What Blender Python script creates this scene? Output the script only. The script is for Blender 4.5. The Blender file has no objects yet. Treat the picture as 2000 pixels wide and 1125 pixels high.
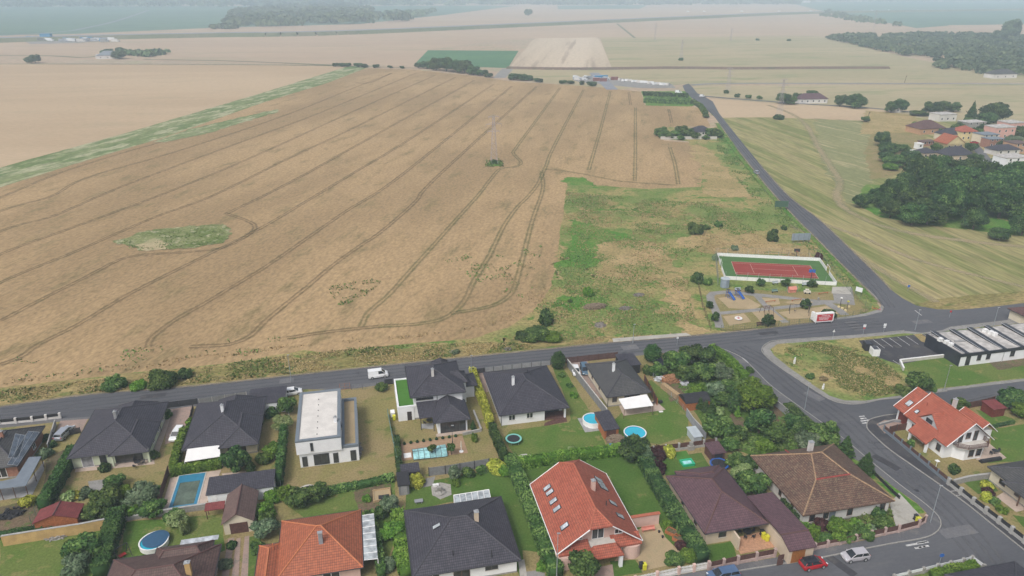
# aerial view of an estate edge, wheat fields and hazy plain
import bpy, bmesh, math, random
import numpy as np
from mathutils import Vector, Matrix, noise as mnoise
from mathutils.geometry import tessellate_polygon
random.seed(7); RNG = np.random.default_rng(7)
SC = bpy.context.scene
FPX = 1400.0; PITCH = math.atan(587.5 / FPX); CAMH = 80.0
cam_d = bpy.data.cameras.new('camera'); cam = bpy.data.objects.new('camera', cam_d)
SC.collection.objects.link(cam); SC.camera = cam
cam.location = (0, 0, CAMH); cam.rotation_euler = (math.pi / 2 - PITCH, 0, 0)
cam_d.sensor_fit = 'HORIZONTAL'; cam_d.sensor_width = 36.0; cam_d.lens = 36.0 * FPX / 2000.0
cam_d.clip_start = 0.5; cam_d.clip_end = 40000
SUN_EL, SUN_AZ = math.radians(52), math.radians(215)      # azimuth clockwise from +Y
w = bpy.data.worlds.new('World'); SC.world = w; w.use_nodes = True
nt = w.node_tree; nt.nodes.clear()
sky = nt.nodes.new('ShaderNodeTexSky'); sky.sky_type = 'NISHITA'; sky.sun_disc = False
sky.sun_elevation = SUN_EL; sky.sun_rotation = SUN_AZ; sky.air_density = 1.0; sky.dust_density = 6.0; sky.ozone_density = 1.0
hs = nt.nodes.new('ShaderNodeHueSaturation'); hs.inputs['Saturation'].default_value = 0.52
bg = nt.nodes.new('ShaderNodeBackground'); bg.inputs['Strength'].default_value = 0.14
wo = nt.nodes.new('ShaderNodeOutputWorld')
nt.links.new(sky.outputs[0], hs.inputs['Color']); nt.links.new(hs.outputs[0], bg.inputs['Color']); nt.links.new(bg.outputs[0], wo.inputs['Surface'])
sd = bpy.data.lights.new('sun', 'SUN'); sd.energy = 1.3; sd.angle = math.radians(14); sd.color = (1.0, 0.98, 0.955)
so = bpy.data.objects.new('sun', sd); SC.collection.objects.link(so)
so.rotation_euler = (math.pi / 2 - SUN_EL, 0, math.pi - SUN_AZ + math.pi) if False else (0, 0, 0)
_d = Vector((math.sin(SUN_AZ) * math.cos(SUN_EL), math.cos(SUN_AZ) * math.cos(SUN_EL), math.sin(SUN_EL)))
so.rotation_euler = _d.to_track_quat('Z', 'Y').to_euler(); so.location = (0, 0, 60)
SC.view_settings.view_transform = 'Standard'; SC.view_settings.look = 'None'
SC.view_settings.exposure = 0.07; SC.view_settings.gamma = 1.0
SC.cycles.max_bounces = 5; SC.cycles.transparent_max_bounces = 8; SC.cycles.volume_bounces = 3
_c, _s = math.cos(PITCH), math.sin(PITCH)
def W(u, v, z=0.0):
    a = (u - 1000) / FPX; b = -(v - 562.5) / FPX
    dx, dy, dz = a, _c + b * _s, -_s + b * _c
    t = (z - CAMH) / dz
    return Vector((dx * t, dy * t, z))
COL = SC.collection
def tag(o, label=None, cat=None, group=None, kind=None):
    if label: o['label'] = label
    if cat: o['category'] = cat
    if group: o['group'] = group
    if kind: o['kind'] = kind
    return o
def empty(name, loc, rz=0.0):
    o = bpy.data.objects.new(name, None); COL.objects.link(o); o.location = loc; o.rotation_euler = (0, 0, rz)
    o.empty_display_size = 0.2
    return o
def copy_tree(o, parent=None):
    c = o.copy(); COL.objects.link(c); c.parent = parent
    for ch in o.children: copy_tree(ch, c)
    return c
MAT = {}
def newmat(name):
    m = bpy.data.materials.new(name); m.use_nodes = True
    n = m.node_tree; b = n.nodes['Principled BSDF']; MAT[name] = m
    return m, n, b
class G:
    def __init__(s, nt): s.nt = nt
    def n(s, t, **k):
        x = s.nt.nodes.new('ShaderNode' + t)
        for a, b in k.items(): setattr(x, a, b)
        return x
    def l(s, a, b): s.nt.links.new(a, b)
    def noise(s, vec, scale, detail=3, rough=0.55):
        x = s.n('TexNoise'); x.inputs['Scale'].default_value = scale; x.inputs['Detail'].default_value = detail
        x.inputs['Roughness'].default_value = rough; s.l(vec, x.inputs['Vector']); return x.outputs['Fac']
    def ramp(s, fac, stops):
        x = s.n('ValToRGB'); e = x.color_ramp.elements
        while len(e) < len(stops): e.new(0.5)
        for i, (p, c) in enumerate(stops):
            e[i].position = p; e[i].color = (*c, 1) if len(c) == 3 else c
        s.l(fac, x.inputs[0]); return x.outputs[0]
    def sm(s, fac, a, b, lo=0.0, hi=1.0):
        x = s.n('MapRange', interpolation_type='SMOOTHSTEP'); s.l(fac, x.inputs[0])
        for i, v in enumerate((a, b, lo, hi)): x.inputs[i + 1].default_value = v
        return x.outputs[0]
    def mix(s, fac, a, b, mode='MIX'):
        x = s.n('Mix', data_type='RGBA', blend_type=mode)
        if isinstance(fac, (int, float)): x.inputs[0].default_value = fac
        else: s.l(fac, x.inputs[0])
        for i, c in ((6, a), (7, b)):
            if isinstance(c, tuple): x.inputs[i].default_value = (*c[:3], 1)
            else: s.l(c, x.inputs[i])
        return x.outputs[2]
    def math(s, op, a, b=None, c=None):
        x = s.n('Math', operation=op)
        for i, v in enumerate((a, b, c)):
            if v is None: continue
            if isinstance(v, (int, float)): x.inputs[i].default_value = v
            else: s.l(v, x.inputs[i])
        return x.outputs[0]
    def gray(s, v):
        x = s.n('CombineColor')
        for i in range(3): s.l(v, x.inputs[i])
        return x.outputs[0]
    def bump(s, h, b, strength, dist):
        x = s.n('Bump'); x.inputs['Strength'].default_value = strength; x.inputs['Distance'].default_value = dist
        s.l(h, x.inputs['Height']); s.l(x.outputs[0], b.inputs['Normal'])
def paint(name, col, rough=0.6, var=0.12, scale=1.5, spec=0.4, metal=0.0, bump=0.0, obj=True):
    m, n, b = newmat(name); g = G(n); tc = g.n('TexCoord').outputs['Object']
    f = g.noise(tc, scale, 4); v = g.sm(f, 0.3, 0.7, 1 - var, 1 + var * 0.6)
    f2 = g.noise(tc, scale * 9, 2); v2 = g.sm(f2, 0.25, 0.75, 1 - var * 0.5, 1 + var * 0.4)
    g.l(g.mix(1.0, g.mix(1.0, tuple(col), g.gray(v), 'MULTIPLY'), g.gray(v2), 'MULTIPLY'), b.inputs['Base Color'])
    b.inputs['Roughness'].default_value = rough; b.inputs['Metallic'].default_value = metal
    b.inputs['Specular IOR Level'].default_value = spec
    if bump: g.bump(f2, b, 0.5, bump)
    return m
def ground(name, a, b_, c, L=0.03, Mi=0.2, Fi=1.6, ang=0.0, stretch=1.0, fine=0.22, cmix=(0.52, 0.66), lmix=(0.4, 0.6), bump=0.12, rough=0.95, fstretch=None):
    m, n, b = newmat(name); g = G(n); geo = g.n('NewGeometry').outputs['Position']
    def mp(st):
        x = g.n('Mapping'); x.vector_type = 'TEXTURE'; x.inputs['Rotation'].default_value = (0, 0, ang); x.inputs['Scale'].default_value = (st, 1, 1)
        g.l(geo, x.inputs[0]); return x.outputs[0]
    p = mp(stretch); pf = mp(fstretch or min(stretch, 2.5))
    n1 = g.noise(p, L, 5, 0.6); n2 = g.noise(p, Mi, 4, 0.65); n3 = g.noise(pf, Fi, 4, 0.7)
    col = g.mix(g.sm(n1, *lmix), tuple(a), tuple(b_))
    col = g.mix(g.sm(n2, *cmix), col, tuple(c))
    col = g.mix(1.0, col, g.gray(g.sm(n3, 0.25, 0.75, 1 - fine, 1 + fine)), 'MULTIPLY')
    g.l(col, b.inputs['Base Color']); b.inputs['Roughness'].default_value = rough; b.inputs['Specular IOR Level'].default_value = 0.1
    if bump: g.bump(g.math('ADD', n3, n2), b, 0.7, bump)
    return m
def soft(name, src, dens=0.9, scale=0.8, lo=0.25, hi=0.75, k=0.6):
    m = MAT[src].copy(); m.name = name; MAT[name] = m; g = G(m.node_tree); b = m.node_tree.nodes['Principled BSDF']
    uv = g.n('UVMap').outputs[0]; sp = g.n('SeparateXYZ'); g.l(uv, sp.inputs[0])
    d = g.math('ABSOLUTE', g.math('SUBTRACT', g.math('MULTIPLY', sp.outputs[0], 2.0), 1.0))
    e = g.math('SUBTRACT', 1.0, d)
    nz = g.noise(g.n('NewGeometry').outputs['Position'], scale, 4, 0.7)
    a = g.sm(g.math('ADD', g.math('MULTIPLY', e, k), nz), lo + k * 0.45, hi + k * 0.45)
    g.l(g.math('MULTIPLY', a, dens), b.inputs['Alpha'])
    return m
def tiles(name, col, col2, row=0.38, cw=0.30, depth=0.45, rough=0.6, weather=0.5, wcol=None, spec=0.35):
    m, n, b = newmat(name); g = G(n); uv = g.n('UVMap').outputs[0]; sp = g.n('SeparateXYZ'); g.l(uv, sp.inputs[0])
    fr = g.math('FRACT', g.math('DIVIDE', sp.outputs[1], row)); fc = g.math('FRACT', g.math('DIVIDE', sp.outputs[0], cw))
    rowv = g.sm(fr, 0.0, 0.4, 1 - depth, 1.05); cc = g.math('ABSOLUTE', g.math('SUBTRACT', g.math('MULTIPLY', fc, 2.0), 1.0))
    colv = g.sm(cc, 0.35, 1.0, 1.06, 1 - depth * 0.55)
    obj = g.n('TexCoord').outputs['Object']
    wv = g.n('TexWhiteNoise', noise_dimensions='2D'); cb = g.n('CombineXYZ')
    g.l(g.math('FLOOR', g.math('DIVIDE', sp.outputs[0], cw)), cb.inputs[0]); g.l(g.math('FLOOR', g.math('DIVIDE', sp.outputs[1], row)), cb.inputs[1]); g.l(cb.outputs[0], wv.inputs['Vector'])
    c = g.mix(g.sm(g.noise(obj, 0.5, 5, 0.65), 0.35, 0.65), tuple(col), tuple(col2))
    if wcol: c = g.mix(g.math('MULTIPLY', g.sm(g.noise(obj, 2.2, 5, 0.8), 0.48, 0.62), weather), c, tuple(wcol))
    c = g.mix(1.0, c, g.gray(g.math('MULTIPLY', rowv, colv)), 'MULTIPLY')
    c = g.mix(1.0, c, g.gray(g.sm(wv.outputs['Value'], 0, 1, 0.86, 1.12)), 'MULTIPLY')
    g.l(c, b.inputs['Base Color']); b.inputs['Roughness'].default_value = rough; b.inputs['Specular IOR Level'].default_value = spec
    g.bump(g.math('MULTIPLY', rowv, colv), b, 0.5, 0.03)
    return m
def leaf(name, a, b_, c, rough=0.7):
    m, n, b = newmat(name); g = G(n)
    at = g.n('Attribute', attribute_name='tint').outputs['Fac']
    oi = g.n('ObjectInfo').outputs['Random']; tc = g.n('TexCoord').outputs['Object']
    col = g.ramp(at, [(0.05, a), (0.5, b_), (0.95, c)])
    hsv = g.n('HueSaturation'); g.l(g.math('MULTIPLY_ADD', oi, 0.035, 0.4825), hsv.inputs['Hue']); g.l(g.sm(oi, 0, 1, 0.82, 1.2), hsv.inputs['Value'])
    g.l(col, hsv.inputs['Color']); g.l(hsv.outputs[0], b.inputs['Base Color'])
    b.inputs['Roughness'].default_value = rough; b.inputs['Specular IOR Level'].default_value = 0.15
    return m
def glass(name, col, rough=0.08):
    m, n, b = newmat(name); g = G(n); f = g.noise(g.n('TexCoord').outputs['Object'], 0.9, 2)
    g.l(g.mix(g.sm(f, 0.35, 0.65), tuple(col), tuple(x * 0.55 for x in col)), b.inputs['Base Color'])
    b.inputs['Roughness'].default_value = rough; b.inputs['Specular IOR Level'].default_value = 0.8
    return m
def link(o, parent=None):
    COL.objects.link(o)
    if parent is not None: o.parent = parent
    return o
class M:
    def __init__(s): s.v = []; s.f = []; s.uv = {}
    def face(s, pts, uv=None):
        i = len(s.v); s.v += [tuple(p) for p in pts]; s.f.append(tuple(range(i, i + len(pts))))
        if uv: s.uv[len(s.f) - 1] = uv
        return s
    def prism(s, poly, z0, z1, top=True, bottom=True):
        n = len(poly); zt = z1 if isinstance(z1, (list, tuple)) else [z1] * n
        ar = sum(poly[i][0] * poly[(i + 1) % n][1] - poly[(i + 1) % n][0] * poly[i][1] for i in range(n))
        if ar < 0: poly = list(poly)[::-1]; zt = list(zt)[::-1]
        for i in range(n):
            j = (i + 1) % n
            s.face([(poly[i][0], poly[i][1], z0), (poly[j][0], poly[j][1], z0), (poly[j][0], poly[j][1], zt[j]), (poly[i][0], poly[i][1], zt[i])])
        if top: s.face([(p[0], p[1], z) for p, z in zip(poly, zt)])
        if bottom: s.face([(p[0], p[1], z0) for p in poly][::-1])
        return s
    def box(s, x0, x1, y0, y1, z0, z1): return s.prism([(x0, y0), (x1, y0), (x1, y1), (x0, y1)], z0, z1)
    def obox(s, c, dx, dy, dz, rz=0.0):
        ca, sa = math.cos(rz), math.sin(rz)
        P = [(c[0] + x * ca - y * sa, c[1] + x * sa + y * ca) for x, y in ((-dx / 2, -dy / 2), (dx / 2, -dy / 2), (dx / 2, dy / 2), (-dx / 2, dy / 2))]
        return s.prism(P, c[2], c[2] + dz)
    def tube(s, a, b, r, r2=None, n=8, cap=True):
        a, b = Vector(a), Vector(b); r2 = r if r2 is None else r2
        d = (b - a); q = d.to_track_quat('Z', 'Y') if d.length > 1e-9 else Vector((0, 0, 1)).to_track_quat('Z', 'Y')
        A = [a + q @ Vector((math.cos(t) * r, math.sin(t) * r, 0)) for t in [2 * math.pi * i / n for i in range(n)]]
        B = [b + q @ Vector((math.cos(t) * r2, math.sin(t) * r2, 0)) for t in [2 * math.pi * i / n for i in range(n)]]
        for i in range(n): j = (i + 1) % n; s.face([A[i], A[j], B[j], B[i]])
        if cap: s.face(A[::-1]); s.face(B)
        return s
    def ring(s, c, r, w, z0, z1, n=28):
        for i in range(n):
            a, b = 2 * math.pi * i / n, 2 * math.pi * (i + 1) / n
            P = lambda rr, t, z: (c[0] + rr * math.cos(t), c[1] + rr * math.sin(t), z)
            s.face([P(r, a, z0), P(r, b, z0), P(r, b, z1), P(r, a, z1)])
            s.face([P(r - w, b, z0), P(r - w, a, z0), P(r - w, a, z1), P(r - w, b, z1)])
            s.face([P(r, a, z1), P(r, b, z1), P(r - w, b, z1), P(r - w, a, z1)])
        return s
    def disc(s, c, r, z, n=28): return s.face([(c[0] + r * math.cos(2 * math.pi * i / n), c[1] + r * math.sin(2 * math.pi * i / n), z) for i in range(n)])
    def dome(s, c, rx, ry, rz, n=12, m=4, z0=0.0, jit=0.0):
        rows = []
        for k in range(m + 1):
            ph = math.pi / 2 * k / m
            rows.append([(c[0] + rx * math.cos(ph) * math.cos(2 * math.pi * i / n) * (1 + random.uniform(-jit, jit)), c[1] + ry * math.cos(ph) * math.sin(2 * math.pi * i / n) * (1 + random.uniform(-jit, jit)), z0 + rz * math.sin(ph) * (1 + random.uniform(-jit, jit) * (k < m))) for i in range(n)])
        for k in range(m):
            for i in range(n):
                j = (i + 1) % n
                s.face([rows[k][i], rows[k][j], rows[k + 1][j], rows[k + 1][i]] if k < m - 1 else [rows[k][i], rows[k][j], rows[m][0]])
        return s
    def roof(s, faces, fascia=0.2, bottom=True):
        for f in faces: s.face(f)
        key = lambda p: (round(p[0], 3), round(p[1], 3), round(p[2], 3)); E = {}
        for f in faces:
            for i in range(len(f)):
                a, b = key(f[i]), key(f[(i + 1) % len(f)])
                if (b, a) in E: del E[(b, a)]
                else: E[(a, b)] = (f[i], f[(i + 1) % len(f)])
        for a, b in E.values():
            s.face([b, a, (a[0], a[1], a[2] - fascia), (b[0], b[1], b[2] - fascia)])
        if bottom:
            for f in faces: s.face([(p[0], p[1], p[2] - fascia) for p in f][::-1])
        return s
    def build(s, name, mat, parent=None, smooth=False):
        me = bpy.data.meshes.new(name); me.from_pydata(s.v, [], s.f)
        ul = me.uv_layers.new(name='UVMap').data
        Z = Vector((0, 0, 1))
        for p in me.polygons:
            n = p.normal; e = Z.cross(n)
            e = e.normalized() if e.length > 0.05 else Vector((1, 0, 0))
            up = n.cross(e)
            cu = s.uv.get(p.index)
            for k, li in enumerate(p.loop_indices):
                if cu: ul[li].uv = cu[k]
                else:
                    c = Vector(s.v[me.loops[li].vertex_index]); ul[li].uv = (c.dot(e), c.dot(up))
        if smooth: me.polygons.foreach_set('use_smooth', [True] * len(me.polygons))
        me.materials.append(MAT[mat] if isinstance(mat, str) else mat)
        o = bpy.data.objects.new(name, me); return link(o, parent)
def ccw(P):
    a = sum(P[i][0] * P[(i + 1) % len(P)][1] - P[(i + 1) % len(P)][0] * P[i][1] for i in range(len(P)))
    return P if a > 0 else P[::-1]
def ragged(P, amp, step):
    out = []
    for i in range(len(P)):
        a, b = Vector(P[i]), Vector(P[(i + 1) % len(P)]); n = max(1, min(60, int((b - a).length / step)))
        for k in range(n):
            p = a.lerp(b, k / n); q = Vector((p.x * 0.23, p.y * 0.23, 1.7)); q2 = Vector((p.x * 1.1, p.y * 1.1, 4.1))
            dx = mnoise.noise(q) * amp + mnoise.noise(q2) * amp * 0.5; dy = mnoise.noise(q + Vector((31, 7, 0))) * amp + mnoise.noise(q2 + Vector((3, 17, 0))) * amp * 0.5
            out.append((p.x + dx, p.y + dy))
    return out
def patch(name, px, mat, z, amp=0.0, step=1.5, thick=0.0, kind='structure', world=False, label=None, cat=None):
    P = [tuple(p[:2]) for p in px] if world else [tuple(W(u, v, z)[:2]) for u, v in px]
    if amp: P = ragged([(*p, 0) for p in P], amp, step)
    P = ccw(P); n = len(P); V = [Vector((x, y, 0)) for x, y in P]; verts = [(x, y, z) for x, y in P]; F = []
    for t in tessellate_polygon([V]):
        a, b, c = (V[i] for i in t); F.append(tuple(t) if (b - a).cross(c - a).z > 0 else tuple(t)[::-1])
    if thick:
        verts += [(x, y, z - thick) for x, y in P]
        F += [(i + n, (i + 1) % n + n, (i + 1) % n, i) for i in range(n)]
    me = bpy.data.meshes.new(name); me.from_pydata(verts, [], F); me.materials.append(MAT[mat])
    o = link(bpy.data.objects.new(name, me)); tag(o, label, cat, kind=kind); return o
def smooth_line(P, step):
    P = [Vector(p) for p in P]; Q = [2 * P[0] - P[1]] + P + [2 * P[-1] - P[-2]]; out = []
    for i in range(1, len(Q) - 2):
        n = max(1, min(80, int((Q[i + 1] - Q[i]).length / step)))
        for k in range(n):
            t = k / n; a, b, c, d = Q[i - 1], Q[i], Q[i + 1], Q[i + 2]
            out.append(0.5 * ((2 * b) + (c - a) * t + (2 * a - 5 * b + 4 * c - d) * t * t + (3 * b - a - 3 * c + d) * t ** 3))
    out.append(P[-1]); return out
def ribbon_into(m, pts, width, z, off=0.0, step=2.0):
    L = smooth_line(pts, step)
    for i in range(len(L) - 1):
        a, b = L[i], L[i + 1]
        d0 = (L[min(i + 1, len(L) - 1)] - L[max(i - 1, 0)]).normalized(); d1 = (L[min(i + 2, len(L) - 1)] - L[i]).normalized()
        n0 = Vector((-d0.y, d0.x, 0)); n1 = Vector((-d1.y, d1.x, 0)); h = width / 2
        A = a + n0 * (off - h); B = a + n0 * (off + h); C_ = b + n1 * (off + h); D = b + n1 * (off - h)
        m.face([(A.x, A.y, z), (D.x, D.y, z), (C_.x, C_.y, z), (B.x, B.y, z)], uv=[(0, i), (0, i + 1), (1, i + 1), (1, i)])
def ribbon(name, px, width, mat, z, offs=(0.0,), step=2.0, kind='structure'):
    m = M(); P = [W(u, v, z) for u, v in px]
    for o in offs: ribbon_into(m, P, width, z, o, step)
    return tag(m.build(name, mat), kind=kind)
def berm(name, px, top, base, h, mat_side, mat_top, kind='structure'):
    L = smooth_line([W(u, v, 0) for u, v in px], 25); m = M(); t = M()
    for i in range(len(L) - 1):
        a, b = L[i], L[i + 1]; d = (b - a).normalized(); n = Vector((-d.y, d.x, 0))
        def q(p, o, z): r = p + n * o; return (r.x, r.y, z)
        m.face([q(a, -base, -0.3), q(b, -base, -0.3), q(b, -top, h), q(a, -top, h)]); m.face([q(a, top, h), q(b, top, h), q(b, base, -0.3), q(a, base, -0.3)])
        t.face([q(a, -top, h), q(b, -top, h), q(b, top, h), q(a, top, h)])
    tag(m.build(name + '_bank', mat_side), kind=kind); tag(t.build(name, mat_top), kind=kind)
def leaves(name, C_, N_, S_, T_, mat, core=None):
    n = len(C_); r = RNG.normal(size=(n, 3)); N_ = N_ / (np.linalg.norm(N_, axis=1, keepdims=True) + 1e-9)
    t = np.cross(N_, r); t /= (np.linalg.norm(t, axis=1, keepdims=True) + 1e-9); b = np.cross(N_, t)
    S_ = S_[:, None]; asp = RNG.uniform(0.55, 1.0, (n, 1))
    V = np.stack([C_ - t * S_ - b * S_ * asp, C_ + t * S_ - b * S_ * asp * 0.7, C_ + t * S_ * 0.8 + b * S_ * asp, C_ - t * S_ * 0.9 + b * S_ * asp], 1).reshape(-1, 3)
    F = np.arange(n * 4).reshape(n, 4); tint = np.repeat(T_, 4)
    me = bpy.data.meshes.new(name); nv = len(V); faces = n
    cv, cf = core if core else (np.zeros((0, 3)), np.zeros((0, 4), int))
    me.vertices.add(nv + len(cv)); me.vertices.foreach_set('co', np.concatenate([V, cv]).astype(np.float32).ravel())
    L = np.concatenate([F.ravel(), (cf + nv).ravel()]) if len(cf) else F.ravel(); nf = n + len(cf)
    me.loops.add(len(L)); me.loops.foreach_set('vertex_index', L.astype(np.int32))
    me.polygons.add(nf); me.polygons.foreach_set('loop_start', np.arange(0, nf * 4, 4, dtype=np.int32)); me.polygons.foreach_set('loop_total', np.full(nf, 4, dtype=np.int32))
    me.update(calc_edges=True)
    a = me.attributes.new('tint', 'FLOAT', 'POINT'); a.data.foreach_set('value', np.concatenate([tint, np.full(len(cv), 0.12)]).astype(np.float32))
    me.materials.append(MAT[mat]); return me
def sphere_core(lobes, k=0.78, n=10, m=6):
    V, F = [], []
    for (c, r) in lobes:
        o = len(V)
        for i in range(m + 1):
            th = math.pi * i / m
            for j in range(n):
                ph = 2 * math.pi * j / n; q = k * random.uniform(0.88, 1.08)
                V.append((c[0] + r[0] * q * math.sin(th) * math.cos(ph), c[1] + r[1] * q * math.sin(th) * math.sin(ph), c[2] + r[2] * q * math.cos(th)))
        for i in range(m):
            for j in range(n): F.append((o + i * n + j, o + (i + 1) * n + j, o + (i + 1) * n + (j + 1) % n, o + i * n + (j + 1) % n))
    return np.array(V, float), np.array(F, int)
def crown_mesh(name, mat, kind='round', n=3000, s=0.06, lobes=14, seed=1):
    rs = np.random.default_rng(seed); random.seed(seed); LB = []
    if kind == 'round':
        LB.append(((0, 0, 0.75), (0.62, 0.62, 0.55)))
        for i in range(lobes):
            a = 2 * math.pi * (i * 0.618 + rs.uniform(0, 0.1)); zz = rs.uniform(0.3, 1.25); rr = 0.62 * math.sqrt(max(0.05, 1 - ((zz - 0.7) / 0.8) ** 2)) * rs.uniform(0.8, 1.15)
            q = rs.uniform(0.26, 0.45); LB.append(((rr * math.cos(a), rr * math.sin(a), zz), (q, q, q * 0.8)))
    elif kind == 'bush':
        LB.append(((0, 0, 0.4), (0.66, 0.66, 0.45)))
        for i in range(lobes):
            a = 2 * math.pi * (i * 0.618 + rs.uniform(0, 0.1)); zz = rs.uniform(0.12, 0.8); rr = 0.6 * math.sqrt(max(0.05, 1 - (zz / 1.0) ** 2)) * rs.uniform(0.75, 1.15)
            q = rs.uniform(0.22, 0.4); LB.append(((rr * math.cos(a), rr * math.sin(a), zz), (q, q, q * 0.8)))
    elif kind == 'cone':
        for i in range(lobes):
            t = i / (lobes - 1); a = i * 2.4; rr = 0.32 * (1 - t); q = 0.72 * (1 - t) ** 0.8 + 0.07
            LB.append(((rr * math.cos(a), rr * math.sin(a), 0.25 + 2.6 * t), (q, q, 0.36)))
    else:
        for i in range(lobes):
            t = i / (lobes - 1); a = i * 2.4; q = (0.85 * math.sin(math.pi * (0.18 + 0.78 * t)) ** 0.5)
            LB.append(((0.15 * math.cos(a), 0.15 * math.sin(a), 0.2 + 2.6 * t), (q, q, 0.34)))
    area = np.array([l[1][0] * l[1][2] for l in LB]); cnt = rs.multinomial(n, area / area.sum())
    C_, N_, T_ = [], [], []
    for (c, r), k in zip(LB, cnt):
        d = rs.normal(size=(k, 3)); d /= np.linalg.norm(d, axis=1, keepdims=True)
        rad = rs.uniform(0.82, 1.1, (k, 1)); p = np.array(c) + d * np.array(r) * rad
        C_.append(p); N_.append(d + rs.normal(size=(k, 3)) * 0.55)
        T_.append(np.clip(rs.normal(0.45 + rs.uniform(-0.27, 0.27), 0.16, k), 0, 1))
    C_, N_, T_ = np.concatenate(C_), np.concatenate(N_), np.concatenate(T_)
    if kind in ('round', 'bush'):
        keep = C_[:, 2] > 0.0; C_, N_, T_ = C_[keep], N_[keep], T_[keep]
    S_ = s * rs.uniform(0.6, 1.35, len(C_))
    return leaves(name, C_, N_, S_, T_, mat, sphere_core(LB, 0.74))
CROWN = {}
def crown(kind, mat, size):
    cls = 0 if size < 1.6 else (1 if size < 3.4 else 2)
    k = (kind, mat, cls, random.randrange(2 if cls else 3))
    if k not in CROWN:
        st = random.getstate()
        n, s, lb = [(900, 0.125, 9), (2800, 0.066, 14), (7000, 0.042, 22)][cls]
        if kind in ('cone', 'column'): n = int(n * 1.3); lb = 14
        CROWN[k] = crown_mesh('crown', mat, kind, n, s, lb, seed=len(CROWN) * 7 + 3); random.setstate(st)
    return CROWN[k]
TRUNK = {}
def trunk_mesh(i):
    if i not in TRUNK:
        m = M(); r = random.Random(i)
        m.tube((0, 0, -0.05), (0.02, 0.01, 0.5), 0.055, 0.04, 7, False); m.tube((0.02, 0.01, 0.5), (0, 0, 1.1), 0.04, 0.016, 6)
        for k in range(5):
            a = k * 1.3 + r.random(); m.tube((0.01, 0.01, 0.38 + 0.06 * k), (0.36 * math.cos(a), 0.36 * math.sin(a), 0.85 + 0.07 * k), 0.022, 0.008, 5)
        o = m.build('trunk', 'bark'); me = o.data; bpy.data.objects.remove(o); TRUNK[i] = me
    return TRUNK[i]
NAMES = {}
def tree(u, v, r, h, label, mat='leaf_mid', kind='round', name='tree', cat='tree', group=None, z=0.2, base=None, loc=None):
    p = loc if loc is not None else W(u, v, z)
    root = empty(name, p, random.uniform(0, 6.28)); tag(root, label, cat, group)
    b = 0.28 if base is None else base
    hk = {'round': 1.62, 'bush': 1.1, 'cone': 2.95, 'column': 2.95}[kind]
    t = link(bpy.data.objects.new('trunk', trunk_mesh(random.randrange(3))), root); t.scale = (h * 0.8, h * 0.8, h * 0.62)
    c = link(bpy.data.objects.new('crown', crown(kind, mat, r)), root); c.location = (0, 0, h * b - 0.02); c.scale = (r, r * random.uniform(0.88, 1.1), h * (1 - b) / hk)
    return root
def bush(u, v, r, h, label, mat='leaf_mid', name='bush', cat='bush', group=None, z=0.2, kind='bush', loc=None, sy=1.0, rz=None):
    p = loc if loc is not None else W(u, v, z)
    o = link(bpy.data.objects.new(name, crown(kind, mat, r))); o.location = (p[0], p[1], p[2] - 0.03)
    o.rotation_euler = (0, 0, random.uniform(0, 6.28) if rz is None else rz)
    hk = {'round': 1.62, 'bush': 1.1, 'cone': 2.95, 'column': 2.95}[kind]
    o.scale = (r, r * sy, h / hk); return tag(o, label, cat, group)
def hedge(px, width, h, label, mat="leaf_dark", z=0.34, name='hedge', dens=34, leafs=0.13, world=None):
    P = [Vector(p) for p in world] if world else [W(u, v, z) for u, v in px]
    Cs, Ns, Ts = [], [], []; cv, cf = [], []
    for a, b in zip(P[:-1], P[1:]):
        d = b - a; L = d.length; d.normalize(); n = Vector((-d.y, d.x, 0)); k = int(L * (2 * h + width) * dens)
        uu = RNG.uniform(0, L, k); q = RNG.uniform(0, 2 * h + width, k)
        side = np.where(q < h, -1, np.where(q < h + width, 0, 1)); off = np.where(side == 0, q - h - width / 2, side * width / 2)
        hh = np.where(side == -1, q, np.where(side == 0, h, q - h - width))
        bul = np.array([mnoise.noise(Vector((a.x + d.x * x, a.y + d.y * x, y * 0.7)) * 0.9) for x, y in zip(uu, hh)])
        off = off + side * bul * 0.22 + RNG.normal(0, 0.05, k); hh = hh + (side == 0) * bul * 0.25 + RNG.normal(0, 0.05, k)
        C_ = np.outer(uu, np.array(d)) + np.outer(off, np.array(n)) + np.array(a) + np.outer(np.maximum(hh, 0.03), (0, 0, 1))
        N_ = np.outer(side, np.array(n)) + np.outer(side == 0, (0, 0, 1)) + RNG.normal(0, 0.5, (k, 3))
        Cs.append(C_); Ns.append(N_); Ts.append(np.clip(0.5 + bul * 0.6 + RNG.normal(0, 0.15, k), 0, 1))
        w2 = width / 2 * 0.86; o = len(cv)
        for p in (a, b):
            for s_, zz in ((-1, 0), (1, 0), (1, h * 0.93), (-1, h * 0.93)): r = p + n * (s_ * w2); cv.append((r.x, r.y, p.z + zz))
        for f in ((0, 1, 2, 3), (4, 7, 6, 5), (0, 4, 5, 1), (1, 5, 6, 2), (2, 6, 7, 3), (3, 7, 4, 0)): cf.append([o + i for i in f])
    C_ = np.concatenate(Cs); c0 = np.array(P[0])
    me = leaves(name, C_ - c0, np.concatenate(Ns), leafs * RNG.uniform(0.6, 1.3, len(C_)), np.concatenate(Ts), mat, (np.array(cv) - c0, np.array(cf)))
    o = link(bpy.data.objects.new(name, me)); o.location = P[0]; return tag(o, label, 'hedge')
def in_poly(X, Y, P):
    ins = np.zeros(len(X), bool); j = len(P) - 1
    for i in range(len(P)):
        xi, yi = P[i][:2]; xj, yj = P[j][:2]
        c = ((yi > Y) != (yj > Y)) & (X < (xj - xi) * (Y - yi) / (yj - yi + 1e-12) + xi); ins ^= c; j = i
    return ins
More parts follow.
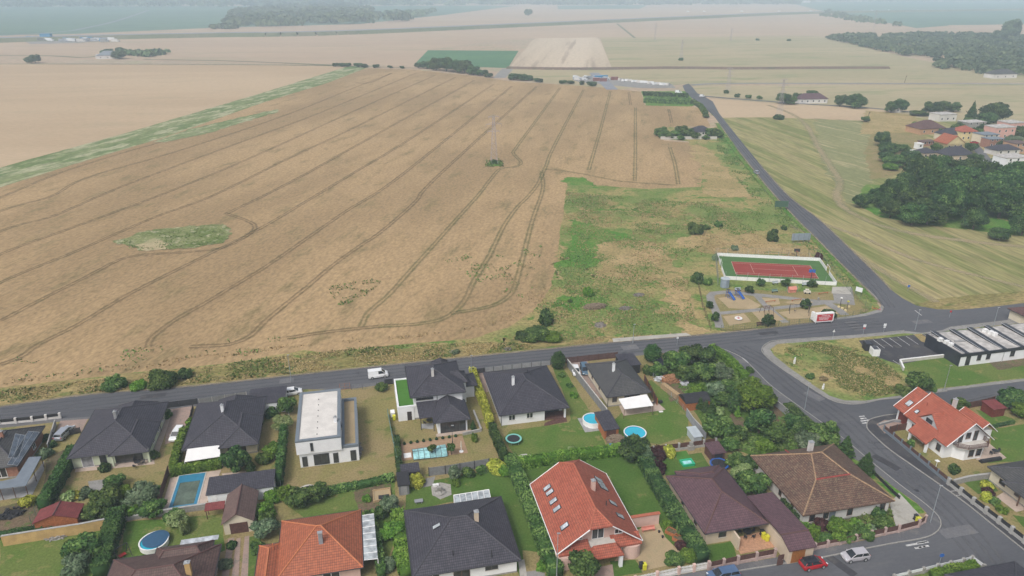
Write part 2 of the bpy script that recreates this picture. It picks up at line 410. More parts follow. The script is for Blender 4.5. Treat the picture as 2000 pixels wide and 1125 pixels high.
def tufts(name, px, n, size, mat, z=0.0, clump=0.12, thr=0.0, hgt=1.0, label=None, flat=0.35):
    P = [tuple(W(u, v, z)[:2]) for u, v in px]; xs = [p[0] for p in P]; ys = [p[1] for p in P]
    X = RNG.uniform(min(xs), max(xs), n * 4); Y = RNG.uniform(min(ys), max(ys), n * 4); k = in_poly(X, Y, P); X, Y = X[k], Y[k]
    if len(X) > n * 2: X, Y = X[:n * 2], Y[:n * 2]
    nz = np.array([mnoise.fractal(Vector((x * clump, y * clump, 3.3)), 1.0, 2.0, 4) for x, y in zip(X, Y)])
    k = nz + RNG.normal(0, 0.12, len(X)) > thr; X, Y, nz = X[k][:n], Y[k][:n], nz[k][:n]; m = len(X)
    if m == 0: return
    S_ = size * RNG.uniform(0.5, 1.5, m); Zs = z + np.abs(RNG.normal(0, 1, m)) * size * hgt * np.clip(0.5 + nz * 2, 0.3, 1.6)
    N_ = RNG.normal(size=(m, 3)); N_[:, 2] = np.abs(N_[:, 2]) * 0.8 + flat
    me = leaves(name, np.stack([X, Y, Zs], 1), N_, S_, np.clip(RNG.normal(0.5, 0.22, m) + nz * 0.4, 0, 1), mat)
    o = link(bpy.data.objects.new(name, me)); return tag(o, label, kind='stuff')
ANG = math.radians(12.5)          # the whole estate is laid out on this bearing
class House:
    """px = eave corners in the photo (front-left, front-right, back-right, back-left) at eave height ze.
    Local frame: x along the front, y away from the camera, origin on the ground at the centre."""
    def __init__(s, name, px, ze, label, cat='house', zg=0.34, ang=None, over=0.5, size=None, group=None):
        P = [W(u, v, ze) for u, v in px]; c = sum(P, Vector()) / 4
        s.a = ANG if ang is None else ang; ca, sa = math.cos(s.a), math.sin(s.a); ex = Vector((ca, sa, 0)); ey = Vector((-sa, ca, 0))
        s.w = ((P[1] - P[0]).dot(ex) + (P[2] - P[3]).dot(ex)) / 2; s.d = ((P[3] - P[0]).dot(ey) + (P[2] - P[1]).dot(ey)) / 2
        if size: s.w, s.d = size
        s.ze, s.zg, s.over = ze - zg, zg, over
        s.root = empty(name, (c.x, c.y, zg), s.a); tag(s.root, label, cat, group)
        s.ex, s.ey, s.c = ex, ey, Vector((c.x, c.y, zg)); s.roofo = None; s.wallmat = None
        s.fx, s.fy = s.w / 2 - over, s.d / 2 - over
    def L(s, u, v, z):
        p = W(u, v, z) - s.c; return Vector((p.dot(s.ex), p.dot(s.ey), z - s.zg))
    def walls(s, mat, z1=None, rect=None, plinth='stone', name='wall'):
        x0, x1, y0, y1 = rect or (-s.fx, s.fx, -s.fy, s.fy); z1 = s.ze - 0.19 if z1 is None else z1; s.wallmat = mat
        o = M().box(x0, x1, y0, y1, -0.1, z1).build(name, mat, s.root)
        if plinth:
            e = 0.03; M().box(x0 - e, x1 + e, y0 - e, y1 + e, -0.1, 0.28).build('plinth', plinth, s.root)
        return o
    def roof(s, faces, mat, cap=None, caps=None, name='roof', fascia=0.2, bottom=True):
        o = M().roof(faces, fascia, bottom).build(name, mat, s.root)
        if s.roofo is None: s.roofo = o
        if caps is not None and cap:
            m = M()
            for a, b in caps: m.tube((a[0], a[1], a[2] + 0.02), (b[0], b[1], b[2] + 0.02), 0.12, n=6)
            m.build('ridge_cap', cap, o)
        return o
    def hip(s, mat, zr, cap, rect=None, ridge='y', inset=None, ze=None, r0=None, r1=None, gutter='dark_metal', name='roof'):
        x0, x1, y0, y1 = rect or (-s.w / 2, s.w / 2, -s.d / 2, s.d / 2); ze = s.ze if ze is None else ze; zr = zr - s.zg
        cx, cy = (x0 + x1) / 2, (y0 + y1) / 2; hw = min(x1 - x0, y1 - y0) / 2
        if ridge == 'y': A = (cx, y0 + hw if r0 is None else r0, zr); B = (cx, y1 - hw if r1 is None else r1, zr)
        else: A = (x0 + hw if r0 is None else r0, cy, zr); B = (x1 - hw if r1 is None else r1, cy, zr)
        a, b, c, d = (x0, y0, ze), (x1, y0, ze), (x1, y1, ze), (x0, y1, ze)
        if ridge == 'y': F = [[a, b, A], [b, c, B, A], [c, d, B], [d, a, A, B]]; C_ = [(a, A), (b, A), (c, B), (d, B), (A, B)]
        else: F = [[a, b, B, A], [b, c, B], [c, d, A, B], [d, a, A]]; C_ = [(a, A), (d, A), (b, B), (c, B), (A, B)]
        if (Vector(A) - Vector(B)).length < 0.05:
            F = [[a, b, A], [b, c, A], [c, d, A], [d, a, A]]; C_ = C_[:4]
        o = s.roof(F, mat, cap, C_, name)
        if gutter:
            g = M(); r = 0.07; zz = ze - 0.06
            for p, q in ((a, b), (b, c), (c, d), (d, a)):
                v = (Vector(q) - Vector(p)).normalized(); n = Vector((v.y, -v.x, 0)) * 0.08
                g.tube((p[0] + n.x, p[1] + n.y, zz), (q[0] + n.x, q[1] + n.y, zz), r, n=6)
            g.build('gutter', gutter, o)
        return o
    def pipe(s, x, y, z1=None, mat='dark_metal'):
        M().tube((x, y, 0), (x, y, (z1 or s.ze) - 0.1), 0.06, n=6).build('drainpipe', mat, s.root)
    def win(s, side, p, z, w, h, n=2, frame='white_frame', pane='window_glass', rect=None, name='window', sill=True, parent=None):
        x0, x1, y0, y1 = rect or (-s.fx, s.fx, -s.fy, s.fy)
        T = {'F': lambda a, o, q: (a, y0 - o, q), 'B': lambda a, o, q: (-a, y1 + o, q), 'L': lambda a, o, q: (x0 - o, -a, q), 'R': lambda a, o, q: (x1 + o, a, q)}[side]
        def bx(m, a0, a1, o0, o1, q0, q1):
            P = [T(a0, o0, 0), T(a1, o0, 0), T(a1, o1, 0), T(a0, o1, 0)]; m.prism([(q[0], q[1]) for q in P], q0, q1)
        m = M(); f = 0.07; a0, a1 = p - w / 2, p + w / 2
        bx(m, a0, a1, 0.002, 0.07, z, z + f); bx(m, a0, a1, 0.002, 0.07, z + h - f, z + h)
        bx(m, a0, a0 + f, 0.002, 0.07, z + f, z + h - f); bx(m, a1 - f, a1, 0.002, 0.07, z + f, z + h - f)
        for i in range(1, n): c = a0 + w * i / n; bx(m, c - f * 0.6, c + f * 0.6, 0.002, 0.065, z + f, z + h - f)
        o = m.build(name, frame, parent or s.root)
        m = M(); bx(m, a0 + f, a1 - f, 0.003, 0.03, z + f, z + h - f); m.build('pane', pane, o)
        if sill and name == 'window': m = M(); bx(m, a0 - 0.06, a1 + 0.06, 0.002, 0.14, z - 0.06, z - 0.005); m.build('sill', 'pale_stone', o)
        return o
    def door(s, side, p, w=1.0, h=2.1, mat='dark_door', rect=None, z=0.0, name='door'):
        x0, x1, y0, y1 = rect or (-s.fx, s.fx, -s.fy, s.fy)
        T = {'F': lambda a, o: (a, y0 - o), 'B': lambda a, o: (-a, y1 + o), 'L': lambda a, o: (x0 - o, -a), 'R': lambda a, o: (x1 + o, a)}[side]
        o = M().prism([T(p - w / 2, 0.002), T(p + w / 2, 0.002), T(p + w / 2, 0.05), T(p - w / 2, 0.05)], z + 0.02, z + h).build(name, mat, s.root)
        q = p + w * 0.36; M().prism([T(q - 0.05, 0.052), T(q + 0.05, 0.052), T(q + 0.05, 0.1), T(q - 0.05, 0.1)], z + 1.0, z + 1.06).build('handle', 'steel', o)
        return o
    def chimney(s, x, y, z0, z1, w=0.55, d=0.45, mat='white_render', cap='steel', pot=True):
        o = M().box(x - w / 2, x + w / 2, y - d / 2, y + d / 2, z0, z1).build('chimney', mat, s.roofo)
        m = M().box(x - w / 2 - 0.06, x + w / 2 + 0.06, y - d / 2 - 0.06, y + d / 2 + 0.06, z1 + 0.002, z1 + 0.08)
        if pot: m.tube((x, y, z1 + 0.08), (x, y, z1 + 0.32), 0.13, n=10)
        m.build('chimney_cap', cap, o); return o
    def skylight(s, c, n, up, w, h, mat='skylight_glass'):
        c, n, up = Vector(c), Vector(n).normalized(), Vector(up).normalized(); e = up.cross(n).normalized(); m = M(); g = M()
        def slab(m, w, h, z0, z1):
            q = lambda a, b, z: tuple(c + e * a + up * b + n * z)
            lo = [q(-w / 2, -h / 2, z0), q(w / 2, -h / 2, z0), q(w / 2, h / 2, z0), q(-w / 2, h / 2, z0)]; hi = [q(-w / 2, -h / 2, z1), q(w / 2, -h / 2, z1), q(w / 2, h / 2, z1), q(-w / 2, h / 2, z1)]
            m.face(hi)
            for i in range(4): j = (i + 1) % 4; m.face([lo[i], lo[j], hi[j], hi[i]])
        slab(m, w, h, 0.0, 0.10); slab(g, w - 0.24, h - 0.24, 0.1, 0.13)
        o = m.build('skylight', 'dark_metal', s.roofo); g.build('skylight_pane', mat, o); return o
def interp(a, b, t): return tuple(x + (y - x) * t for x, y in zip(a, b))
def fence(label, px, h, style='panel', mat='slat_brown', post='dark_metal', z=0.34, gap=2.4, name='fence', cat='fence', pw=0.12, basemat='concrete', base=0.0, capmat='concrete', world=None, slats=0):
    P = [Vector(p) for p in world] if world else [W(u, v, z) for u, v in px]; c0 = P[0].copy(); root = empty(name, c0); tag(root, label, cat)
    P = [p - c0 for p in P]; last = None
    for a, b in zip(P[:-1], P[1:]):
        d = b - a; L = d.length; n = max(1, round(L / gap)); d.normalize(); nn = Vector((-d.y, d.x, 0)); rz = math.atan2(d.y, d.x)
        def bar(m, s0, s1, t, z0, z1, off=0.0):
            A, B = a + d * s0 + nn * off, a + d * s1 + nn * off; q = nn * t / 2
            m.prism([(A.x - q.x, A.y - q.y), (B.x - q.x, B.y - q.y), (B.x + q.x, B.y + q.y), (A.x + q.x, A.y + q.y)], z0, z1)
        if base: m = M(); bar(m, 0, L, 0.2, -0.15, base); m.build('base_wall', basemat, root)
        if style == 'wall':
            m = M(); bar(m, 0, L, pw, -0.15, h); m.build('wall_panel', mat, root)
            m = M(); bar(m, 0, L, pw + 0.08, h + 0.002, h + 0.06); m.build('coping', capmat, root)
        for i in range(n + 1):
            if i == 0 and last is not None: continue
            p = a + d * (L * i / n); m = M(); ph = h + (0.06 if style != 'wall' else 0.14)
            if style != 'wall' or pw > 0.3 or post != mat:
                m.obox((p.x, p.y, -0.15), pw + 0.012 if style != 'mesh' else 0.06, pw + 0.012 if style != 'mesh' else 0.06, ph + 0.15, rz); m.build('post', post, root)
        last = b
        if style in ('panel', 'slat'):
            for i in range(n):
                s0, s1 = L * i / n + pw / 2 + 0.01, L * (i + 1) / n - pw / 2 - 0.01; m = M()
                if slats:
                    k = slats
                    for j in range(k): bar(m, s0, s1, 0.03, base + 0.06 + (h - base - 0.08) * j / k, base + 0.06 + (h - base - 0.08) * (j + 0.8) / k)
                else: bar(m, s0, s1, 0.04, base + 0.02, h)
                m.build('panel', mat, root)
        if style == 'mesh':
            m = M()
            for zz in (0.1, h * 0.5, h - 0.03): bar(m, 0, L, 0.025, zz, zz + 0.03)
            k = int(L / 0.6)
            for i in range(k): bar(m, L * i / k, L * i / k + 0.02, 0.018, 0.05, h)
            m.build('wire_mesh', mat, root)
        if style == 'picket':
            m = M(); k = int(L / 0.22)
            for i in range(k): bar(m, L * i / k, L * i / k + 0.1, 0.03, base + 0.05, h)
            for zz in (base + 0.15, h - 0.3): bar(m, 0, L, 0.05, zz, zz + 0.07, 0.045)
            m.build('picket_panel', mat, root)
    return root
def car_root(kind, bodymat, label, u, v, rz, group=None, name='car', cat="car", z=0.224, roofmat=None, s=1.0, glassmat='car_glass'):
    """x forward. kind: hatch, estate, suv, van, sedan"""
    root = empty(name, W(u, v, z), rz); root.scale = (s, s, s); tag(root, label, cat, group)
    S = {  # length, width, side profile lower body (x,z), cabin: base x0,x1, roof x0,x1, belt z, roof z
        'hatch': (4.0, 1.74, [(-2.0, .42), (-1.98, .95), (-1.8, 1.0), (.75, .98), (1.55, .86), (1.92, .7), (2.0, .45)], (-1.93, 1.2, -1.55, .35), .95, 1.5),
        'estate': (4.7, 1.82, [(-2.35, .42), (-2.33, .95), (-2.2, 1.0), (1.0, .98), (1.95, .85), (2.3, .68), (2.35, .42)], (-2.25, 1.45, -1.95, .55), .96, 1.5),
        'suv': (4.5, 1.86, [(-2.25, .48), (-2.22, 1.05), (-2.1, 1.1), (.9, 1.1), (1.85, .98), (2.2, .8), (2.25, .5)], (-2.15, 1.35, -1.85, .5), 1.06, 1.68),
        'sedan': (4.6, 1.8, [(-2.3, .42), (-2.28, .95), (-1.6, 1.0), (1.0, .97), (1.9, .85), (2.25, .68), (2.3, .42)], (-1.75, 1.4, -.95, .45), .95, 1.45),
        'van': (4.4, 1.85, [(-2.2, .42), (-2.2, 1.1), (.9, 1.1), (1.8, 1.0), (2.12, .78), (2.2, .45)], (-2.19, 1.55, -2.12, .75), 1.08, 1.85)}[kind]
    Ln, Wd, prof, (bx0, bx1, rx0, rx1), zb, zr = S; hw = Wd / 2
    bm = bmesh.new(); n = len(prof); pts = [(x, z) for x, z in prof]; low = [(pts[-1][0] - 0.12, 0.24), (pts[0][0] + 0.12, 0.24)]; full = pts + low
    Lf = [bm.verts.new((x, -hw * (0.93 if z < .5 or z > .93 else 1), z)) for x, z in full]; R = [bm.verts.new((x, hw * (0.93 if z < .5 or z > .93 else 1), z)) for x, z in full]
    for i in range(len(full)): j = (i + 1) % len(full); bm.faces.new((Lf[i], Lf[j], R[j], R[i]))
    bm.faces.new(Lf[::-1]); bm.faces.new(R)
    bmesh.ops.bevel(bm, geom=bm.edges[:], offset=0.07, segments=2, affect='EDGES', profile=0.6)
    bmesh.ops.recalc_face_normals(bm, faces=bm.faces[:])
    me = bpy.data.meshes.new('body'); bm.to_mesh(me); bm.free(); me.polygons.foreach_set('use_smooth', [True] * len(me.polygons)); me.materials.append(MAT[bodymat])
    link(bpy.data.objects.new('body', me), root)
    a, b, ri = hw * 0.9, hw * 0.72, 0.06; zb2, zr2 = zb - 0.02, zr - ri
    B = [(bx0, -a, zb2), (bx1, -a, zb2), (bx1, a, zb2), (bx0, a, zb2)]; T = [(rx0, -b, zr2), (rx1, -b, zr2), (rx1, b, zr2), (rx0, b, zr2)]
    def strip(i, lo, hi, name, mat, out=0.0):
        j = (i + 1) % 4
        P = [interp(B[i], B[j], lo), interp(B[i], B[j], hi), interp(T[i], T[j], hi), interp(T[i], T[j], lo)]
        m = M().face([tuple(q) for q in P]); return m.build(name, mat, root)
    g = M()
    for i in range(4): j = (i + 1) % 4; g.face([B[i], B[j], T[j], T[i]])
    g.build('windows', glassmat if kind != 'van' else glassmat, root)
    rm = roofmat or bodymat; m = M(); e = 0.05
    m.prism([(rx0 - e, -b - .04), (rx1 + e, -b - .04), (rx1 + e, b + .04), (rx0 - e, b + .04)], zr2 - .01, zr); m.build('roof', rm, root)
    for (i, t) in ((0, 0.0), (0, 1.0), (0, .42), (2, .0), (2, 1.0), (2, .58)) if kind != 'van' else ((0, 0.0), (0, 1.0), (2, .0), (2, 1.0)):
        j = (i + 1) % 4; p, q = interp(B[i], B[j], t), interp(T[i], T[j], t); M().tube(p, q, 0.045, n=5).build('pillar', bodymat, root)
    if kind == 'van':
        for sgn in (-1, 1):
            m = M(); y = lambda z: sgn * (a + (b - a) * (z - zb2) / (zr2 - zb2) + 0.02)
            P = [(-2.17, y(zb2), zb2), (.05, y(zb2), zb2), (.02, y(zr2), zr2), (-2.13, y(zr2), zr2)]; m.face(P if sgn < 0 else P[::-1]); m.build('cargo_side', bodymat, root)
    for sx in (-1, 1):
        for sy in (-1, 1):
            x = sx * Ln * 0.31; y = sy * (hw - 0.09)
            wh = M().tube((x, y - 0.11, .32), (x, y + 0.11, .32), 0.32, n=16).build('wheel', 'rubber', root)
            M().tube((x, y + sy * 0.1, .32), (x, y + sy * 0.125, .32), 0.2, n=10).build('rim', 'steel', wh)
    for sy in (-1, 1):
        M().obox((Ln / 2 - 0.1, sy * (hw - .28), .62), .14, .32, .14, -sy * .25).build('headlight', 'lamp_glass', root)
        M().obox((-Ln / 2 + 0.04, sy * (hw - .22), .78), .08, .22, .2).build('taillight', 'red_plastic', root)
        M().obox((bx1 - .35, sy * (hw + .06), zb), .12, .16, .11).build('mirror', bodymat, root)
    M().obox((Ln / 2 + 0.005, 0, .42), .02, .5, .11).build('licence_plate', 'white_paint', root)
    return root
def lamp_post(u, v, h, label, mat='galv', arm=0.0, rz=0.0, z=0.34):
    root = empty('street_lamp', W(u, v, z), rz); tag(root, label, 'street lamp')
    M().tube((0, 0, 0), (0, 0, 0.9), 0.09, 0.08, 8).tube((0, 0, 0.9), (0, 0, h), 0.065, 0.04, 8).build('pole', mat, root)
    M().obox((arm * 0.5 + .1, 0, h), .5, .18, .09).build('lamp_head', 'steel', root); return root
def sign_post(u, v, h, label, shape='disc', face="sign_white", z=0.34, rz=0.0, size=0.35, extra=None):
    root = empty('road_sign', W(u, v, z), rz); tag(root, label, 'road sign')
    M().tube((0, 0, 0), (0, 0, h), 0.035, n=6).build('pole', 'galv', root); m = M()
    if shape == 'disc': m.tube((0, -.04, h - size), (0, -.06, h - size), size, n=20)
    elif shape == 'tri': m.face([(-size, -.05, h - 2 * size), (size, -.05, h - 2 * size), (0, -.05, h)]).face([(-size, -.03, h - 2 * size), (0, -.03, h), (size, -.03, h - 2 * size)])
    else: m.box(-size, size, -.06, -.04, h - 2 * size, h)
    m.build('sign_plate', face, root)
    if extra: M().box(-.25, .25, -.06, -.04, h - 2 * size - .45, h - 2 * size - .1).build('sign_plate', extra, root)
    return root
def pylon(u, v, h, label, wd=2.6, lean=0.0, mat='lattice', name='pylon'):
    root = empty(name, W(u, v, 0), ANG); tag(root, label, 'pylon'); m = M(); lv = 9; q = lambda k: (wd / 2 * (1 - 0.78 * k / lv), h * k / lv)
    t = 0.055
    for k in range(lv):
        (a, z0), (b, z1) = q(k), q(k + 1); A = [(-a, -a, z0), (a, -a, z0), (a, a, z0), (-a, a, z0)]; B = [(-b, -b, z1), (b, -b, z1), (b, b, z1), (-b, b, z1)]
        for i in range(4):
            j = (i + 1) % 4; m.tube(A[i], B[i], t, n=4, cap=False); m.tube(A[i], B[j], t * .6, n=4, cap=False); m.tube(A[j], B[i], t * .6, n=4, cap=False); m.tube(B[i], B[j], t * .6, n=4, cap=False)
    m.build('tower', mat, root)
    for f, l in ((0.99, 2.6), (0.84, 3.8), (0.69, 3.0)):
        z = h * f; m = M().tube((-l, 0, z), (l, 0, z), .09, n=4); m.tube((-l, 0, z), (0, 0, z + 1.0), .06, n=4); m.tube((l, 0, z), (0, 0, z + 1.0), .06, n=4)
        for s_ in (-1, 1): m.tube((s_ * l, 0, z), (s_ * l, 0, z - 1.2), .06, n=4)
        m.build('crossarm', mat, root)
    return root
def simple(name, label, cat, build, mat, u=None, v=None, z=0.34, rz=ANG, group=None, loc=None):
    m = M(); build(m); o = m.build(name, mat); o.location = loc if loc is not None else W(u, v, z); o.rotation_euler = (0, 0, rz); return tag(o, label, cat, group)
def thing(name, label, cat, u, v, z=0.34, rz=ANG, group=None):
    r = empty(name, W(u, v, z), rz); return tag(r, label, cat, group)
FANG = math.atan2((W(965, 164) - W(602, 394)).y, (W(965, 164) - W(602, 394)).x)   # bearing of the drilled rows
ground('far_ground', (.40, .30, .21), (.36, .29, .21), (.33, .29, .19), L=.004, Mi=.02, Fi=.2, bump=0)
ground('wheat', (.372, .260, .138), (.295, .206, .108), (.215, .166, .08), L=.02, Mi=.13, Fi=1.0, ang=FANG, stretch=3.0, fine=.26, bump=.18, cmix=(.5, .75), fstretch=1.8)
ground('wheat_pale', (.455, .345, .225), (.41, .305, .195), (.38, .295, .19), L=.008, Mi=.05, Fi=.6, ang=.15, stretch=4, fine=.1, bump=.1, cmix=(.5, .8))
ground('track_dirt', (.175, .13, .072), (.215, .155, .085), (.13, .125, .05), L=.05, Mi=.35, Fi=1.5, fine=.3, bump=.1)
ground('track_green', (.17, .18, .075), (.22, .19, .09), (.12, .16, .05), L=.05, Mi=.35, Fi=1.5, fine=.3, bump=.1)
soft('tramline', 'track_dirt', .52, .35, .25, .95, .6); soft('tramline_green', 'track_green', .55, .35, .25, .95, .6)
ground('green_strip', (.19, .225, .10), (.125, .18, .062), (.34, .34, .21), L=.04, Mi=.13, Fi=.6, ang=FANG - .1, stretch=3, fine=.34, bump=.2, cmix=(.46, .62))
ground('hollow', (.20, .22, .09), (.13, .17, .05), (.33, .32, .2), L=.08, Mi=.4, Fi=1.4, fine=.4, bump=.3)
ground('soy', (.075, .17, .085), (.085, .185, .085), (.065, .15, .075), L=.01, Mi=.05, Fi=.3, fine=.1, bump=.1)
ground('crop_teal', (.09, .165, .12), (.11, .19, .135), (.08, .15, .115), L=.002, Mi=.01, Fi=.05, fine=.08, bump=0)
ground('stubble', (.42, .32, .225), (.39, .295, .21), (.36, .29, .2), L=.004, Mi=.02, Fi=.1, ang=.05, stretch=5, fine=.07, bump=0)
ground('stubble_striped', (.53, .44, .33), (.44, .36, .26), (.34, .27, .2), L=.01, Mi=.05, Fi=.25, ang=math.radians(84), stretch=25, fine=.12, bump=0)
ground('meadow_far', (.32, .28, .165), (.37, .31, .19), (.25, .255, .135), L=.009, Mi=.03, Fi=.25, ang=.1, stretch=3, fine=.1, bump=0)
ground('meadow_mown', (.25, .235, .10), (.325, .275, .135), (.175, .19, .065), L=.012, Mi=.14, Fi=.7, ang=math.radians(-80), stretch=16, fine=.3, fstretch=9, bump=.1, cmix=(.46, .6))
ground('meadow_rows', (.20, .21, .095), (.25, .24, .115), (.37, .32, .18), L=.02, Mi=.24, Fi=.8, ang=math.radians(112), stretch=14, fine=.2, bump=.1, cmix=(.54, .64))
ground('hay_track', (.42, .34, .21), (.36, .31, .18), (.30, .28, .15), L=.03, Mi=.2, Fi=1.0, fine=.15, bump=.08)
soft('hay_ribbon', 'hay_track', .6, .3, .25, .8, .75)
ground('rough_meadow', (.16, .205, .058), (.29, .245, .10), (.11, .185, .04), L=.045, Mi=.22, Fi=1.3, fine=.38, bump=.3, cmix=(.53, .62), lmix=(.42, .58))
ground('rough_dry', (.37, .275, .135), (.29, .23, .10), (.18, .19, .065), L=.06, Mi=.26, Fi=1.4, fine=.34, bump=.3, cmix=(.55, .66))
ground('rough_green', (.080, .195, .028), (.13, .205, .045), (.27, .25, .10), L=.07, Mi=.22, Fi=1.4, fine=.36, bump=.35, cmix=(.57, .66))
ground('verge', (.30, .235, .105), (.20, .18, .065), (.13, .15, .045), L=.07, Mi=.4, Fi=1.8, ang=ANG, stretch=2.2, fine=.4, bump=.3, cmix=(.52, .64))
ground('lawn', (.078, .145, .026), (.12, .16, .04), (.20, .19, .07), L=.09, Mi=.35, Fi=3, fine=.24, bump=.06, cmix=(.56, .7))
ground('lawn_lush', (.062, .125, .022), (.085, .14, .03), (.15, .165, .05), L=.1, Mi=.4, Fi=3, fine=.22, bump=.06, cmix=(.6, .72))
ground('lawn_dry', (.215, .19, .075), (.26, .205, .10), (.13, .155, .045), L=.1, Mi=.35, Fi=3, fine=.26, bump=.06, cmix=(.55, .68))
ground('garden_soil', (.16, .115, .075), (.12, .10, .06), (.10, .13, .04), L=.15, Mi=.8, Fi=4, fine=.35, bump=.15)
ground('gravel_sand', (.40, .31, .19), (.36, .28, .17), (.33, .27, .16), L=.15, Mi=.7, Fi=5, fine=.12, bump=.03)
ground('pea_gravel', (.36, .34, .31), (.31, .30, .28), (.26, .25, .22), L=.2, Mi=1.0, Fi=6, fine=.2, bump=.04)
ground('asphalt', (.105, .108, .118), (.088, .091, .101), (.13, .13, .135), L=.05, Mi=.25, Fi=3, ang=ANG, stretch=5, fine=.09, bump=.012, cmix=(.56, .78), rough=.85)
ground('asphalt_old', (.135, .135, .143), (.115, .116, .125), (.155, .152, .15), L=.05, Mi=.25, Fi=4, fine=.13, bump=.012, rough=.88)
ground('asphalt_new', (.055, .055, .062), (.068, .067, .074), (.095, .09, .088), L=.1, Mi=.4, Fi=3, fine=.12, bump=.01, rough=.8)
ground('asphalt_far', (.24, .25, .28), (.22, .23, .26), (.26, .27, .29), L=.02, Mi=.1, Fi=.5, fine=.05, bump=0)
ground('pavement', (.27, .262, .25), (.235, .228, .218), (.20, .198, .18), L=.2, Mi=.9, Fi=5, fine=.12, bump=.01)
ground('concrete_slab', (.42, .40, .36), (.36, .345, .31), (.30, .29, .25), L=.15, Mi=.7, Fi=4, fine=.1, bump=.01)
ground('paving_pink', (.34, .25, .21), (.29, .22, .19), (.25, .21, .18), L=.3, Mi=1.2, Fi=6, fine=.16, bump=.01)
ground('embankment', (.13, .15, .08), (.16, .16, .10), (.10, .12, .06), L=.01, Mi=.05, Fi=.3, fine=.15, bump=0)
ground('soil_bank', (.14, .10, .08), (.17, .12, .09), (.12, .11, .07), L=.02, Mi=.1, Fi=.6, fine=.3, bump=.4)
ground('turf_green', (.065, .17, .03), (.07, .185, .035), (.055, .15, .025), L=.1, Mi=.5, Fi=5, fine=.08, bump=.01)
for nme, a, b_, c in (('leaf_mid', (.026, .062, .015), (.072, .132, .030), (.18, .26, .07)), ('leaf_dark', (.016, .042, .014), (.046, .092, .025), (.125, .19, .053)),
                      ('leaf_bright', (.05, .11, .012), (.10, .19, .022), (.18, .28, .045)), ('leaf_yellow', (.16, .18, .02), (.32, .33, .04), (.50, .48, .09)),
                      ('leaf_grey', (.06, .10, .05), (.11, .16, .085), (.20, .25, .15)), ('leaf_wood', (.014, .040, .012), (.050, .10, .026), (.145, .22, .060)),
                      ('leaf_thuja', (.018, .048, .012), (.040, .088, .020), (.075, .13, .032)), ('leaf_willow', (.11, .17, .05), (.20, .27, .10), (.32, .38, .18)),
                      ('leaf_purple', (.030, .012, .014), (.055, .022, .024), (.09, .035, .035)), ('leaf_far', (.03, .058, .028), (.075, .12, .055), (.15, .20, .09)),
                      ('straw', (.17, .125, .05), (.27, .20, .09), (.38, .285, .145)), ('weed', (.05, .095, .02), (.095, .155, .033), (.165, .215, .06)), ('brownweed', (.10, .075, .04), (.17, .125, .065), (.25, .19, .10))):
    leaf(nme, a, b_, c)
paint('bark', (.11, .085, .06), .9, .3, 6)
paint('white_render', (.77, .785, .80), .85, .05, .7, .2); paint('cream_render', (.62, .56, .44), .85, .07, .7, .2); paint('beige_render', (.56, .46, .35), .85, .07, .7, .2)
paint('green_render', (.55, .60, .45), .85, .07, .7, .2); paint('pink_render', (.60, .42, .36), .85, .08, .7, .2); paint('grey_white_render', (.60, .58, .56), .88, .12, .6, .2)
paint('salmon_render', (.62, .36, .31), .85, .08, .7, .2); paint('yellow_render', (.66, .55, .30), .85, .08, .7, .2); paint('orange_render', (.48, .29, .17), .85, .08, .7, .2)
paint('ochre_render', (.50, .34, .15), .9, .15, .8, .2); paint('brick', (.33, .17, .12), .9, .2, 3, .2); paint('stone', (.30, .29, .27), .9, .15, 3, .2); paint('pale_stone', (.52, .50, .46), .8, .1, 2, .3)
paint('concrete', (.36, .355, .34), .9, .15, 1.5, .2); paint('grey_block', (.27, .28, .30), .9, .12, 1.5, .2); paint('pink_stone', (.44, .33, .30), .9, .15, 2, .2)
paint('dark_metal', (.035, .036, .042), .5, .2, 2, .5); paint('steel', (.55, .56, .57), .35, .1, 3, .5, .6); paint('galv', (.36, .40, .43), .5, .1, 2, .5, .3)
paint('lattice', (.40, .36, .38), .6, .15, .5, .4); paint('white_paint', (.78, .78, .77), .6, .1, 3, .4); paint('road_paint', (.52, .52, .51), .8, .35, 2.5, .2)
paint('white_frame', (.78, .78, .78), .5, .04, 2, .4); paint('brown_frame', (.12, .065, .045), .5, .15, 2, .4); paint('dark_frame', (.04, .04, .045), .5, .1, 2, .4)
paint('dark_door', (.045, .035, .035), .5, .15, 2, .4); paint('wood_door', (.30, .12, .03), .55, .2, 4, .4); paint('red_wood', (.16, .035, .025), .7, .25, 4, .3); paint('orange_wood', (.36, .13, .05), .7, .25, 4, .3)
paint('slat_brown', (.11, .055, .045), .75, .25, 3, .3); paint('slat_dark', (.03, .03, .034), .6, .2, 3, .3); paint('slat_grey', (.20, .205, .21), .7, .15, 2, .3); paint('old_wood', (.22, .17, .12), .85, .3, 5, .2)
paint('roof_sheet_grey', (.17, .20, .235), .45, .12, .8, .5); paint('blue_grey_trim', (.16, .19, .22), .5, .08, 1, .4); paint('flat_roof', (.62, .595, .56), .9, .10, .5, .2, bump=.01); paint('ballast', (.46, .44, .42), .95, .3, .7, .2)
paint('rubber', (.02, .02, .022), .8, .1, 5, .3); paint('lamp_glass', (.75, .78, .8), .15, .05, 5, .6); paint('red_plastic', (.45, .015, .012), .3, .1, 4, .5)
paint('car_white', (.75, .76, .77), .25, .04, 2, .6); paint('car_silver', (.42, .45, .5), .28, .05, 2, .6, .4); paint('car_red', (.42, .012, .018), .25, .08, 2, .6); paint('car_black', (.018, .020, .028), .25, .1, 2, .6)
paint('car_blue', (.11, .19, .27), .28, .08, 2, .6, .3); paint('car_navy', (.10, .17, .30), .28, .08, 2, .6, .3); paint('car_lightsilver', (.55, .53, .56), .28, .05, 2, .6, .3)
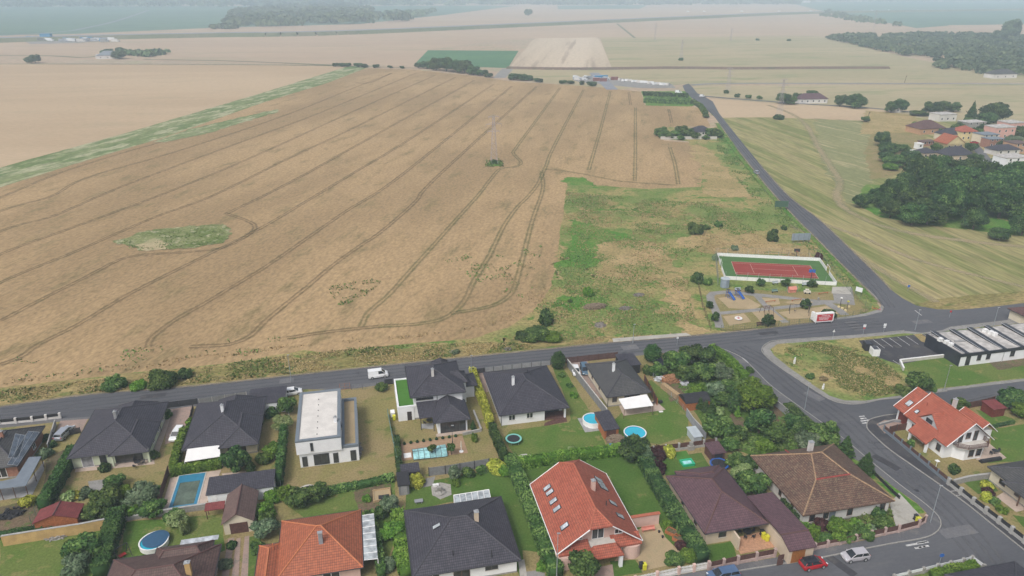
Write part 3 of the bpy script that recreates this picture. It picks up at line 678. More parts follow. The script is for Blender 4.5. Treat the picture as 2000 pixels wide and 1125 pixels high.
glass('window_glass', (.05, .055, .06)); glass('car_glass', (.025, .03, .035)); glass('car_glass_teal', (.10, .38, .34)); glass('skylight_glass', (.62, .66, .70), .12); glass('solar_glass', (.13, .16, .20), .15); glass('blind_grey', (.30, .31, .33), .5)
glass('canopy_glass', (.48, .52, .54), .15); glass('pool_cover_glass', (.38, .72, .74), .15)
paint('pool_water', (.035, .42, .58), .06, .06, .6, .6); paint('pool_water_green', (.10, .135, .10), .06, .3, .35, .6); paint('pool_liner', (.035, .20, .33), .4, .1, 1.5, .4); paint('pool_cover_blue', (.03, .09, .17), .45, .08, 2, .4)
paint('blue_plastic', (.03, .12, .42), .4, .1, 3, .5); paint('yellow_plastic', (.62, .60, .04), .45, .1, 3, .4); paint('green_plastic', (.02, .42, .22), .4, .1, 3, .5); paint('teal_pad', (.20, .52, .46), .5, .1, 3, .4)
paint('clinker_tile', (.46, .26, .16), .6, .2, 3, .3); paint('deck_wood', (.34, .225, .14), .75, .12, 2, .3); paint('terrace_stone', (.45, .36, .30), .8, .12, 1.2, .3); paint('terrace_grey', (.30, .30, .30), .85, .15, 1.0, .3)
paint('court_red', (.26, .045, .035), .85, .1, .3, .2); paint('court_green', (.07, .15, .045), .85, .12, .3, .2); paint('court_line', (.55, .42, .34), .85, .15, 1, .2)
paint('sign_white', (.72, .74, .76), .4, .05, 5, .4); paint('sign_red', (.5, .03, .04), .4, .05, 5, .4); paint('sign_blue', (.03, .12, .4), .4, .1, 5, .4); paint('sign_yellow', (.65, .5, .03), .4, .1, 5, .4)
paint('green_mesh', (.06, .12, .08), .6, .1, 5, .3); paint('grey_mesh', (.22, .23, .22), .6, .1, 5, .3); paint('firewood', (.36, .19, .10), .9, .5, 6, .2); paint('logs', (.42, .30, .17), .9, .4, 8, .2)
paint('tarp', (.60, .62, .66), .6, .25, 1, .3); paint('awning_white', (.76, .755, .74), .7, .04, .6, .3); paint('cream_plastic', (.62, .58, .48), .5, .08, 2, .4); paint('pink_plastic', (.60, .24, .18), .6, .12, 2, .4)
paint('clinic_dark', (.030, .034, .045), .35, .25, .6, .5); paint('copper_green', (.16, .26, .24), .6, .2, 2, .3); paint('rubble', (.22, .20, .18), .95, .35, 3, .2, bump=.05); paint('tank_grey', (.24, .29, .34), .5, .1, 1, .4)
paint('container_red', (.22, .10, .09), .6, .2, .5, .3); paint('container_blue', (.05, .25, .45), .5, .15, .5, .3); paint('shed_metal', (.42, .47, .50), .45, .08, .8, .5); paint('far_wall', (.62, .60, .58), .9, .1, .2, .2)
tiles('roof_anthracite', (.046, .044, .058), (.060, .057, .072), depth=.7, wcol=(.09, .085, .10), weather=.35); tiles('roof_anthracite_old', (.060, .060, .064), (.078, .077, .078), depth=.6, wcol=(.11, .11, .10), weather=.4)
tiles('roof_red', (.33, .085, .05), (.37, .105, .064), depth=.45, wcol=(.24, .09, .055), weather=.45); tiles('roof_orange', (.36, .11, .052), (.32, .095, .046), depth=.5, wcol=(.25, .10, .065), weather=.4)
tiles('roof_brown', (.098, .050, .047), (.12, .064, .06), depth=.4, wcol=(.14, .09, .08), weather=.3); tiles('roof_plum', (.095, .052, .062), (.11, .06, .07), depth=.35)
tiles('roof_old', (.098, .056, .042), (.15, .086, .06), depth=.6, row=.36, weather=.7, wcol=(.22, .17, .115)); tiles('roof_shed_brown', (.115, .075, .066), (.14, .09, .078), depth=.25)
tiles('roof_shed_red', (.15, .032, .032), (.19, .045, .042), depth=.2, row=.3); tiles('roof_brown_dark', (.085, .05, .045), (.11, .065, .058), depth=.4, wcol=(.17, .12, .09), weather=.35)
paint('cap_anth', (.060, .058, .070), .6, .1, 3); paint('cap_red', (.40, .125, .072), .7, .12, 3); paint('cap_orange', (.46, .16, .07), .7, .12, 3); paint('cap_brown', (.115, .06, .055), .7, .15, 3); paint('cap_old', (.33, .22, .13), .8, .3, 3); paint('cap_mid', (.30, .06, .05), .8, .3, 3)
patch('ground', [(-9000, -600), (9000, -600), (9000, 9000), (-9000, 9000)], 'far_ground', 0.0, world=True)
def fld(name, px, mat, z, amp=0, step=30): return patch(name, px, mat, z, amp, step)
fld('stubble_field', [(-900, 64), (190, 74), (650, 68), (1350, 39), (1600, 32), (1810, 55), (1640, 68), (1590, 72), (1000, 75), (835, 97), (808, 127), (650, 127), (0, 112), (-900, 110)], 'stubble', .05)
fld('stubble_field', [(150, 67), (420, 55), (700, 48), (870, 22), (980, 9), (1560, 10), (1590, 24), (1350, 33), (1000, 49), (650, 63), (190, 72)], 'stubble', .06)
fld('crop_field', [(-900, 14), (1010, 11), (860, 30), (700, 47), (420, 54), (150, 66), (-100, 71), (-900, 76)], 'crop_teal', .07)
fld('crop_field', [(1088, 11), (1265, 10), (1250, 17), (1090, 18)], 'crop_teal', .08)
fld('crop_field', [(1530, 4), (2900, 1), (2900, 50), (1990, 47), (1850, 50), (1790, 55), (1700, 38), (1600, 20), (1560, 10)], 'crop_teal', .08)
fld('stubble_field', [(1850, 49), (2900, 44), (2900, 66), (2000, 68), (1880, 60)], 'stubble', .09)
fld('crop_field', [(836, 98), (1013, 99), (992, 133), (930, 131), (808, 127)], 'soy', .10)
fld('stubble_field', [(1042, 75), (1170, 73), (1195, 133), (995, 132)], 'stubble_striped', .10)
fld('meadow', [(1172, 73), (1600, 71), (1640, 78), (1760, 110), (1890, 135), (2900, 120), (2900, 165), (1990, 161), (1340, 165), (1180, 140), (1195, 133)], 'meadow_far', .11)
fld('meadow', [(990, 133), (1195, 133), (1740, 134), (1990, 160), (1340, 164), (1200, 175), (1050, 160), (990, 152)], 'meadow_far', .115)
fld('meadow', [(1340, 168), (2000, 163), (2900, 168), (2900, 300), (2000, 270), (1830, 235), (1600, 210), (1480, 198), (1385, 190), (1350, 178)], 'meadow_far', .12)
fld('stubble_field', [(1380, 192), (1480, 199), (1700, 212), (1735, 217), (1690, 236), (1500, 229), (1400, 230), (1390, 205)], 'wheat_pale', .13, .8, 6)
fld('wheat_field', [(-900, 126), (0, 125), (560, 128), (682, 130), (520, 180), (245, 261), (0, 328), (-500, 465), (-900, 560)], 'wheat_pale', .12)
fld('grass_strip', [(682, 129), (720, 131), (640, 163), (518, 200), (315, 271), (140, 323), (0, 367), (-500, 520), (-900, 640), (-900, 560), (-500, 465), (0, 327), (245, 260), (520, 179)], 'green_strip', .13, .8, 4)
WB = [(0, 366), (140, 322), (315, 270), (518, 199), (640, 162), (715, 133), (808, 136), (930, 149), (1000, 159), (1140, 168), (1196, 173), (1252, 179), (1259, 205), (1350, 207), (1371, 214), (1388, 247),
      (1320, 247), (1290, 251), (1282, 262), (1297, 275), (1345, 278), (1362, 300), (1372, 330), (1368, 365), (1262, 369), (1165, 362), (1108, 352), (1103, 400), (1094, 450), (1088, 505), (1080, 540), (1074, 565), (1046, 604), (990, 640), (920, 662), (780, 672), (640, 690),
      (595, 684), (455, 708), (350, 720), (175, 737), (0, 762), (-400, 820), (-900, 900), (-900, 640)]
fld('wheat_field', WB, 'wheat', .14, .5, 2.5)
fld('rough_grass', [(-900, 900), (-400, 820), (0, 760), (350, 714), (595, 680), (780, 668), (920, 660), (990, 638), (1046, 602), (1074, 560), (1088, 500), (1104, 350), (1165, 352), (1368, 355), (1345, 276), (1290, 270), (1290, 248), (1392, 250), (1405, 245), (1500, 365),
      (1560, 432), (1640, 520), (1712, 590), (1722, 605), (1700, 622), (1592, 629), (1400, 651), (1190, 669), (1050, 684), (700, 719), (400, 752), (160, 774), (0, 794), (-900, 905)], 'rough_meadow', .135)
fld('mown_meadow', [(1378, 205), (1390, 225), (1420, 228), (1560, 230), (1700, 236), (1735, 222), (1830, 235), (2300, 280), (2900, 420), (2900, 640), (2000, 592), (1930, 600), (1860, 606), (1815, 603), (1785, 596), (1748, 578), (1690, 530), (1590, 432), (1475, 320), (1430, 265)], 'meadow_mown', .125, .3, 3)
fld('mown_meadow', [(1590, 232), (1690, 236), (1712, 300), (1700, 375), (1660, 400), (1610, 330)], 'meadow_rows', .13, 3.0, 3)
fld('rough_grass', [(1690, 215), (1790, 225), (1800, 262), (1770, 270), (1740, 262), (1680, 262)], 'rough_dry', .134, 2, 3)
fld('rough_grass', [(1700, 262), (1800, 258), (1850, 330), (1700, 350), (1690, 300)], 'lawn_dry', .138, 2, 3)
fld('rough_grass', [(1665, 395), (1720, 425), (1800, 438), (2000, 462), (2300, 490), (2400, 440), (1900, 370), (1690, 360)], 'rough_green', .14, 1.2, 3)
fld('rough_grass', [(1770, 597), (1850, 580), (2100, 560), (2100, 590), (1860, 607), (1810, 604)], 'verge', .132, .6, 2)
for i, (px, mt) in enumerate((([(1113, 372), (1170, 365), (1300, 378), (1440, 395), (1500, 405), (1480, 420), (1400, 440), (1340, 432), (1250, 412), (1130, 405)], 'rough_green'),
        ([(1100, 350), (1140, 347), (1162, 358), (1150, 368), (1110, 374)], 'rough_green'), ([(1110, 430), (1170, 440), (1240, 470), (1280, 500), (1210, 510), (1150, 520), (1096, 523)], 'rough_green'),
        ([(1375, 300), (1400, 305), (1412, 340), (1408, 372), (1370, 372)], 'rough_green'), ([(1390, 250), (1412, 262), (1440, 310), (1480, 370), (1506, 395), (1490, 395), (1440, 330)], 'rough_green'),
        ([(1120, 405), (1260, 418), (1400, 430), (1420, 410), (1430, 425), (1350, 440), (1200, 432)], 'rough_dry'), ([(1320, 470), (1380, 452), (1450, 448), (1510, 470), (1590, 480), (1600, 500), (1500, 500), (1400, 497), (1340, 490)], 'rough_dry'),
        ([(1096, 360), (1106, 380), (1104, 440), (1098, 500), (1090, 560), (1080, 570), (1088, 505), (1096, 440)], 'rough_dry'), ([(1180, 470), (1300, 480), (1330, 540), (1230, 560), (1150, 540)], 'rough_dry'), ([(1290, 520), (1340, 540), (1350, 600), (1372, 645), (1320, 655), (1310, 600)], 'rough_dry'), ([(1190, 620), (1290, 600), (1370, 640), (1360, 650), (1200, 665), (1090, 675), (1080, 660)], 'rough_dry'),
        ([(1085, 580), (1180, 570), (1200, 590), (1130, 605), (1080, 604)], 'rough_green'), ([(700, 690), (1090, 655), (1090, 664), (700, 704)], 'verge'), ([(1345, 282), (1372, 282), (1420, 330), (1480, 392), (1370, 378), (1373, 330)], 'rough_dry'))):
    fld('rough_grass', px, mt, .142 + i * .004, 4.5, .8)
fld('verge', [(-900, 880), (-400, 800), (0, 757), (200, 737), (480, 708), (700, 686), (920, 668), (1050, 668), (1190, 655), (1190, 668), (1050, 681), (700, 717), (400, 750), (160, 772), (0, 792), (-900, 903)], 'verge', .195, .8, 1.2)
ground('wear_light', (.155, .155, .163), (.135, .135, .145), (.17, .165, .16), L=.1, Mi=.5, Fi=3, fine=.15, bump=0); soft('wheel_wear', 'wear_light', .42, .35, .2, .8, .8); ground('dust', (.30, .25, .18), (.26, .22, .16), (.2, .18, .1), L=.1, Mi=.5, Fi=3, fine=.2, bump=0); soft('road_dust', 'dust', .75, .7, .3, .8, .7)
soft('verge_soft', 'rough_green', .85, .4, .25, .75, .8)
patch('road', [(-900, 905), (0, 793), (160, 771), (400, 750), (700, 718), (1050, 682), (1190, 668), (1400, 650), (1592, 628), (1690, 617), (1722, 610), (1727, 602), (1718, 588), (1650, 521), (1600, 470), (1550, 420), (1500, 365), (1440, 290), (1412, 250), (1396, 228),
      (1372, 206), (1350, 190), (1338, 178), (1333, 167), (1345, 163), (1352, 170), (1362, 182), (1375, 188), (1392, 198), (1405, 222), (1440, 266), (1484, 320), (1538, 380), (1602, 430), (1655, 480), (1707, 530), (1742, 567), (1762, 582), (1790, 597), (1830, 604), (1870, 605), (1930, 600), (2000, 592), (2900, 520),
      (2900, 1500), (2600, 1700), (1300, 1700), (900, 1500), (-900, 1300)], 'asphalt', .22, thick=.3)
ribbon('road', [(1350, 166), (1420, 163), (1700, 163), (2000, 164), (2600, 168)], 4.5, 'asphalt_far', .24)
ribbon('road', [(1366, 187), (1440, 193), (1560, 202), (1700, 211), (1800, 222), (1830, 232)], 4.0, 'asphalt_old', .24)
G0 = .10
def block(px, mat_top, walk=True, z=.34): return patch('plot_ground', px, mat_top, z, .0, thick=.3)
SOUTH = [(-900, 945), (0, 825), (174, 814), (386, 786), (482, 772), (562, 764), (700, 752), (790, 739), (928, 722), (1050, 709), (1204, 694), (1290, 686), (1370, 677), (1392, 675), (1420, 684), (1450, 699), (1475, 722), (1510, 756), (1590, 814), (1650, 858), (1700, 900), (1760, 948), (1800, 978),
         (1816, 992), (1832, 1008), (1837, 1024), (1826, 1040), (1800, 1051), (1730, 1063), (1600, 1089), (1500, 1105), (1400, 1120), (1300, 1140), (1100, 1170), (900, 1300), (-900, 1500)]
patch('pavement', SOUTH, 'asphalt_old', .32, thick=.2)
MR = [(-900, 900), (0, 809), (400, 764), (700, 732), (1050, 695), (1400, 664), (1600, 641), (1720, 630)]; NRD = [(1735, 600), (1700, 555), (1610, 458), (1540, 392), (1478, 322), (1428, 262), (1385, 212)]; SRD = [(1440, 680), (1500, 712), (1560, 760), (1640, 815), (1700, 870), (1760, 925), (1830, 985), (1900, 1060), (1960, 1140)]
ribbon('road_wear', MR, .8, 'wheel_wear', .224, (-2.2, -.7, .8, 2.3)); ribbon('road_wear', NRD, .8, 'wheel_wear', .224, (-1.7, -.3, 1.0)); ribbon('road_wear', SRD, .9, 'wheel_wear', .226, (-2.4, -.8, .9, 2.4)); ribbon('road_wear', [(1700, 870), (1790, 865), (1860, 800), (2000, 765)], .9, 'wheel_wear', .228, (-1, 1))
ribbon('road_dust', [(-900, 903), (0, 793.5), (160, 771.5), (400, 751), (700, 718.5), (1050, 683), (1190, 669), (1400, 651), (1592, 629)], 1.3, 'road_dust', .23); ribbon('road_dust', [(1718, 590), (1650, 522), (1600, 471), (1550, 421), (1500, 366), (1440, 291)], 1.4, 'road_dust', .23); ribbon('road_dust', [(1742, 567), (1707, 530), (1655, 480), (1602, 430), (1538, 380), (1484, 320)], 1.4, 'road_dust', .23)
ribbon('verge_growth', [(1712, 590), (1640, 517), (1590, 466), (1540, 416), (1490, 361), (1430, 286), (1400, 240)], 4.5, 'verge_soft', .20)
for u, v, l, w_, mt in ((300, 775, 5, 1.6, 'asphalt_new'), (560, 745, 3, 2, 'wear_light'), (860, 716, 7, 1.2, 'asphalt_new'), (1230, 680, 4, 2.2, 'wear_light'), (1500, 652, 5, 1.5, 'asphalt_new'), (1590, 775, 4, 2, 'wear_light'), (1730, 905, 5, 1.6, 'asphalt_new'), (1870, 1040, 6, 2, 'wear_light'), (1640, 1105, 5, 1.4, 'asphalt_new'), (1800, 630, 5, 2, 'wear_light')):
    p = W(u, v, 0); tag(M().obox((p.x, p.y, .218), l, w_, .0135, ANG + (1.9 if 1550 < u < 1760 else 0)).build('road_patch', mt), kind='structure')
for u, v in ((1220, 690), (1470, 690), (1640, 830), (1803, 637), (1790, 960), (700, 730)): p = W(u, v, 0); tag(M().disc((p.x, p.y), .38, .236, 14).build('manhole_cover', 'dark_metal'), kind='structure')
ZG = .34
patch('garden_ground', [(-900, 960), (0, 836), (130, 822), (174, 818), (386, 793), (482, 777), (562, 770), (700, 758), (790, 745), (928, 727), (1050, 714), (1204, 699), (1290, 690), (1385, 681), (1440, 712), (1500, 775), (1580, 836), (1640, 880), (1700, 914), (1744, 950), (1790, 982), (1810, 1002), (1808, 1018),
      (1752, 1039), (1695, 1054), (1600, 1072), (1530, 1086), (1384, 1112), (1240, 1138), (1100, 1165), (900, 1300), (-900, 1500)], 'lawn_dry', .34)
def lawn(px, mat='lawn', z=.35, amp=.25, name='lawn'): return patch(name, px, mat, z, amp, .8)
lawn([(1388, 683), (1440, 714), (1500, 776), (1580, 836), (1640, 880), (1700, 915), (1744, 951), (1790, 983), (1808, 1002), (1795, 1002), (1740, 965), (1690, 925), (1620, 875), (1540, 800), (1460, 735), (1410, 700)], 'rough_green', .352, .3, 'verge')
lawn([(556, 760), (600, 900), (700, 905), (775, 930), (760, 760), (690, 762)], 'lawn_dry', .35)
lawn([(700, 765), (762, 758), (775, 930), (700, 930), (560, 950), (556, 930), (690, 905)], 'lawn_dry', .354)
lawn([(985, 855), (1000, 840), (1110, 825), (1135, 800), (1170, 840), (1185, 875), (1140, 885), (1010, 898)], 'lawn', .356)
lawn([(1078, 712), (1095, 710), (1180, 850), (1120, 850), (1112, 800)], 'lawn', .36)
lawn([(1215, 805), (1290, 790), (1345, 790), (1345, 850), (1290, 868), (1225, 860), (1190, 830)], 'lawn', .362)
lawn([(1250, 745), (1272, 742), (1345, 800), (1330, 830), (1290, 800)], 'lawn', .366)
lawn([(1012, 905), (1240, 890), (1300, 1000), (1335, 1085), (1240, 1040), (1190, 930), (1030, 940)], 'lawn_lush', .358)
lawn([(795, 945), (840, 940), (990, 912), (1020, 960), (1060, 1090), (1040, 1130), (1015, 1130), (975, 970), (880, 980), (790, 1000)], 'lawn_lush', .364)
lawn([(1020, 1075), (1070, 1080), (1075, 1130), (1020, 1130)], 'lawn_dry', .368)
lawn([(0, 1052), (100, 1040), (200, 1030), (190, 1130), (0, 1130)], 'lawn', .356)
lawn([(245, 1020), (430, 1005), (440, 1075), (260, 1130), (235, 1080)], 'lawn', .358)
lawn([(480, 1050), (508, 1045), (500, 1130), (475, 1130)], 'lawn_lush', .36)
lawn([(600, 985), (690, 970), (770, 960), (770, 1060), (740, 1130), (715, 1010), (690, 990)], 'lawn', .36)
lawn([(1280, 895), (1370, 885), (1400, 930), (1300, 930)], 'lawn_lush', .362)
lawn([(1382, 1065), (1430, 1055), (1440, 1085), (1385, 1105)], 'lawn_lush', .366)
lawn([(1190, 1095), (1240, 1092), (1252, 1118), (1195, 1128)], 'lawn_lush', .37)
lawn([(1290, 690), (1390, 685), (1500, 775), (1640, 880), (1660, 905), (1480, 890), (1400, 870), (1345, 790), (1270, 730)], 'lawn_lush', .366, .5)
lawn([(1505, 790), (1520, 795), (1570, 850), (1600, 890), (1540, 890), (1525, 850), (1500, 830)], 'garden_soil', .372, .6, 'garden_bed')
lawn([(1400, 830), (1440, 800), (1460, 830), (1490, 880), (1420, 880)], 'garden_soil', .376, .6, 'garden_bed')
lawn([(1295, 735), (1340, 720), (1350, 770), (1310, 785)], 'garden_soil', .376, .5, 'garden_bed')
lawn([(85, 900), (150, 865), (140, 900), (110, 980), (70, 985), (90, 940)], 'garden_soil', .352, .4, 'garden_bed')
lawn([(0, 990), (60, 975), (110, 985), (90, 1030), (0, 1040)], 'garden_soil', .354, .4, 'garden_bed')
lawn([(560, 985), (770, 940), (772, 1000), (700, 1010), (600, 1015)], 'lawn', .352)
lawn([(710, 940), (760, 935), (765, 985), (700, 1000), (690, 960)], 'garden_soil', .374, .5, 'garden_bed')
lawn([(1560, 1015), (1740, 990), (1745, 1030), (1600, 1065)], 'garden_soil', .35, .3, 'garden_bed')
def pave(name, px, mat, z=.38, th=.06): return patch(name, px, mat, z, thick=th)
pave('driveway', [(328, 800), (376, 793), (366, 855), (322, 868)], 'paving_pink'); pave('driveway', [(118, 822), (172, 818), (160, 842), (106, 852)], 'paving_pink', .383)
pave('path', [(300, 880), (318, 830), (330, 800), (338, 800), (322, 850), (306, 895)], 'terrace_stone', .386)
pave('terrace', [(148, 912), (300, 893), (302, 906), (146, 922)], 'terrace_stone', .39); pave('terrace', [(0, 950), (60, 935), (86, 900), (86, 918), (62, 968), (0, 977)], 'terrace_grey', .388)
pave('patio', [(172, 940), (222, 934), (214, 956), (176, 962)], 'pavement', .384)
pave('pool_deck', [(315, 994), (334, 930), (432, 918), (402, 986)], 'terrace_stone', .39)
pave('path', [(432, 1130), (446, 1052), (458, 1050), (446, 1130)], 'paving_pink', .384); pave('path', [(452, 1130), (462, 1052), (470, 1050), (466, 1130)], 'paving_pink', .387); pave('path', [(470, 1130), (478, 1048), (487, 1046), (484, 1130)], 'paving_pink', .384)
pave('path', [(433, 925), (480, 920), (470, 935), (440, 938)], 'terrace_stone', .388)
pave('wood_deck', [(777, 868), (903, 851), (914, 884), (783, 900)], 'deck_wood', .42); pave('terrace', [(822, 828), (850, 826), (845, 838), (822, 836)], 'terrace_grey', .39)
pave('driveway', [(936, 727), (950, 725), (955, 765), (940, 765)], 'paving_pink', .382); pave('driveway', [(1110, 706), (1146, 702), (1184, 776), (1166, 776)], 'paving_pink', .384)
pave('driveway', [(1290, 690), (1303, 689), (1312, 715), (1285, 722)], 'garden_soil', .384)
pave('terrace', [(1208, 790), (1280, 782), (1300, 800), (1218, 812)], 'terrace_stone', .384); pave('terrace', [(1064, 826), (1104, 810), (1108, 823), (1062, 832)], 'slat_brown', .4)
pave('yard', [(1238, 1040), (1282, 1012), (1300, 1050), (1336, 1085), (1322, 1100), (1255, 1115), (1246, 1092), (1200, 1096)], 'gravel_sand', .376, .02)
pave('terrace', [(1428, 1052), (1495, 1036), (1514, 1068), (1447, 1082)], 'clinker_tile', .4); pave('driveway', [(1738, 984), (1756, 962), (1806, 1016), (1752, 1036)], 'concrete_slab', .385)
pave('path', [(1012, 1095), (1024, 1092), (1030, 1130), (1016, 1130)], 'concrete_slab', .39); pave('driveway', [(1018, 1118), (1062, 1112), (1066, 1130), (1020, 1130)], 'pavement', .383)
pave('path', [(1160, 1110), (1196, 1102), (1200, 1130), (1164, 1132)], 'paving_pink', .386)
pave('pond_rockery', [(842, 950), (860, 942), (880, 946), (882, 966), (860, 975), (844, 966)], 'pea_gravel', .4)
pave('path', [(830, 935), (850, 930), (845, 948), (826, 952)], 'pavement', .386)
ISL = [(1489, 680), (1500, 670), (1520, 665), (1600, 660), (1688, 654), (1766, 646), (1800, 650), (1840, 645), (1856, 638), (1924, 630), (1976, 624), (2100, 609), (2600, 545), (2600, 660), (2000, 744), (1850, 762), (1760, 775), (1720, 779), (1680, 787), (1646, 786), (1620, 778), (1590, 760), (1550, 734), (1518, 712), (1493, 691)]
patch('pavement', ISL, 'pavement', .33, thick=.2)
lawn([(1504, 682), (1520, 672), (1600, 665), (1688, 659), (1766, 651), (1820, 652), (1860, 645), (1980, 632), (2600, 552), (2600, 655), (2000, 739), (1850, 757), (1760, 772), (1690, 782), (1650, 782), (1620, 773), (1590, 753), (1550, 724), (1512, 694)], 'rough_meadow', .345, .2, 'rough_grass')
lawn([(1620, 720), (1660, 700), (1740, 720), (1762, 735), (1750, 765), (1640, 750), (1600, 730)], 'rough_dry', .352, 1.0, 'rough_grass')
lawn([(1770, 708), (1843, 697), (1873, 715), (2000, 695), (2300, 655), (2300, 690), (2000, 737), (1850, 756), (1780, 762)], 'lawn', .36, .2)
lawn([(1930, 706), (2000, 697), (2200, 670), (2200, 690), (2000, 715), (1950, 722)], 'garden_soil', .37, .5, 'garden_bed')
patch('car_park', [(1677, 665), (1784, 654), (1836, 650), (1870, 660), (1900, 670), (1830, 697), (1757, 712), (1738, 706), (1718, 699), (1692, 684)], 'asphalt_new', .366)
lawn([(1784, 653), (1800, 652), (1817, 666), (1812, 671), (1800, 667)], 'rough_dry', .39, .1, 'kerb_island')
for a, b in (((1689, 665), (1706, 677)), ((1705, 663), (1728, 680)), ((1721, 661.6), (1744, 678)), ((1737, 660), (1760.6, 676.5)), ((1753, 658), (1777, 674.5)), ((1769.6, 656.5), (1793.6, 672.5)), ((1744, 703.6), (1757, 712))):
    ribbon('parking_line', [a, b], .14, 'road_paint', .374)
EAST = [(1694, 830), (1698, 820), (1728, 812), (1780, 806), (1891, 790), (2000, 772), (2600, 690), (2600, 1560), (2000, 1072), (1950, 1032), (1890, 984), (1856, 959), (1800, 920), (1740, 878), (1710, 852), (1696, 838)]
patch('pavement', EAST, 'asphalt_new', .33, thick=.2)
lawn([(1730, 838), (1760, 812), (1890, 795), (2000, 778), (2600, 700), (2600, 1500), (2000, 1050), (1850, 936), (1740, 848)], 'lawn_dry', .35, 0)
lawn([(1938, 838), (2000, 828), (2300, 780), (2300, 880), (2000, 900), (1930, 905)], 'lawn', .358); lawn([(1880, 940), (1935, 935), (1950, 960), (1910, 965)], 'lawn_lush', .36)
lawn([(1905, 800), (1960, 812), (1985, 820), (1938, 836)], 'lawn', .36); lawn([(1975, 1005), (2010, 1010), (2010, 1040)], 'lawn_lush', .36)
pave('driveway', [(1712, 828), (1728, 820), (1770, 824), (1778, 832), (1760, 838), (1728, 846)], 'paving_pink', .384)
pave('terrace', [(1906, 898), (1930, 864), (1966, 894), (1950, 900)], 'terrace_stone', .384); pave('terrace', [(1946, 970), (1985, 1000), (2000, 996), (2000, 985), (1970, 955)], 'terrace_stone', .384)
patch('pavement', [(1640, 1160), (1748, 1131), (1878, 1101), (1898, 1095), (1922, 1113), (2100, 1240), (2100, 1500), (1600, 1500)], 'asphalt_new', .33, thick=.2)
lawn([(1700, 1140), (1880, 1100), (1897, 1094), (1916, 1108), (2050, 1210), (2050, 1400), (1700, 1400)], 'lawn', .35, 0)
def kerb(px, name='kerb'):
    L = smooth_line([W(u, v, .34) for u, v in px], .8); m = M()
    for a, b in zip(L[:-1], L[1:]):
        d = (b - a).normalized(); n = Vector((-d.y, d.x, 0)) * .08; m.prism([(a - n)[:2], (b - n)[:2], (b + n)[:2], (a + n)[:2]], .2, .372, bottom=False)
    tag(m.build(name, 'stone'), kind='structure')
kerb([(1395, 676), (1422, 685), (1450, 699), (1475, 722), (1510, 756), (1590, 814), (1650, 858), (1700, 900), (1760, 948), (1800, 978), (1817, 992), (1833, 1008), (1838, 1024), (1827, 1040), (1800, 1051), (1730, 1063), (1600, 1089), (1500, 1105), (1400, 1121)])
kerb([(1850, 763), (1760, 776), (1720, 780), (1680, 788), (1646, 787), (1620, 779), (1590, 761), (1550, 735), (1518, 713), (1493, 692), (1488, 680), (1500, 669), (1520, 664), (1600, 659), (1688, 653), (1766, 645)])
kerb([(1891, 789), (1780, 805), (1728, 811), (1699, 819), (1693, 830), (1696, 839), (1710, 853), (1740, 879), (1800, 921), (1856, 960), (1890, 985), (1950, 1033), (2000, 1073), (2060, 1120)])
kerb([(1784, 653), (1800, 651), (1818, 666), (1812, 672)])
for u, v, l in ((1683, 815, 1.2), (1686, 819, 1.3), (1690, 823, 2.2), (1688, 828, 1.0), (1791, 1064, 4.0), (1800, 1061, 1.8), (1793, 1072, 1.2), (1800, 1070, 1.2), (1808, 1069, 1.0)):
    p = W(u, v, 0); tag(M().obox((p.x, p.y, .222), l, .35, .004, ANG).build('road_marking', 'road_paint'), kind='structure')
ribbon('road_marking', [(1787, 606), (1800, 616)], .2, 'road_paint', .226); ribbon('road_marking', [(1450, 699), (1461, 708)], .25, 'road_paint', .378)
ribbon('road_marking', [(1487, 1089), (1560, 1074)], .12, 'road_paint', .226)
ribbon('road_patch', [(1660, 628), (1680, 645)], 3.0, 'asphalt_old', .224)
for q in (((1856, 959.5), (1872, 958)), ((1866, 967.5), (1882, 966.5))): ribbon('road_marking', q, .12, 'road_paint', .338)
pave('gate_apron', [(1196, 661), (1340, 650), (1350, 655), (1198, 668)], 'concrete_slab', .24, .1)
patch('pavement', [(1590, 624), (1640, 620), (1690, 612), (1716, 604), (1722, 596), (1712, 580), (1690, 560), (1705, 575), (1727, 600), (1722, 609), (1690, 617), (1592, 629)], 'pavement', .3, thick=.15)
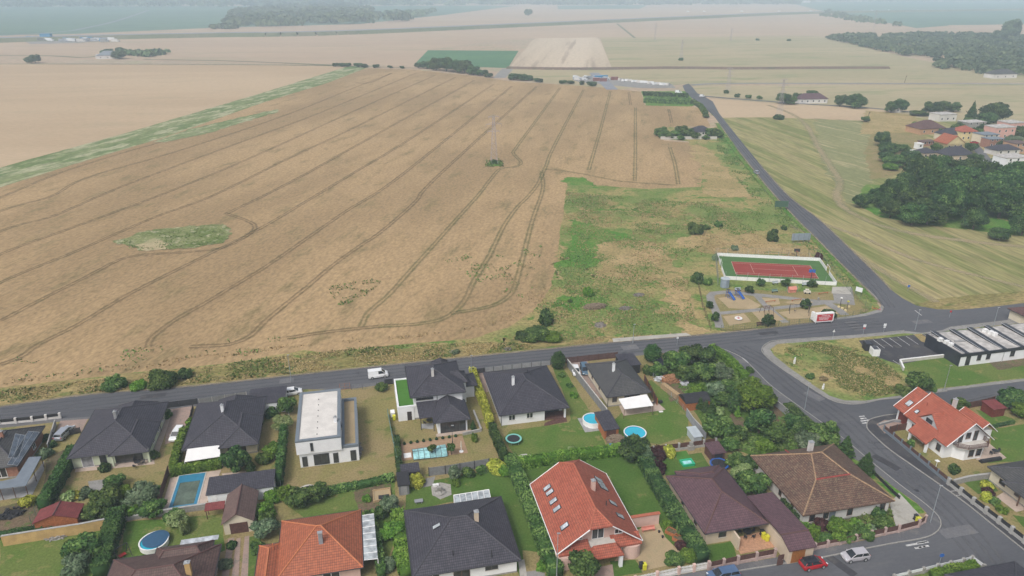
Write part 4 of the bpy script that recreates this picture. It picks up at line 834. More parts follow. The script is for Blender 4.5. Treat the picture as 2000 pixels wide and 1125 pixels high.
TR = [[(-300, 500), (0, 385), (122, 336), (245, 297), (305, 280), (420, 245)], [(-300, 540), (0, 413), (100, 383), (175, 345), (350, 294), (560, 224), (700, 168), (765, 143)], [(-300, 590), (0, 452), (100, 423), (200, 380), (280, 348), (455, 283), (560, 245), (650, 210), (814, 142)],
      [(-300, 640), (0, 497), (140, 445), (315, 380), (490, 308), (700, 213), (850, 147)], [(-300, 700), (0, 552), (150, 490), (300, 425), (420, 380), (560, 311), (700, 245), (891, 150)],
      [(442, 417), (520, 380), (600, 338), (700, 282), (926, 157)], [(0, 627), (90, 580), (160, 545), (240, 505), (300, 496), (370, 492), (440, 482), (490, 455), (497, 440), (480, 430), (442, 417)], [(0, 712), (35, 700), (80, 670), (150, 635), (260, 570), (400, 500), (510, 445), (620, 380), (700, 332), (800, 272), (965, 164)],
      [(510, 445), (480, 458)], [(290, 678), (296, 660), (340, 626), (400, 592), (440, 568), (520, 520), (600, 465), (680, 410), (760, 360), (867, 276), (1000, 168)], [(370, 677), (450, 672), (490, 655), (515, 630), (560, 592), (600, 560), (650, 518), (700, 482), (745, 452), (811, 394), (870, 330), (1049, 168)],
      [(705, 638), (720, 610), (760, 575), (800, 530), (850, 475), (890, 430), (935, 380), (975, 331), (1000, 327), (1018, 318), (1003, 300), (1007, 290), (1040, 245), (1094, 171)],
      [(740, 637), (820, 632), (870, 620), (905, 590), (925, 550), (955, 500), (985, 440), (1010, 405), (1030, 385), (1050, 360), (1066, 325), (1085, 280), (1140, 175)], [(1150, 332), (1162, 290), (1175, 245), (1192, 178)], [(1240, 353), (1241, 290), (1241, 210)], [(1308, 287), (1318, 320), (1325, 360)],
      [(880, 612), (950, 600), (985, 585), (1005, 560), (1022, 500), (1040, 430), (1060, 370), (1058, 335)], [(1062, 330), (1090, 332), (1140, 340), (1200, 352), (1238, 356), (1322, 362)], [(560, 660), (640, 648), (740, 637)], [(1228, 180), (1232, 205)], [(1306, 213), (1312, 240)], [(690, 160), (720, 162), (765, 143)]]
for i, t in enumerate(TR):
    near = max(p[1] for p in t) > 260
    ribbon('tramline', t, 1.45, 'tramline_green' if i in (11, 12, 13, 14, 15, 16, 17) else 'tramline', .20 + i * .003, (-.62, .62))
fld('grass_patch', [(225, 470), (270, 455), (330, 443), (400, 440), (445, 437), (448, 462), (430, 477), (370, 484), (310, 489), (250, 486)], 'hollow', .27, 2.5, .7)
fld('grass_patch', [(262, 480), (300, 466), (320, 470), (330, 486), (290, 490)], 'hay_track', .275, 1.5, .8)
fld('grass_patch', [(301, 277), (370, 252), (440, 236), (543, 213), (545, 218), (470, 240), (400, 262), (320, 278)], 'green_strip', .27, 2.0, 1.5)
fld('grass_patch', [(955, 314), (978, 314), (980, 324), (953, 325)], 'rough_green', .28, .8, .8)
ribbon('hay_track', [(1500, 205), (1545, 222), (1575, 245), (1600, 290), (1625, 330), (1640, 355), (1635, 385), (1655, 410), (1720, 440), (1820, 462), (2000, 482), (2200, 500)], 6, 'hay_ribbon', .16, step=3)
ribbon('hay_track', [(1540, 440), (1640, 480), (1740, 540), (1830, 590)], 4, 'hay_ribbon', .163); ribbon('hay_track', [(1560, 420), (1680, 462), (1800, 510), (2000, 560)], 4, 'hay_ribbon', .166); ribbon('hay_track', [(1760, 330), (1745, 300), (1770, 285)], 2, 'hay_ribbon', .19)
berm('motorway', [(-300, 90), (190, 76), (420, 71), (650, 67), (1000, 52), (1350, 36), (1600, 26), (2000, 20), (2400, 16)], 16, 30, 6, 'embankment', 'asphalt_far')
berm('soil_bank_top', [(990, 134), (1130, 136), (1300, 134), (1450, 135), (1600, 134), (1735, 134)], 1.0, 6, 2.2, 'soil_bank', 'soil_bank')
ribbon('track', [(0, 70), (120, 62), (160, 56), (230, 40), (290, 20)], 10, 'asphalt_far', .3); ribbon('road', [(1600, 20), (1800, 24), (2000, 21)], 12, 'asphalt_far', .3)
ribbon('track', [(1160, 142), (1196, 175)], 10, 'asphalt_far', .3); ribbon('track', [(975, 152), (992, 134)], 12, 'pavement', .2)
ribbon('ditch', [(-300, 110), (0, 108), (100, 109), (165, 112), (220, 106), (300, 106)], 7, 'embankment', .2); ribbon('ditch', [(-300, 126), (0, 125), (300, 125), (560, 127), (690, 129), (810, 133)], 4, 'embankment', .2); ribbon('ditch', [(280, 116), (450, 119), (650, 127)], 6, 'embankment', .22)
ribbon('track', [(1175, 74), (1215, 100), (1250, 133)], 6, 'meadow_far', .2); ribbon('tramline', [(1205, 46), (1240, 74)], 5, 'embankment', .2)
_m = bpy.data.materials.new('haze_air'); _m.use_nodes = True; _n = _m.node_tree; _n.nodes.clear()
_v = _n.nodes.new('ShaderNodeVolumePrincipled'); _v.inputs['Color'].default_value = (.70, .86, 1.0, 1); _v.inputs['Density'].default_value = .00032; _v.inputs['Anisotropy'].default_value = -0.15
_o = _n.nodes.new('ShaderNodeOutputMaterial'); _n.links.new(_v.outputs[0], _o.inputs['Volume']); MAT['haze_air'] = _m
tag(M().box(-9100, 9100, -700, 9100, -1.0, 88).build('haze', 'haze_air'), kind='stuff')
def plane_n(h, ze, half, rise): return None
def wing_hip(h, mat, cap, rect, ze, zr, ridge='y', r0=None, r1=None): return h.hip(mat, zr, cap, rect=rect, ze=ze, ridge=ridge, r0=r0, r1=r1, name='wing_roof')
h = House('bungalow', [(-62, 925), (40, 905), (87, 830), (-25, 846)], 3.0, 'dark-tiled house with two solar arrays and a grey metal lean-to, cut by the left edge'); h.walls('brick')
h.hip('roof_anthracite_old', 5.4, 'cap_anth'); hw = h.w / 2; pit = math.atan2(5.4 - 3.0, hw)
for px in ([(16, 894), (36, 895), (50, 850), (30, 847)], [(34, 909), (14, 907), (55, 842), (77, 844)]):
    m = M(); fr = M(); Q = []
    for u, v in px:
        z = 4.2
        for _ in range(12): p = h.L(u, v, z + h.zg); z = h.ze + (hw - abs(p.x)) * math.tan(pit) * 1.0 + .14
        p = h.L(u, v, z + h.zg); Q.append((p.x, p.y, z))
    m.face(Q); m.face([(a, b, c - .05) for a, b, c in Q][::-1])
    for i in range(4): a, b = Q[i], Q[(i + 1) % 4]; m.face([(a[0], a[1], a[2] - .05), (b[0], b[1], b[2] - .05), b, a])
    o = m.build('solar_array', 'solar_glass', h.roofo)
    for i in range(4): fr.tube(Q[i], Q[(i + 1) % 4], .04, n=4)
    fr.tube(interp(Q[0], Q[1], .5), interp(Q[3], Q[2], .5), .035, n=4); fr.build('solar_frame', 'steel', o)
h.chimney(0, 0, 4.4, 6.2, mat='brick'); h.win('R', 1.5, .9, 1.2, 1.2); h.win('F', 1, .3, 2.0, 2.0)
A = [h.L(u, v, 2.5 + .34) for u, v in ((56, 891), (80, 890), (50, 947), (0, 953), (-60, 962), (-60, 944), (4, 938), (30, 932))]
m = M(); T = [(p.x, p.y, 2.35) for p in A]
m.face([T[0], T[7], T[2], T[1]]); m.face([T[7], T[6], T[3], T[2]]); m.face([T[6], T[5], T[4], T[3]])
m.v = [(x, y, z) for x, y, z in m.v]; m2 = M().roof([list(map(lambda i: m.v[i], f)) for f in m.f], .1); m2.build('veranda_roof', 'roof_sheet_grey', h.root)
for p in (A[1], A[2], A[3], interp(A[1], A[2], .5), interp(A[2], A[3], .5)): M().tube((p[0] - .1, p[1] + .05, 0), (p[0] - .1, p[1] + .05, 2.3), .07, n=6).build('veranda_post', 'brown_frame', h.root)
def sister(px, lab, wingw, awning, wallm, chim):
    h = House('bungalow', px, 3.0, lab); h.walls(wallm); h.hip('roof_anthracite', 5.7, 'cap_anth', ridge='y', r0=-h.d * .10, r1=h.d * .18)
    x0 = h.w / 2 - wingw; wing_hip(h, 'roof_anthracite', 'cap_anth', (x0, h.w / 2 + .02, -h.d / 2 - .7, h.d * .05), h.ze - .02, 4.75, 'y', r0=-h.d / 2 - .7 + wingw / 2, r1=-h.d * .02)
    wing_hip(h, 'roof_anthracite', 'cap_anth', (-h.w * .2, h.w * .35, h.d * .12, h.d / 2 + .5), h.ze - .03, 4.6, 'y', r0=h.d * .18, r1=h.d / 2 - 1.0)
    h.chimney(-.3, -h.d * .02, 4.6, 6.6, .5, .5, chim); h.pipe(-h.fx - .06, -h.fy - .06); h.pipe(h.fx + .06, h.fy * .2)
    for i in range(8): M().obox((-1.6 + .05 * i, -h.d * .28 + i * .55, 4.2 + (.0 + i * .06)), .22, .16, .1).build('roof_vent', 'dark_metal', h.roofo) if i % 2 else None
    for i in range(3): M().obox((2.2 + .4 * i, h.d * .1 - i * .9, 4.75 - .22 * i), .2, .16, .12).build('roof_vent', 'dark_metal', h.roofo)
    return h
h = sister([(137, 891), (292, 881), (326, 787), (184, 798)], 'dark hip-roofed bungalow with pale green walls and an open corner porch', 6.6, False, 'green_render', 'steel')
h.win('F', -h.fx + 2.4, .1, 1.9, 2.2, 1, 'white_frame', 'blind_grey', name='glazed_door'); h.win('F', -h.fx + 5.0, .1, 1.1, 2.1, 1, 'dark_frame', name='glazed_door'); h.win('F', 3.0, .1, 4.6, 2.3, 3, 'dark_frame', name='glazed_door')
for x in (h.w / 2 - 6.3, h.w / 2 - .3): M().box(x - .18, x + .18, -h.d / 2 - .35, -h.d / 2, 0, 2.75).build('porch_pillar', 'green_render', h.root)
h.win('R', -3.5, .9, 1.2, 1.3); h.win('R', 0.5, .9, 1.2, 1.3); h.win('R', 4, .9, 1.2, 1.3)
for i in range(3): p = (-.3 + .25 * i, -.1 + .2 * i); M().tube((*p, 5.4), (*p, 6.9 - .3 * i), .03, n=5).build('aerial', 'steel', h.roofo)
h = sister([(357, 877), (505, 865), (519, 775), (386, 787)], 'dark hip-roofed bungalow with a white canopy over its terrace, beside the white flat-roofed house', 6.8, True, 'cream_render', 'white_render')
m = M(); q = [h.L(u, v, z + .34) for (u, v), z in zip(((366, 877), (428, 869), (431, 891), (360, 902)), (2.75, 2.75, 2.2, 2.2))]; m.roof([[tuple(x) for x in (q[3], q[2], q[1], q[0])]], .08); m.build('awning', 'awning_white', h.root)
for p in (q[2], q[3]): M().tube((p.x, p.y + .1, 0), (p.x, p.y + .1, 2.1), .05, n=6).build('awning_post', 'white_paint', h.root)
h.win('F', 2.6, .1, 3.2, 2.2, 2, 'dark_frame', name='glazed_door'); h.win('F', -4, .1, 2.2, 2.1, 2, name='glazed_door'); h.win('R', -3, .9, 1.0, 1.2); h.win('R', 2, .9, 1.0, 1.2)
h = House('flat_roofed_house', [(578, 862), (670, 852), (660, 760), (584, 766)], 6.2, 'white modern cube house with a flat pale roof and grey parapet', over=0.0)
hx, hy = h.w / 2, h.d / 2
M().box(-hx, hx, -hy, hy, 3.0, 5.6).build('upper_storey', 'white_render', h.root)
M().box(-hx + .35, hx + 2.9, -hy + .35, hy - .2, -.1, 2.995).build('wall', 'white_render', h.root)
m = M()
def parapet(m, x0, x1, y0, y1, z0, z1, t=.45): m.box(x0, x1, y0, y0 + t, z0, z1); m.box(x0, x1, y1 - t, y1, z0, z1); m.box(x0, x0 + t, y0 + t, y1 - t, z0, z1); m.box(x1 - t, x1, y0 + t, y1 - t, z0, z1)
parapet(m, -hx - .04, hx + .04, -hy - .04, hy + .04, 5.602, 5.86, .62); r = m.build('parapet', 'blue_grey_trim', h.root)
M().box(-hx + .56, hx - .56, -hy + .56, hy - .56, 5.6, 5.68).build('roof', 'flat_roof', h.root); h.roofo = r
m = M(); parapet(m, hx + .02, hx + 2.95, -hy + .3, hy - .15, 3.0, 3.55, .5); m.build('terrace_parapet', 'blue_grey_trim', h.root)
M().box(hx + .5, hx + 2.45, -hy + .8, hy - .65, 3.0, 3.06).build('terrace_floor', 'gravel_sand', h.root)
h.chimney(hx - .9, -hy + 5.2, 5.68, 6.7, .5, .5, 'white_render'); fr = (-hx, hx + 2.9, -hy + .35, hy)
for a, w_, z, hh, n in ((-hx + 1.2, .9, .15, 2.1, 1), (-hx + 4.1, 2.7, .15, 2.3, 2), (hx - 1.2, .9, .15, 2.1, 1), (hx + 1.9, 1.0, .15, 2.2, 1)): h.win('F', a, z, w_, hh, n, 'dark_frame', rect=fr, name='glazed_door')
h.win('F', -hx + 2.7, 3.5, .5, 1.7, 1, 'dark_frame', rect=(-hx, hx, -hy, hy)); h.win('L', 2, 3.9, 1.6, .7, 1, 'dark_frame', rect=(-hx, hx, -hy, hy)); h.win('R', -3, 3.8, 1.0, 1.4, 1, 'dark_frame', rect=(-hx, hx, -hy, hy))
for i in range(7): M().obox((-.2, -hy + 1.8 + i * 2.0, 5.68), .16, .16, .12).build('roof_vent', 'dark_metal', r)
h = House('villa', [(803, 778), (910, 764), (890, 706), (790, 715)], 5.7, 'dark-roofed two-storey villa with a green artificial-turf roof terrace on its left', over=.6)
h.walls('white_render'); h.hip('roof_anthracite', 8.3, 'cap_anth', ridge='y', r0=-.6, r1=1.0); H0 = h
wing_hip(h, 'roof_anthracite', 'cap_anth', (.2, 3.6, h.d * .1, h.d / 2 + .8), h.ze - .02, 7.3, 'y'); wing_hip(h, 'roof_anthracite', 'cap_anth', (h.w / 2 - 2.2, h.w / 2 + 1.1, -2.2, 2.3), h.ze - .25, 6.9, 'x', r0=h.w / 2 - 2, r1=h.w / 2 - .6)
M().box(h.fx, h.w / 2 + .8, -1.8, 1.9, -.1, h.ze - .46).build('bay_wall', 'white_render', h.root)
wing_hip(h, 'roof_anthracite', 'cap_anth', (h.w / 2 - .2, h.w / 2 + 3.3, -.6, 4.6), 3.1, 4.6, 'x', r0=h.w / 2, r1=h.w / 2 + 1.2); M().box(h.w / 2, h.w / 2 + 2.8, 0, 4.2, -.1, 2.88).build('garage_wall', 'white_render', h.root)
h.chimney(-.5, -2.1, 6.7, 8.8, .5, .5, 'grey_white_render'); h.win('F', -h.fx + 2.2, 4.2, 3.4, .55, 3, 'dark_frame'); h.pipe(-.2, -h.fy - .07)
q = [h.L(u, v, 3.0 + .34) for u, v in ((777, 798), (810, 795), (794, 740), (767, 743))]; x0 = q[0].x; y0 = q[0].y; y1 = q[3].y
M().box(x0, -h.fx - .002, y0, y1, -.1, 3.0).build('annexe_wall', 'white_render', h.root); m = M(); parapet(m, x0 - .02, -h.fx + .5, y0 - .02, y1, 3.002, 3.3, .3); m.build('terrace_parapet', 'white_render', h.root)
M().box(x0 + .28, -h.fx, y0 + .28, y1 - .3, 3.0, 3.06).build('terrace_turf', 'turf_green', h.root); h.door('F', x0 + 2.2, .9, 2.0, rect=(x0, 0, y0, y1))
q = [h.L(u, v, 2.9 + .34) for u, v in ((848, 827), (918, 818), (904, 780), (814, 799), (819, 817))]; cx = (q[0].x + q[1].x) / 2; cy = q[0].y + q[1].x / 2 - q[0].x / 2
px0, px1, py0 = q[0].x, q[1].x, q[0].y; wing_hip(h, 'roof_anthracite', 'cap_anth', (px0, px1, py0, -h.fy + .3), 2.95, 5.0, 'y', r0=py0 + (px1 - px0) / 2, r1=-h.fy - .1)
h.roof([[(q[4].x, q[4].y, 2.93), (px0 + .1, q[4].y, 2.93), (px0 + 1.4, -h.fy + .1, 3.9), (q[3].x, -h.fy + .1, 3.9)]], 'roof_anthracite', name='porch_roof')
for p in ((q[4].x + .3, q[4].y + .3), (px0 + .1, q[4].y - .6)): M().tube((*p, 0), (*p, 2.75), .08, n=6).build('porch_post', 'dark_frame', h.root)
fr = (px0 + .7, px1 - .5, py0 + .55, -h.fy); M().box(*fr, -.1, 2.74).build('wing_wall', 'white_render', h.root); c = (px0 + px1) / 2; h.win('F', c + .2, .15, px1 - px0 - 2.0, 2.3, 4, 'dark_frame', rect=fr, name='glazed_door')
M().box(px0 + .3, px1 + .1, py0 - .4, py0 + .54, -.05, .12).build('step', 'terrace_stone', h.root)
h = House('bungalow', [(976, 813), (1110, 795), (1068, 713), (944, 728)], 3.0, 'white bungalow with dark hip roof and recessed corner porch, behind the trampoline')
h.walls('white_render', rect=(-h.fx, h.fx, -h.fy + 2.6, h.fy)); M().box(-h.fx, h.fx - 4.4, -h.fy, -h.fy + 2.598, -.1, h.ze - .19).build('wall', 'white_render', h.root)
h.hip('roof_anthracite', 6.0, 'cap_anth', ridge='y', r0=-1.0, r1=1.2); M().box(h.fx - .35, h.fx, -h.fy, -h.fy + .35, -.05, h.ze - .2).build('porch_pillar', 'white_render', h.root)
M().box(h.fx - 4.4, h.fx + .1, -h.fy - .05, -h.fy + 2.6, -.1, .1).build('porch_floor', 'slat_brown', h.root)
h.win('F', -h.fx + 2.1, 1.0, 1.3, 1.2, 2); h.win('F', -h.fx + 5.7, 1.0, 1.3, 1.2, 2); h.win('F', h.fx - 2.2, .12, 3.0, 2.2, 3, 'dark_frame', rect=(-h.fx, h.fx, -h.fy + 2.6, h.fy), name='glazed_door'); h.win('L', 0, 1.0, 1.0, 1.2, 1, 'brown_frame')
h.chimney(-2.6, -.9, 4.0, 6.4, .5, .5, 'white_render'); h.pipe(-h.fx - .06, -h.fy - .05)
for p in ((1.2, 2.2), (1.7, 1.4)): M().tube((*p, 5.1), (*p, 5.9), .09, n=8).build('roof_vent', 'dark_metal', h.roofo)
h = House('bungalow', [(1184, 776), (1270, 766), (1224, 702), (1144, 711)], 3.0, 'cream bungalow with charcoal hip roof and a white awning over its dining terrace'); h.walls('cream_render')
h.hip('roof_anthracite_old', 5.4, 'cap_anth', ridge='y', r0=-2.4, r1=2.2); h.chimney(-1.0, -.3, 4.4, 6.3, .5, .45, 'white_render')
q = [h.L(u, v, z + .34) for (u, v), z in zip(((1208, 779), (1263, 770), (1276, 792), (1220, 799)), (2.85, 2.85, 2.3, 2.3))]; M().roof([[tuple(q[3]), tuple(q[2]), tuple(q[1]), tuple(q[0])]], .08).build('awning', 'awning_white', h.root)
for p in (q[2], q[3]): M().tube((p.x, p.y + .1, 0), (p.x, p.y + .1, 2.25), .06, n=6).build('awning_post', 'brown_frame', h.root)
h.win('F', -h.fx + 1.4, 1.0, 1.0, 1.2, 1, 'brown_frame'); h.win('F', .9, .1, 3.4, 2.2, 3, 'brown_frame', name='glazed_door'); h.win('L', 1.2, .9, .6, 1.4, 1, 'brown_frame'); h.win('L', -3.5, .9, .6, 1.4, 1, 'brown_frame'); h.pipe(-h.fx - .05, -h.fy - .05)
h = House('gabled_house', [(1090, 1083), (1256, 1056), (1182, 923), (1034, 946)], 3.0, 'large red-tiled house with rows of white skylights on the left roof slope', over=.55)
w2, d2, ze, zr = h.w / 2, h.d / 2, h.ze, 7.6; gy0, gy1 = -d2 + .1, d2 - .1; tz = 6.3; tx = w2 * (zr - tz) / (zr - ze); ry0 = -d2 + 3.0; ry1 = d2 - 2.6
Fc = [[(-w2, gy0, ze), (-tx, gy0, tz), (0, ry0, zr), (0, ry1, zr), (-tx, gy1, tz), (-w2, gy1, ze)][::-1][::-1], [(w2, gy0, ze), (w2, gy1, ze), (tx, gy1, tz), (0, ry1, zr), (0, ry0, zr), (tx, gy0, tz)], [(-tx, gy0, tz), (tx, gy0, tz), (0, ry0, zr)], [(tx, gy1, tz), (-tx, gy1, tz), (0, ry1, zr)]]
Fc[0] = Fc[0][::-1]
M().roof(Fc, .16, bottom=False).build('roof', 'roof_red', h.root); h.roofo = h.root.children[-1]
m = M()
for a, b in (((0, ry0, zr), (0, ry1, zr)), ((-tx, gy0, tz), (0, ry0, zr)), ((tx, gy0, tz), (0, ry0, zr)), ((-tx, gy1, tz), (0, ry1, zr)), ((tx, gy1, tz), (0, ry1, zr))): m.tube(a, b, .11, n=6)
m.build('ridge_cap', 'cap_red', h.roofo)
m = M()
for s_ in (-1, 1):
    for y in (gy0 - .03, gy1 + .03): m.tube((s_ * w2, y, ze - .05), (s_ * tx, y, tz - .05), .09, n=5)
    m.tube((s_ * (w2 + .06), gy0, ze - .06), (s_ * (w2 + .06), gy1, ze - .06), .07, n=6)
m.build('verge_trim', 'white_paint', h.roofo)
h.walls('pink_render', z1=ze - .1, plinth=None); s_, b = (zr - ze) / w2, h.fx
GP = lambda y0, y1: [( -b, ze - .1), (b, ze - .1), (b, ze + (w2 - b) * s_ - .17), (tx, tz - .17), (-tx, tz - .17), (-b, ze + (w2 - b) * s_ - .17)]
m = M()
for y, yy in ((-h.fy + .9, -h.fy + 1.1), (h.fy - .3, h.fy)):
    P = GP(0, 0); A = [(x, y, z) for x, z in P]; B = [(x, yy, z) for x, z in P]; m.face(A); m.face(B[::-1])
    for i in range(6): j = (i + 1) % 6; m.face([A[j], A[i], B[i], B[j]])
m.build('gable_wall', 'pink_render', h.root)
for x0, x1 in ((-w2 + .2, -1.6), (1.9, w2 - .2)): h.roof([[(x0, -d2 - .25, ze - .15), (x1, -d2 - .25, ze - .15), (x1, -h.fy + .9, ze + .75), (x0, -h.fy + .9, ze + .75)]], 'roof_red', name='skirt_roof')
h.roof([[(-1.9, -d2 - 2.0, ze - .1), (3.0, -d2 - 2.0, ze - .1), (2.2, -d2 - .2, ze + .75), (-1.2, -d2 - .2, ze + .75)], [(-1.9, -d2 - 2.0, ze - .1), (-1.2, -d2 - .2, ze + .75), (-1.9, -d2 - .0, ze - .1)], [(3.0, -d2 - 2.0, ze - .1), (3.0, -d2, ze - .1), (2.2, -d2 - .2, ze + .75)]], 'roof_red', name='porch_roof')
for x in (-1.6, 2.7): M().box(x - .25, x + .25, -d2 - 1.8, -d2 - 1.3, -.1, ze - .3).build('porch_pillar', 'white_render', h.root)
M().box(-1.5, 2.4, -d2 - .15, -h.fy + .88, ze + .3, ze + .45).build('balcony_floor', 'pale_stone', h.root); fr = (-h.fx, h.fx, -h.fy + .9, h.fy)
h.win('F', 0, ze + .5, 1.9, 2.1, 2, rect=fr, name='glazed_door'); h.win('F', -3.1, ze + .85, 1.3, .9, 2, rect=fr); h.win('F', 3.3, ze + .85, 1.3, .9, 2, rect=fr); h.win('F', -3.2, .3, 1.3, 1.9, 2, name='glazed_door'); h.win('F', 4.2, .5, 1.2, 1.6, 2)
n1 = (-(zr - ze), 0, w2); up1 = (w2, 0, zr - ze); n2 = ((zr - ze), 0, w2); up2 = (-w2, 0, zr - ze)
def onroof(h, u, v, side, w2, ze, slope):
    z = 5.0
    for _ in range(15): p = h.L(u, v, z + h.zg); z = ze + (w2 - abs(p.x)) * slope
    return (h.L(u, v, z + h.zg).x, h.L(u, v, z + h.zg).y, z)
for u, v in ((1069, 953), (1074, 962), (1081, 979), (1088, 994), (1103, 1028)): h.skylight(onroof(h, u, v, -1, w2, ze, s_), n1, up1, .95, 1.5)
for u, v in ((1169, 937), (1174, 945), (1179, 953)): h.skylight(onroof(h, u, v, 1, w2, ze, s_), n2, up2, 1.05, 1.7, 'canopy_glass')
for u, v in ((1197, 983), (1211, 1008)): h.skylight(onroof(h, u, v, 1, w2, ze, s_), n2, up2, 1.0, 1.5, 'canopy_glass')
p = onroof(h, 1158, 956, 1, w2, ze, s_); h.chimney(p[0], p[1], p[2] - .5, 8.3, .6, .6, 'pink_render'); p = onroof(h, 1184, 987, 1, w2, ze, s_); M().tube((p[0], p[1], p[2] - .1), (p[0], p[1], p[2] + .8), .08).build('flue', 'dark_metal', h.roofo)
for x in (-h.fx + .9, h.fx - 1.0): M().tube((x, -h.fy + .3, -.1), (x, -h.fy + .3, ze - .4), 1.5, n=20).build('bay_wall', 'pink_render', h.root)
h = House('bungalow', [(808, 1128), (1016, 1094), (979, 969), (788, 998)], 3.0, 'large charcoal-tiled house with a cream chimney at the bottom edge, glass canopy behind it'); h.walls('white_render')
h.hip('roof_anthracite', 6.4, 'cap_anth', ridge='x', r0=-1.2, r1=1.1); sl = (6.4 - .34 - h.ze) / (h.d / 2)
h.chimney(2.5, -.6, 4.5, 7.0, .62, .62, 'beige_render'); sx = (6.06 - h.ze) / (h.w / 2 - 1.2); n = (-(6.06 - h.ze), 0, h.w / 2 - 1.2)
z = 4.6
for _ in range(12): p = h.L(853, 1028, z + .34); z = h.ze + (p.x + h.w / 2) * sx
h.skylight((p.x, p.y, z), n, (-n[0] * 0 + n[2], 0, -n[0]), .8, 1.4, 'canopy_glass')
h.win('F', 3.6, 1.3, 1.9, .9, 2, 'dark_frame'); h.win('F', -.8, .1, 2.4, 2.1, 2, 'brown_frame', name='glazed_door'); h.win('F', -5, .9, 2.0, 1.3, 2)
for u, v in ((960, 1077), (885, 1078)): p = h.L(u, v, 4.6); M().tube((p.x, p.y, 3.2), (p.x, p.y, 4.6), .07).build('roof_vent', 'dark_metal', h.roofo)
q = [h.L(u, v, z + .34) for (u, v), z in zip(((888, 982), (958, 971), (955, 956), (886, 967)), (2.8, 2.8, 2.5, 2.5))]; m = M().roof([[tuple(x) for x in q]], .05); o = m.build('glass_canopy', 'canopy_glass', h.root); m = M()
for i in range(7): t = i / 6; m.tube(interp(q[0], q[1], t), interp(q[3], q[2], t), .055, n=4)
m.tube(q[3], q[2], .07, n=4); m.build('canopy_frame', 'white_paint', o)
for p in (q[2], q[3]): M().tube((p.x, p.y, 0), (p.x, p.y, 2.5), .06).build('canopy_post', 'white_paint', h.root)
h = House('bungalow', [(540, 1136), (710, 1106), (704, 995), (548, 1019)], 3.0, 'orange-tiled house with pink walls and a glass side canopy at the bottom edge'); h.walls('pink_render'); h.hip('roof_orange', 6.3, 'cap_orange', ridge='x', r0=-.3, r1=.3)
wing_hip(h, 'roof_orange', 'cap_orange', (-h.w / 2 - 2.9, -h.w / 2 + .3, -h.d / 2 - 2, h.d * .12), 2.6, 3.6, 'y'); M().box(-h.w / 2 - 2.5, -h.fx, -h.d / 2, h.d * .08, -.1, 2.38).build('wing_wall', 'pink_render', h.root)
h.chimney(.3, -2.3, 4.6, 6.6, .6, .45, 'grey_block', pot=False); h.win('F', 1.5, .3, 2.4, 2.0, 2, 'white_frame', name='glazed_door')
for u, v in ((586, 1068), (533, 1066)): p = h.L(u, v, 4.0); M().tube((p.x, p.y, 3.0), (p.x, p.y, 4.1), .09).build('roof_vent', 'cap_orange', h.roofo)
q = [h.L(u, v, 2.9) for u, v in ((710, 1094), (738, 1091), (730, 1003), (706, 1007))]; m = M().roof([[tuple(x) for x in q]], .05); o = m.build('glass_canopy', 'canopy_glass', h.root); m = M()
for i in range(8): t = i / 7; m.tube(interp(q[0], q[3], t), interp(q[1], q[2], t), .05, n=4)
m.build('canopy_frame', 'white_paint', o)
for p in (q[1], q[2]): M().tube((p.x, p.y, 0), (p.x, p.y, 2.5), .06).build('canopy_post', 'white_paint', h.root)
h = House('bungalow', [(204, 1160), (420, 1128), (429, 1066), (216, 1092)], 3.0, 'brown-tiled house with an ochre chimney at the bottom left edge'); h.walls('beige_render', rect=(-h.fx, h.fx, -h.fy - 6, h.fy))
y0 = -h.d / 2 - 6; h.hip('roof_brown_dark', 6.0, 'cap_brown', rect=(-h.w / 2, h.w / 2, y0, h.d / 2), ridge='x', r0=-2.4, r1=2.4)
wing_hip(h, 'roof_brown_dark', 'cap_brown', (-h.w * .12, h.w * .42, -1.0, h.d / 2 + 1.2), h.ze - .02, 4.7, 'x', r0=-h.w * .12 + 1.8, r1=h.w * .3)
q = h.L(386, 1065, 3.4); M().obox((q.x, h.d / 2 + 1.55, 2.75), 5.4, 1.0, .08).build('glass_canopy', 'skylight_glass', h.root); p = h.L(368, 1112, 5.5); h.chimney(p.x, p.y, 3.6, 6.4, .7, .6, 'ochre_render'); h.win('R', 0, .9, 1.2, 1.2)
h = House('bungalow', [(1376, 1042), (1501, 1023), (1415, 913), (1302, 930)], 3.0, 'maroon-roofed beige bungalow with a tiled front terrace, between the hedge and the old brown roof'); h.walls('beige_render', rect=(-h.fx, h.fx, -h.fy + 2.0, h.fy)); M().box(-h.fx, h.fx - 5.2, -h.fy, -h.fy + 2.0, -.1, h.ze - .19).build('wall', 'beige_render', h.root)
h.hip('roof_plum', 5.7, 'cap_brown', ridge='y', r0=-1.6, r1=1.6); wing_hip(h, 'roof_plum', 'cap_brown', (-3.4, h.w / 2 - .5, 2.0, h.d / 2 + .9), h.ze - .02, 4.3, 'x')
h.win('F', -h.fx + 2.8, 1.0, 1.3, 1.1, 1, 'brown_frame'); h.win('F', h.fx - 2.8, .1, 3.2, 2.1, 3, 'brown_frame', rect=(-h.fx, h.fx, -h.fy + 2.0, h.fy), name='glazed_door'); h.win('L', -1.5, 1.0, .9, 1.1, 1, 'brown_frame'); h.win('L', 3.2, 1.0, .9, 1.1, 1, 'brown_frame')
M().box(h.fx - 5.5, h.fx - 5.2, -h.fy - 2.2, -h.fy + .1, -.1, 2.3).build('screen_wall', 'beige_render', h.root)
g = House('garage', [(1528, 1063), (1582, 1056), (1516, 976), (1474, 980)], 3.0, 'narrow beige garage with maroon roof and a wooden door beside the tiled terrace', 'garage', over=.25, size=(4.6, 12.4)); g.walls('beige_render', plinth=None)
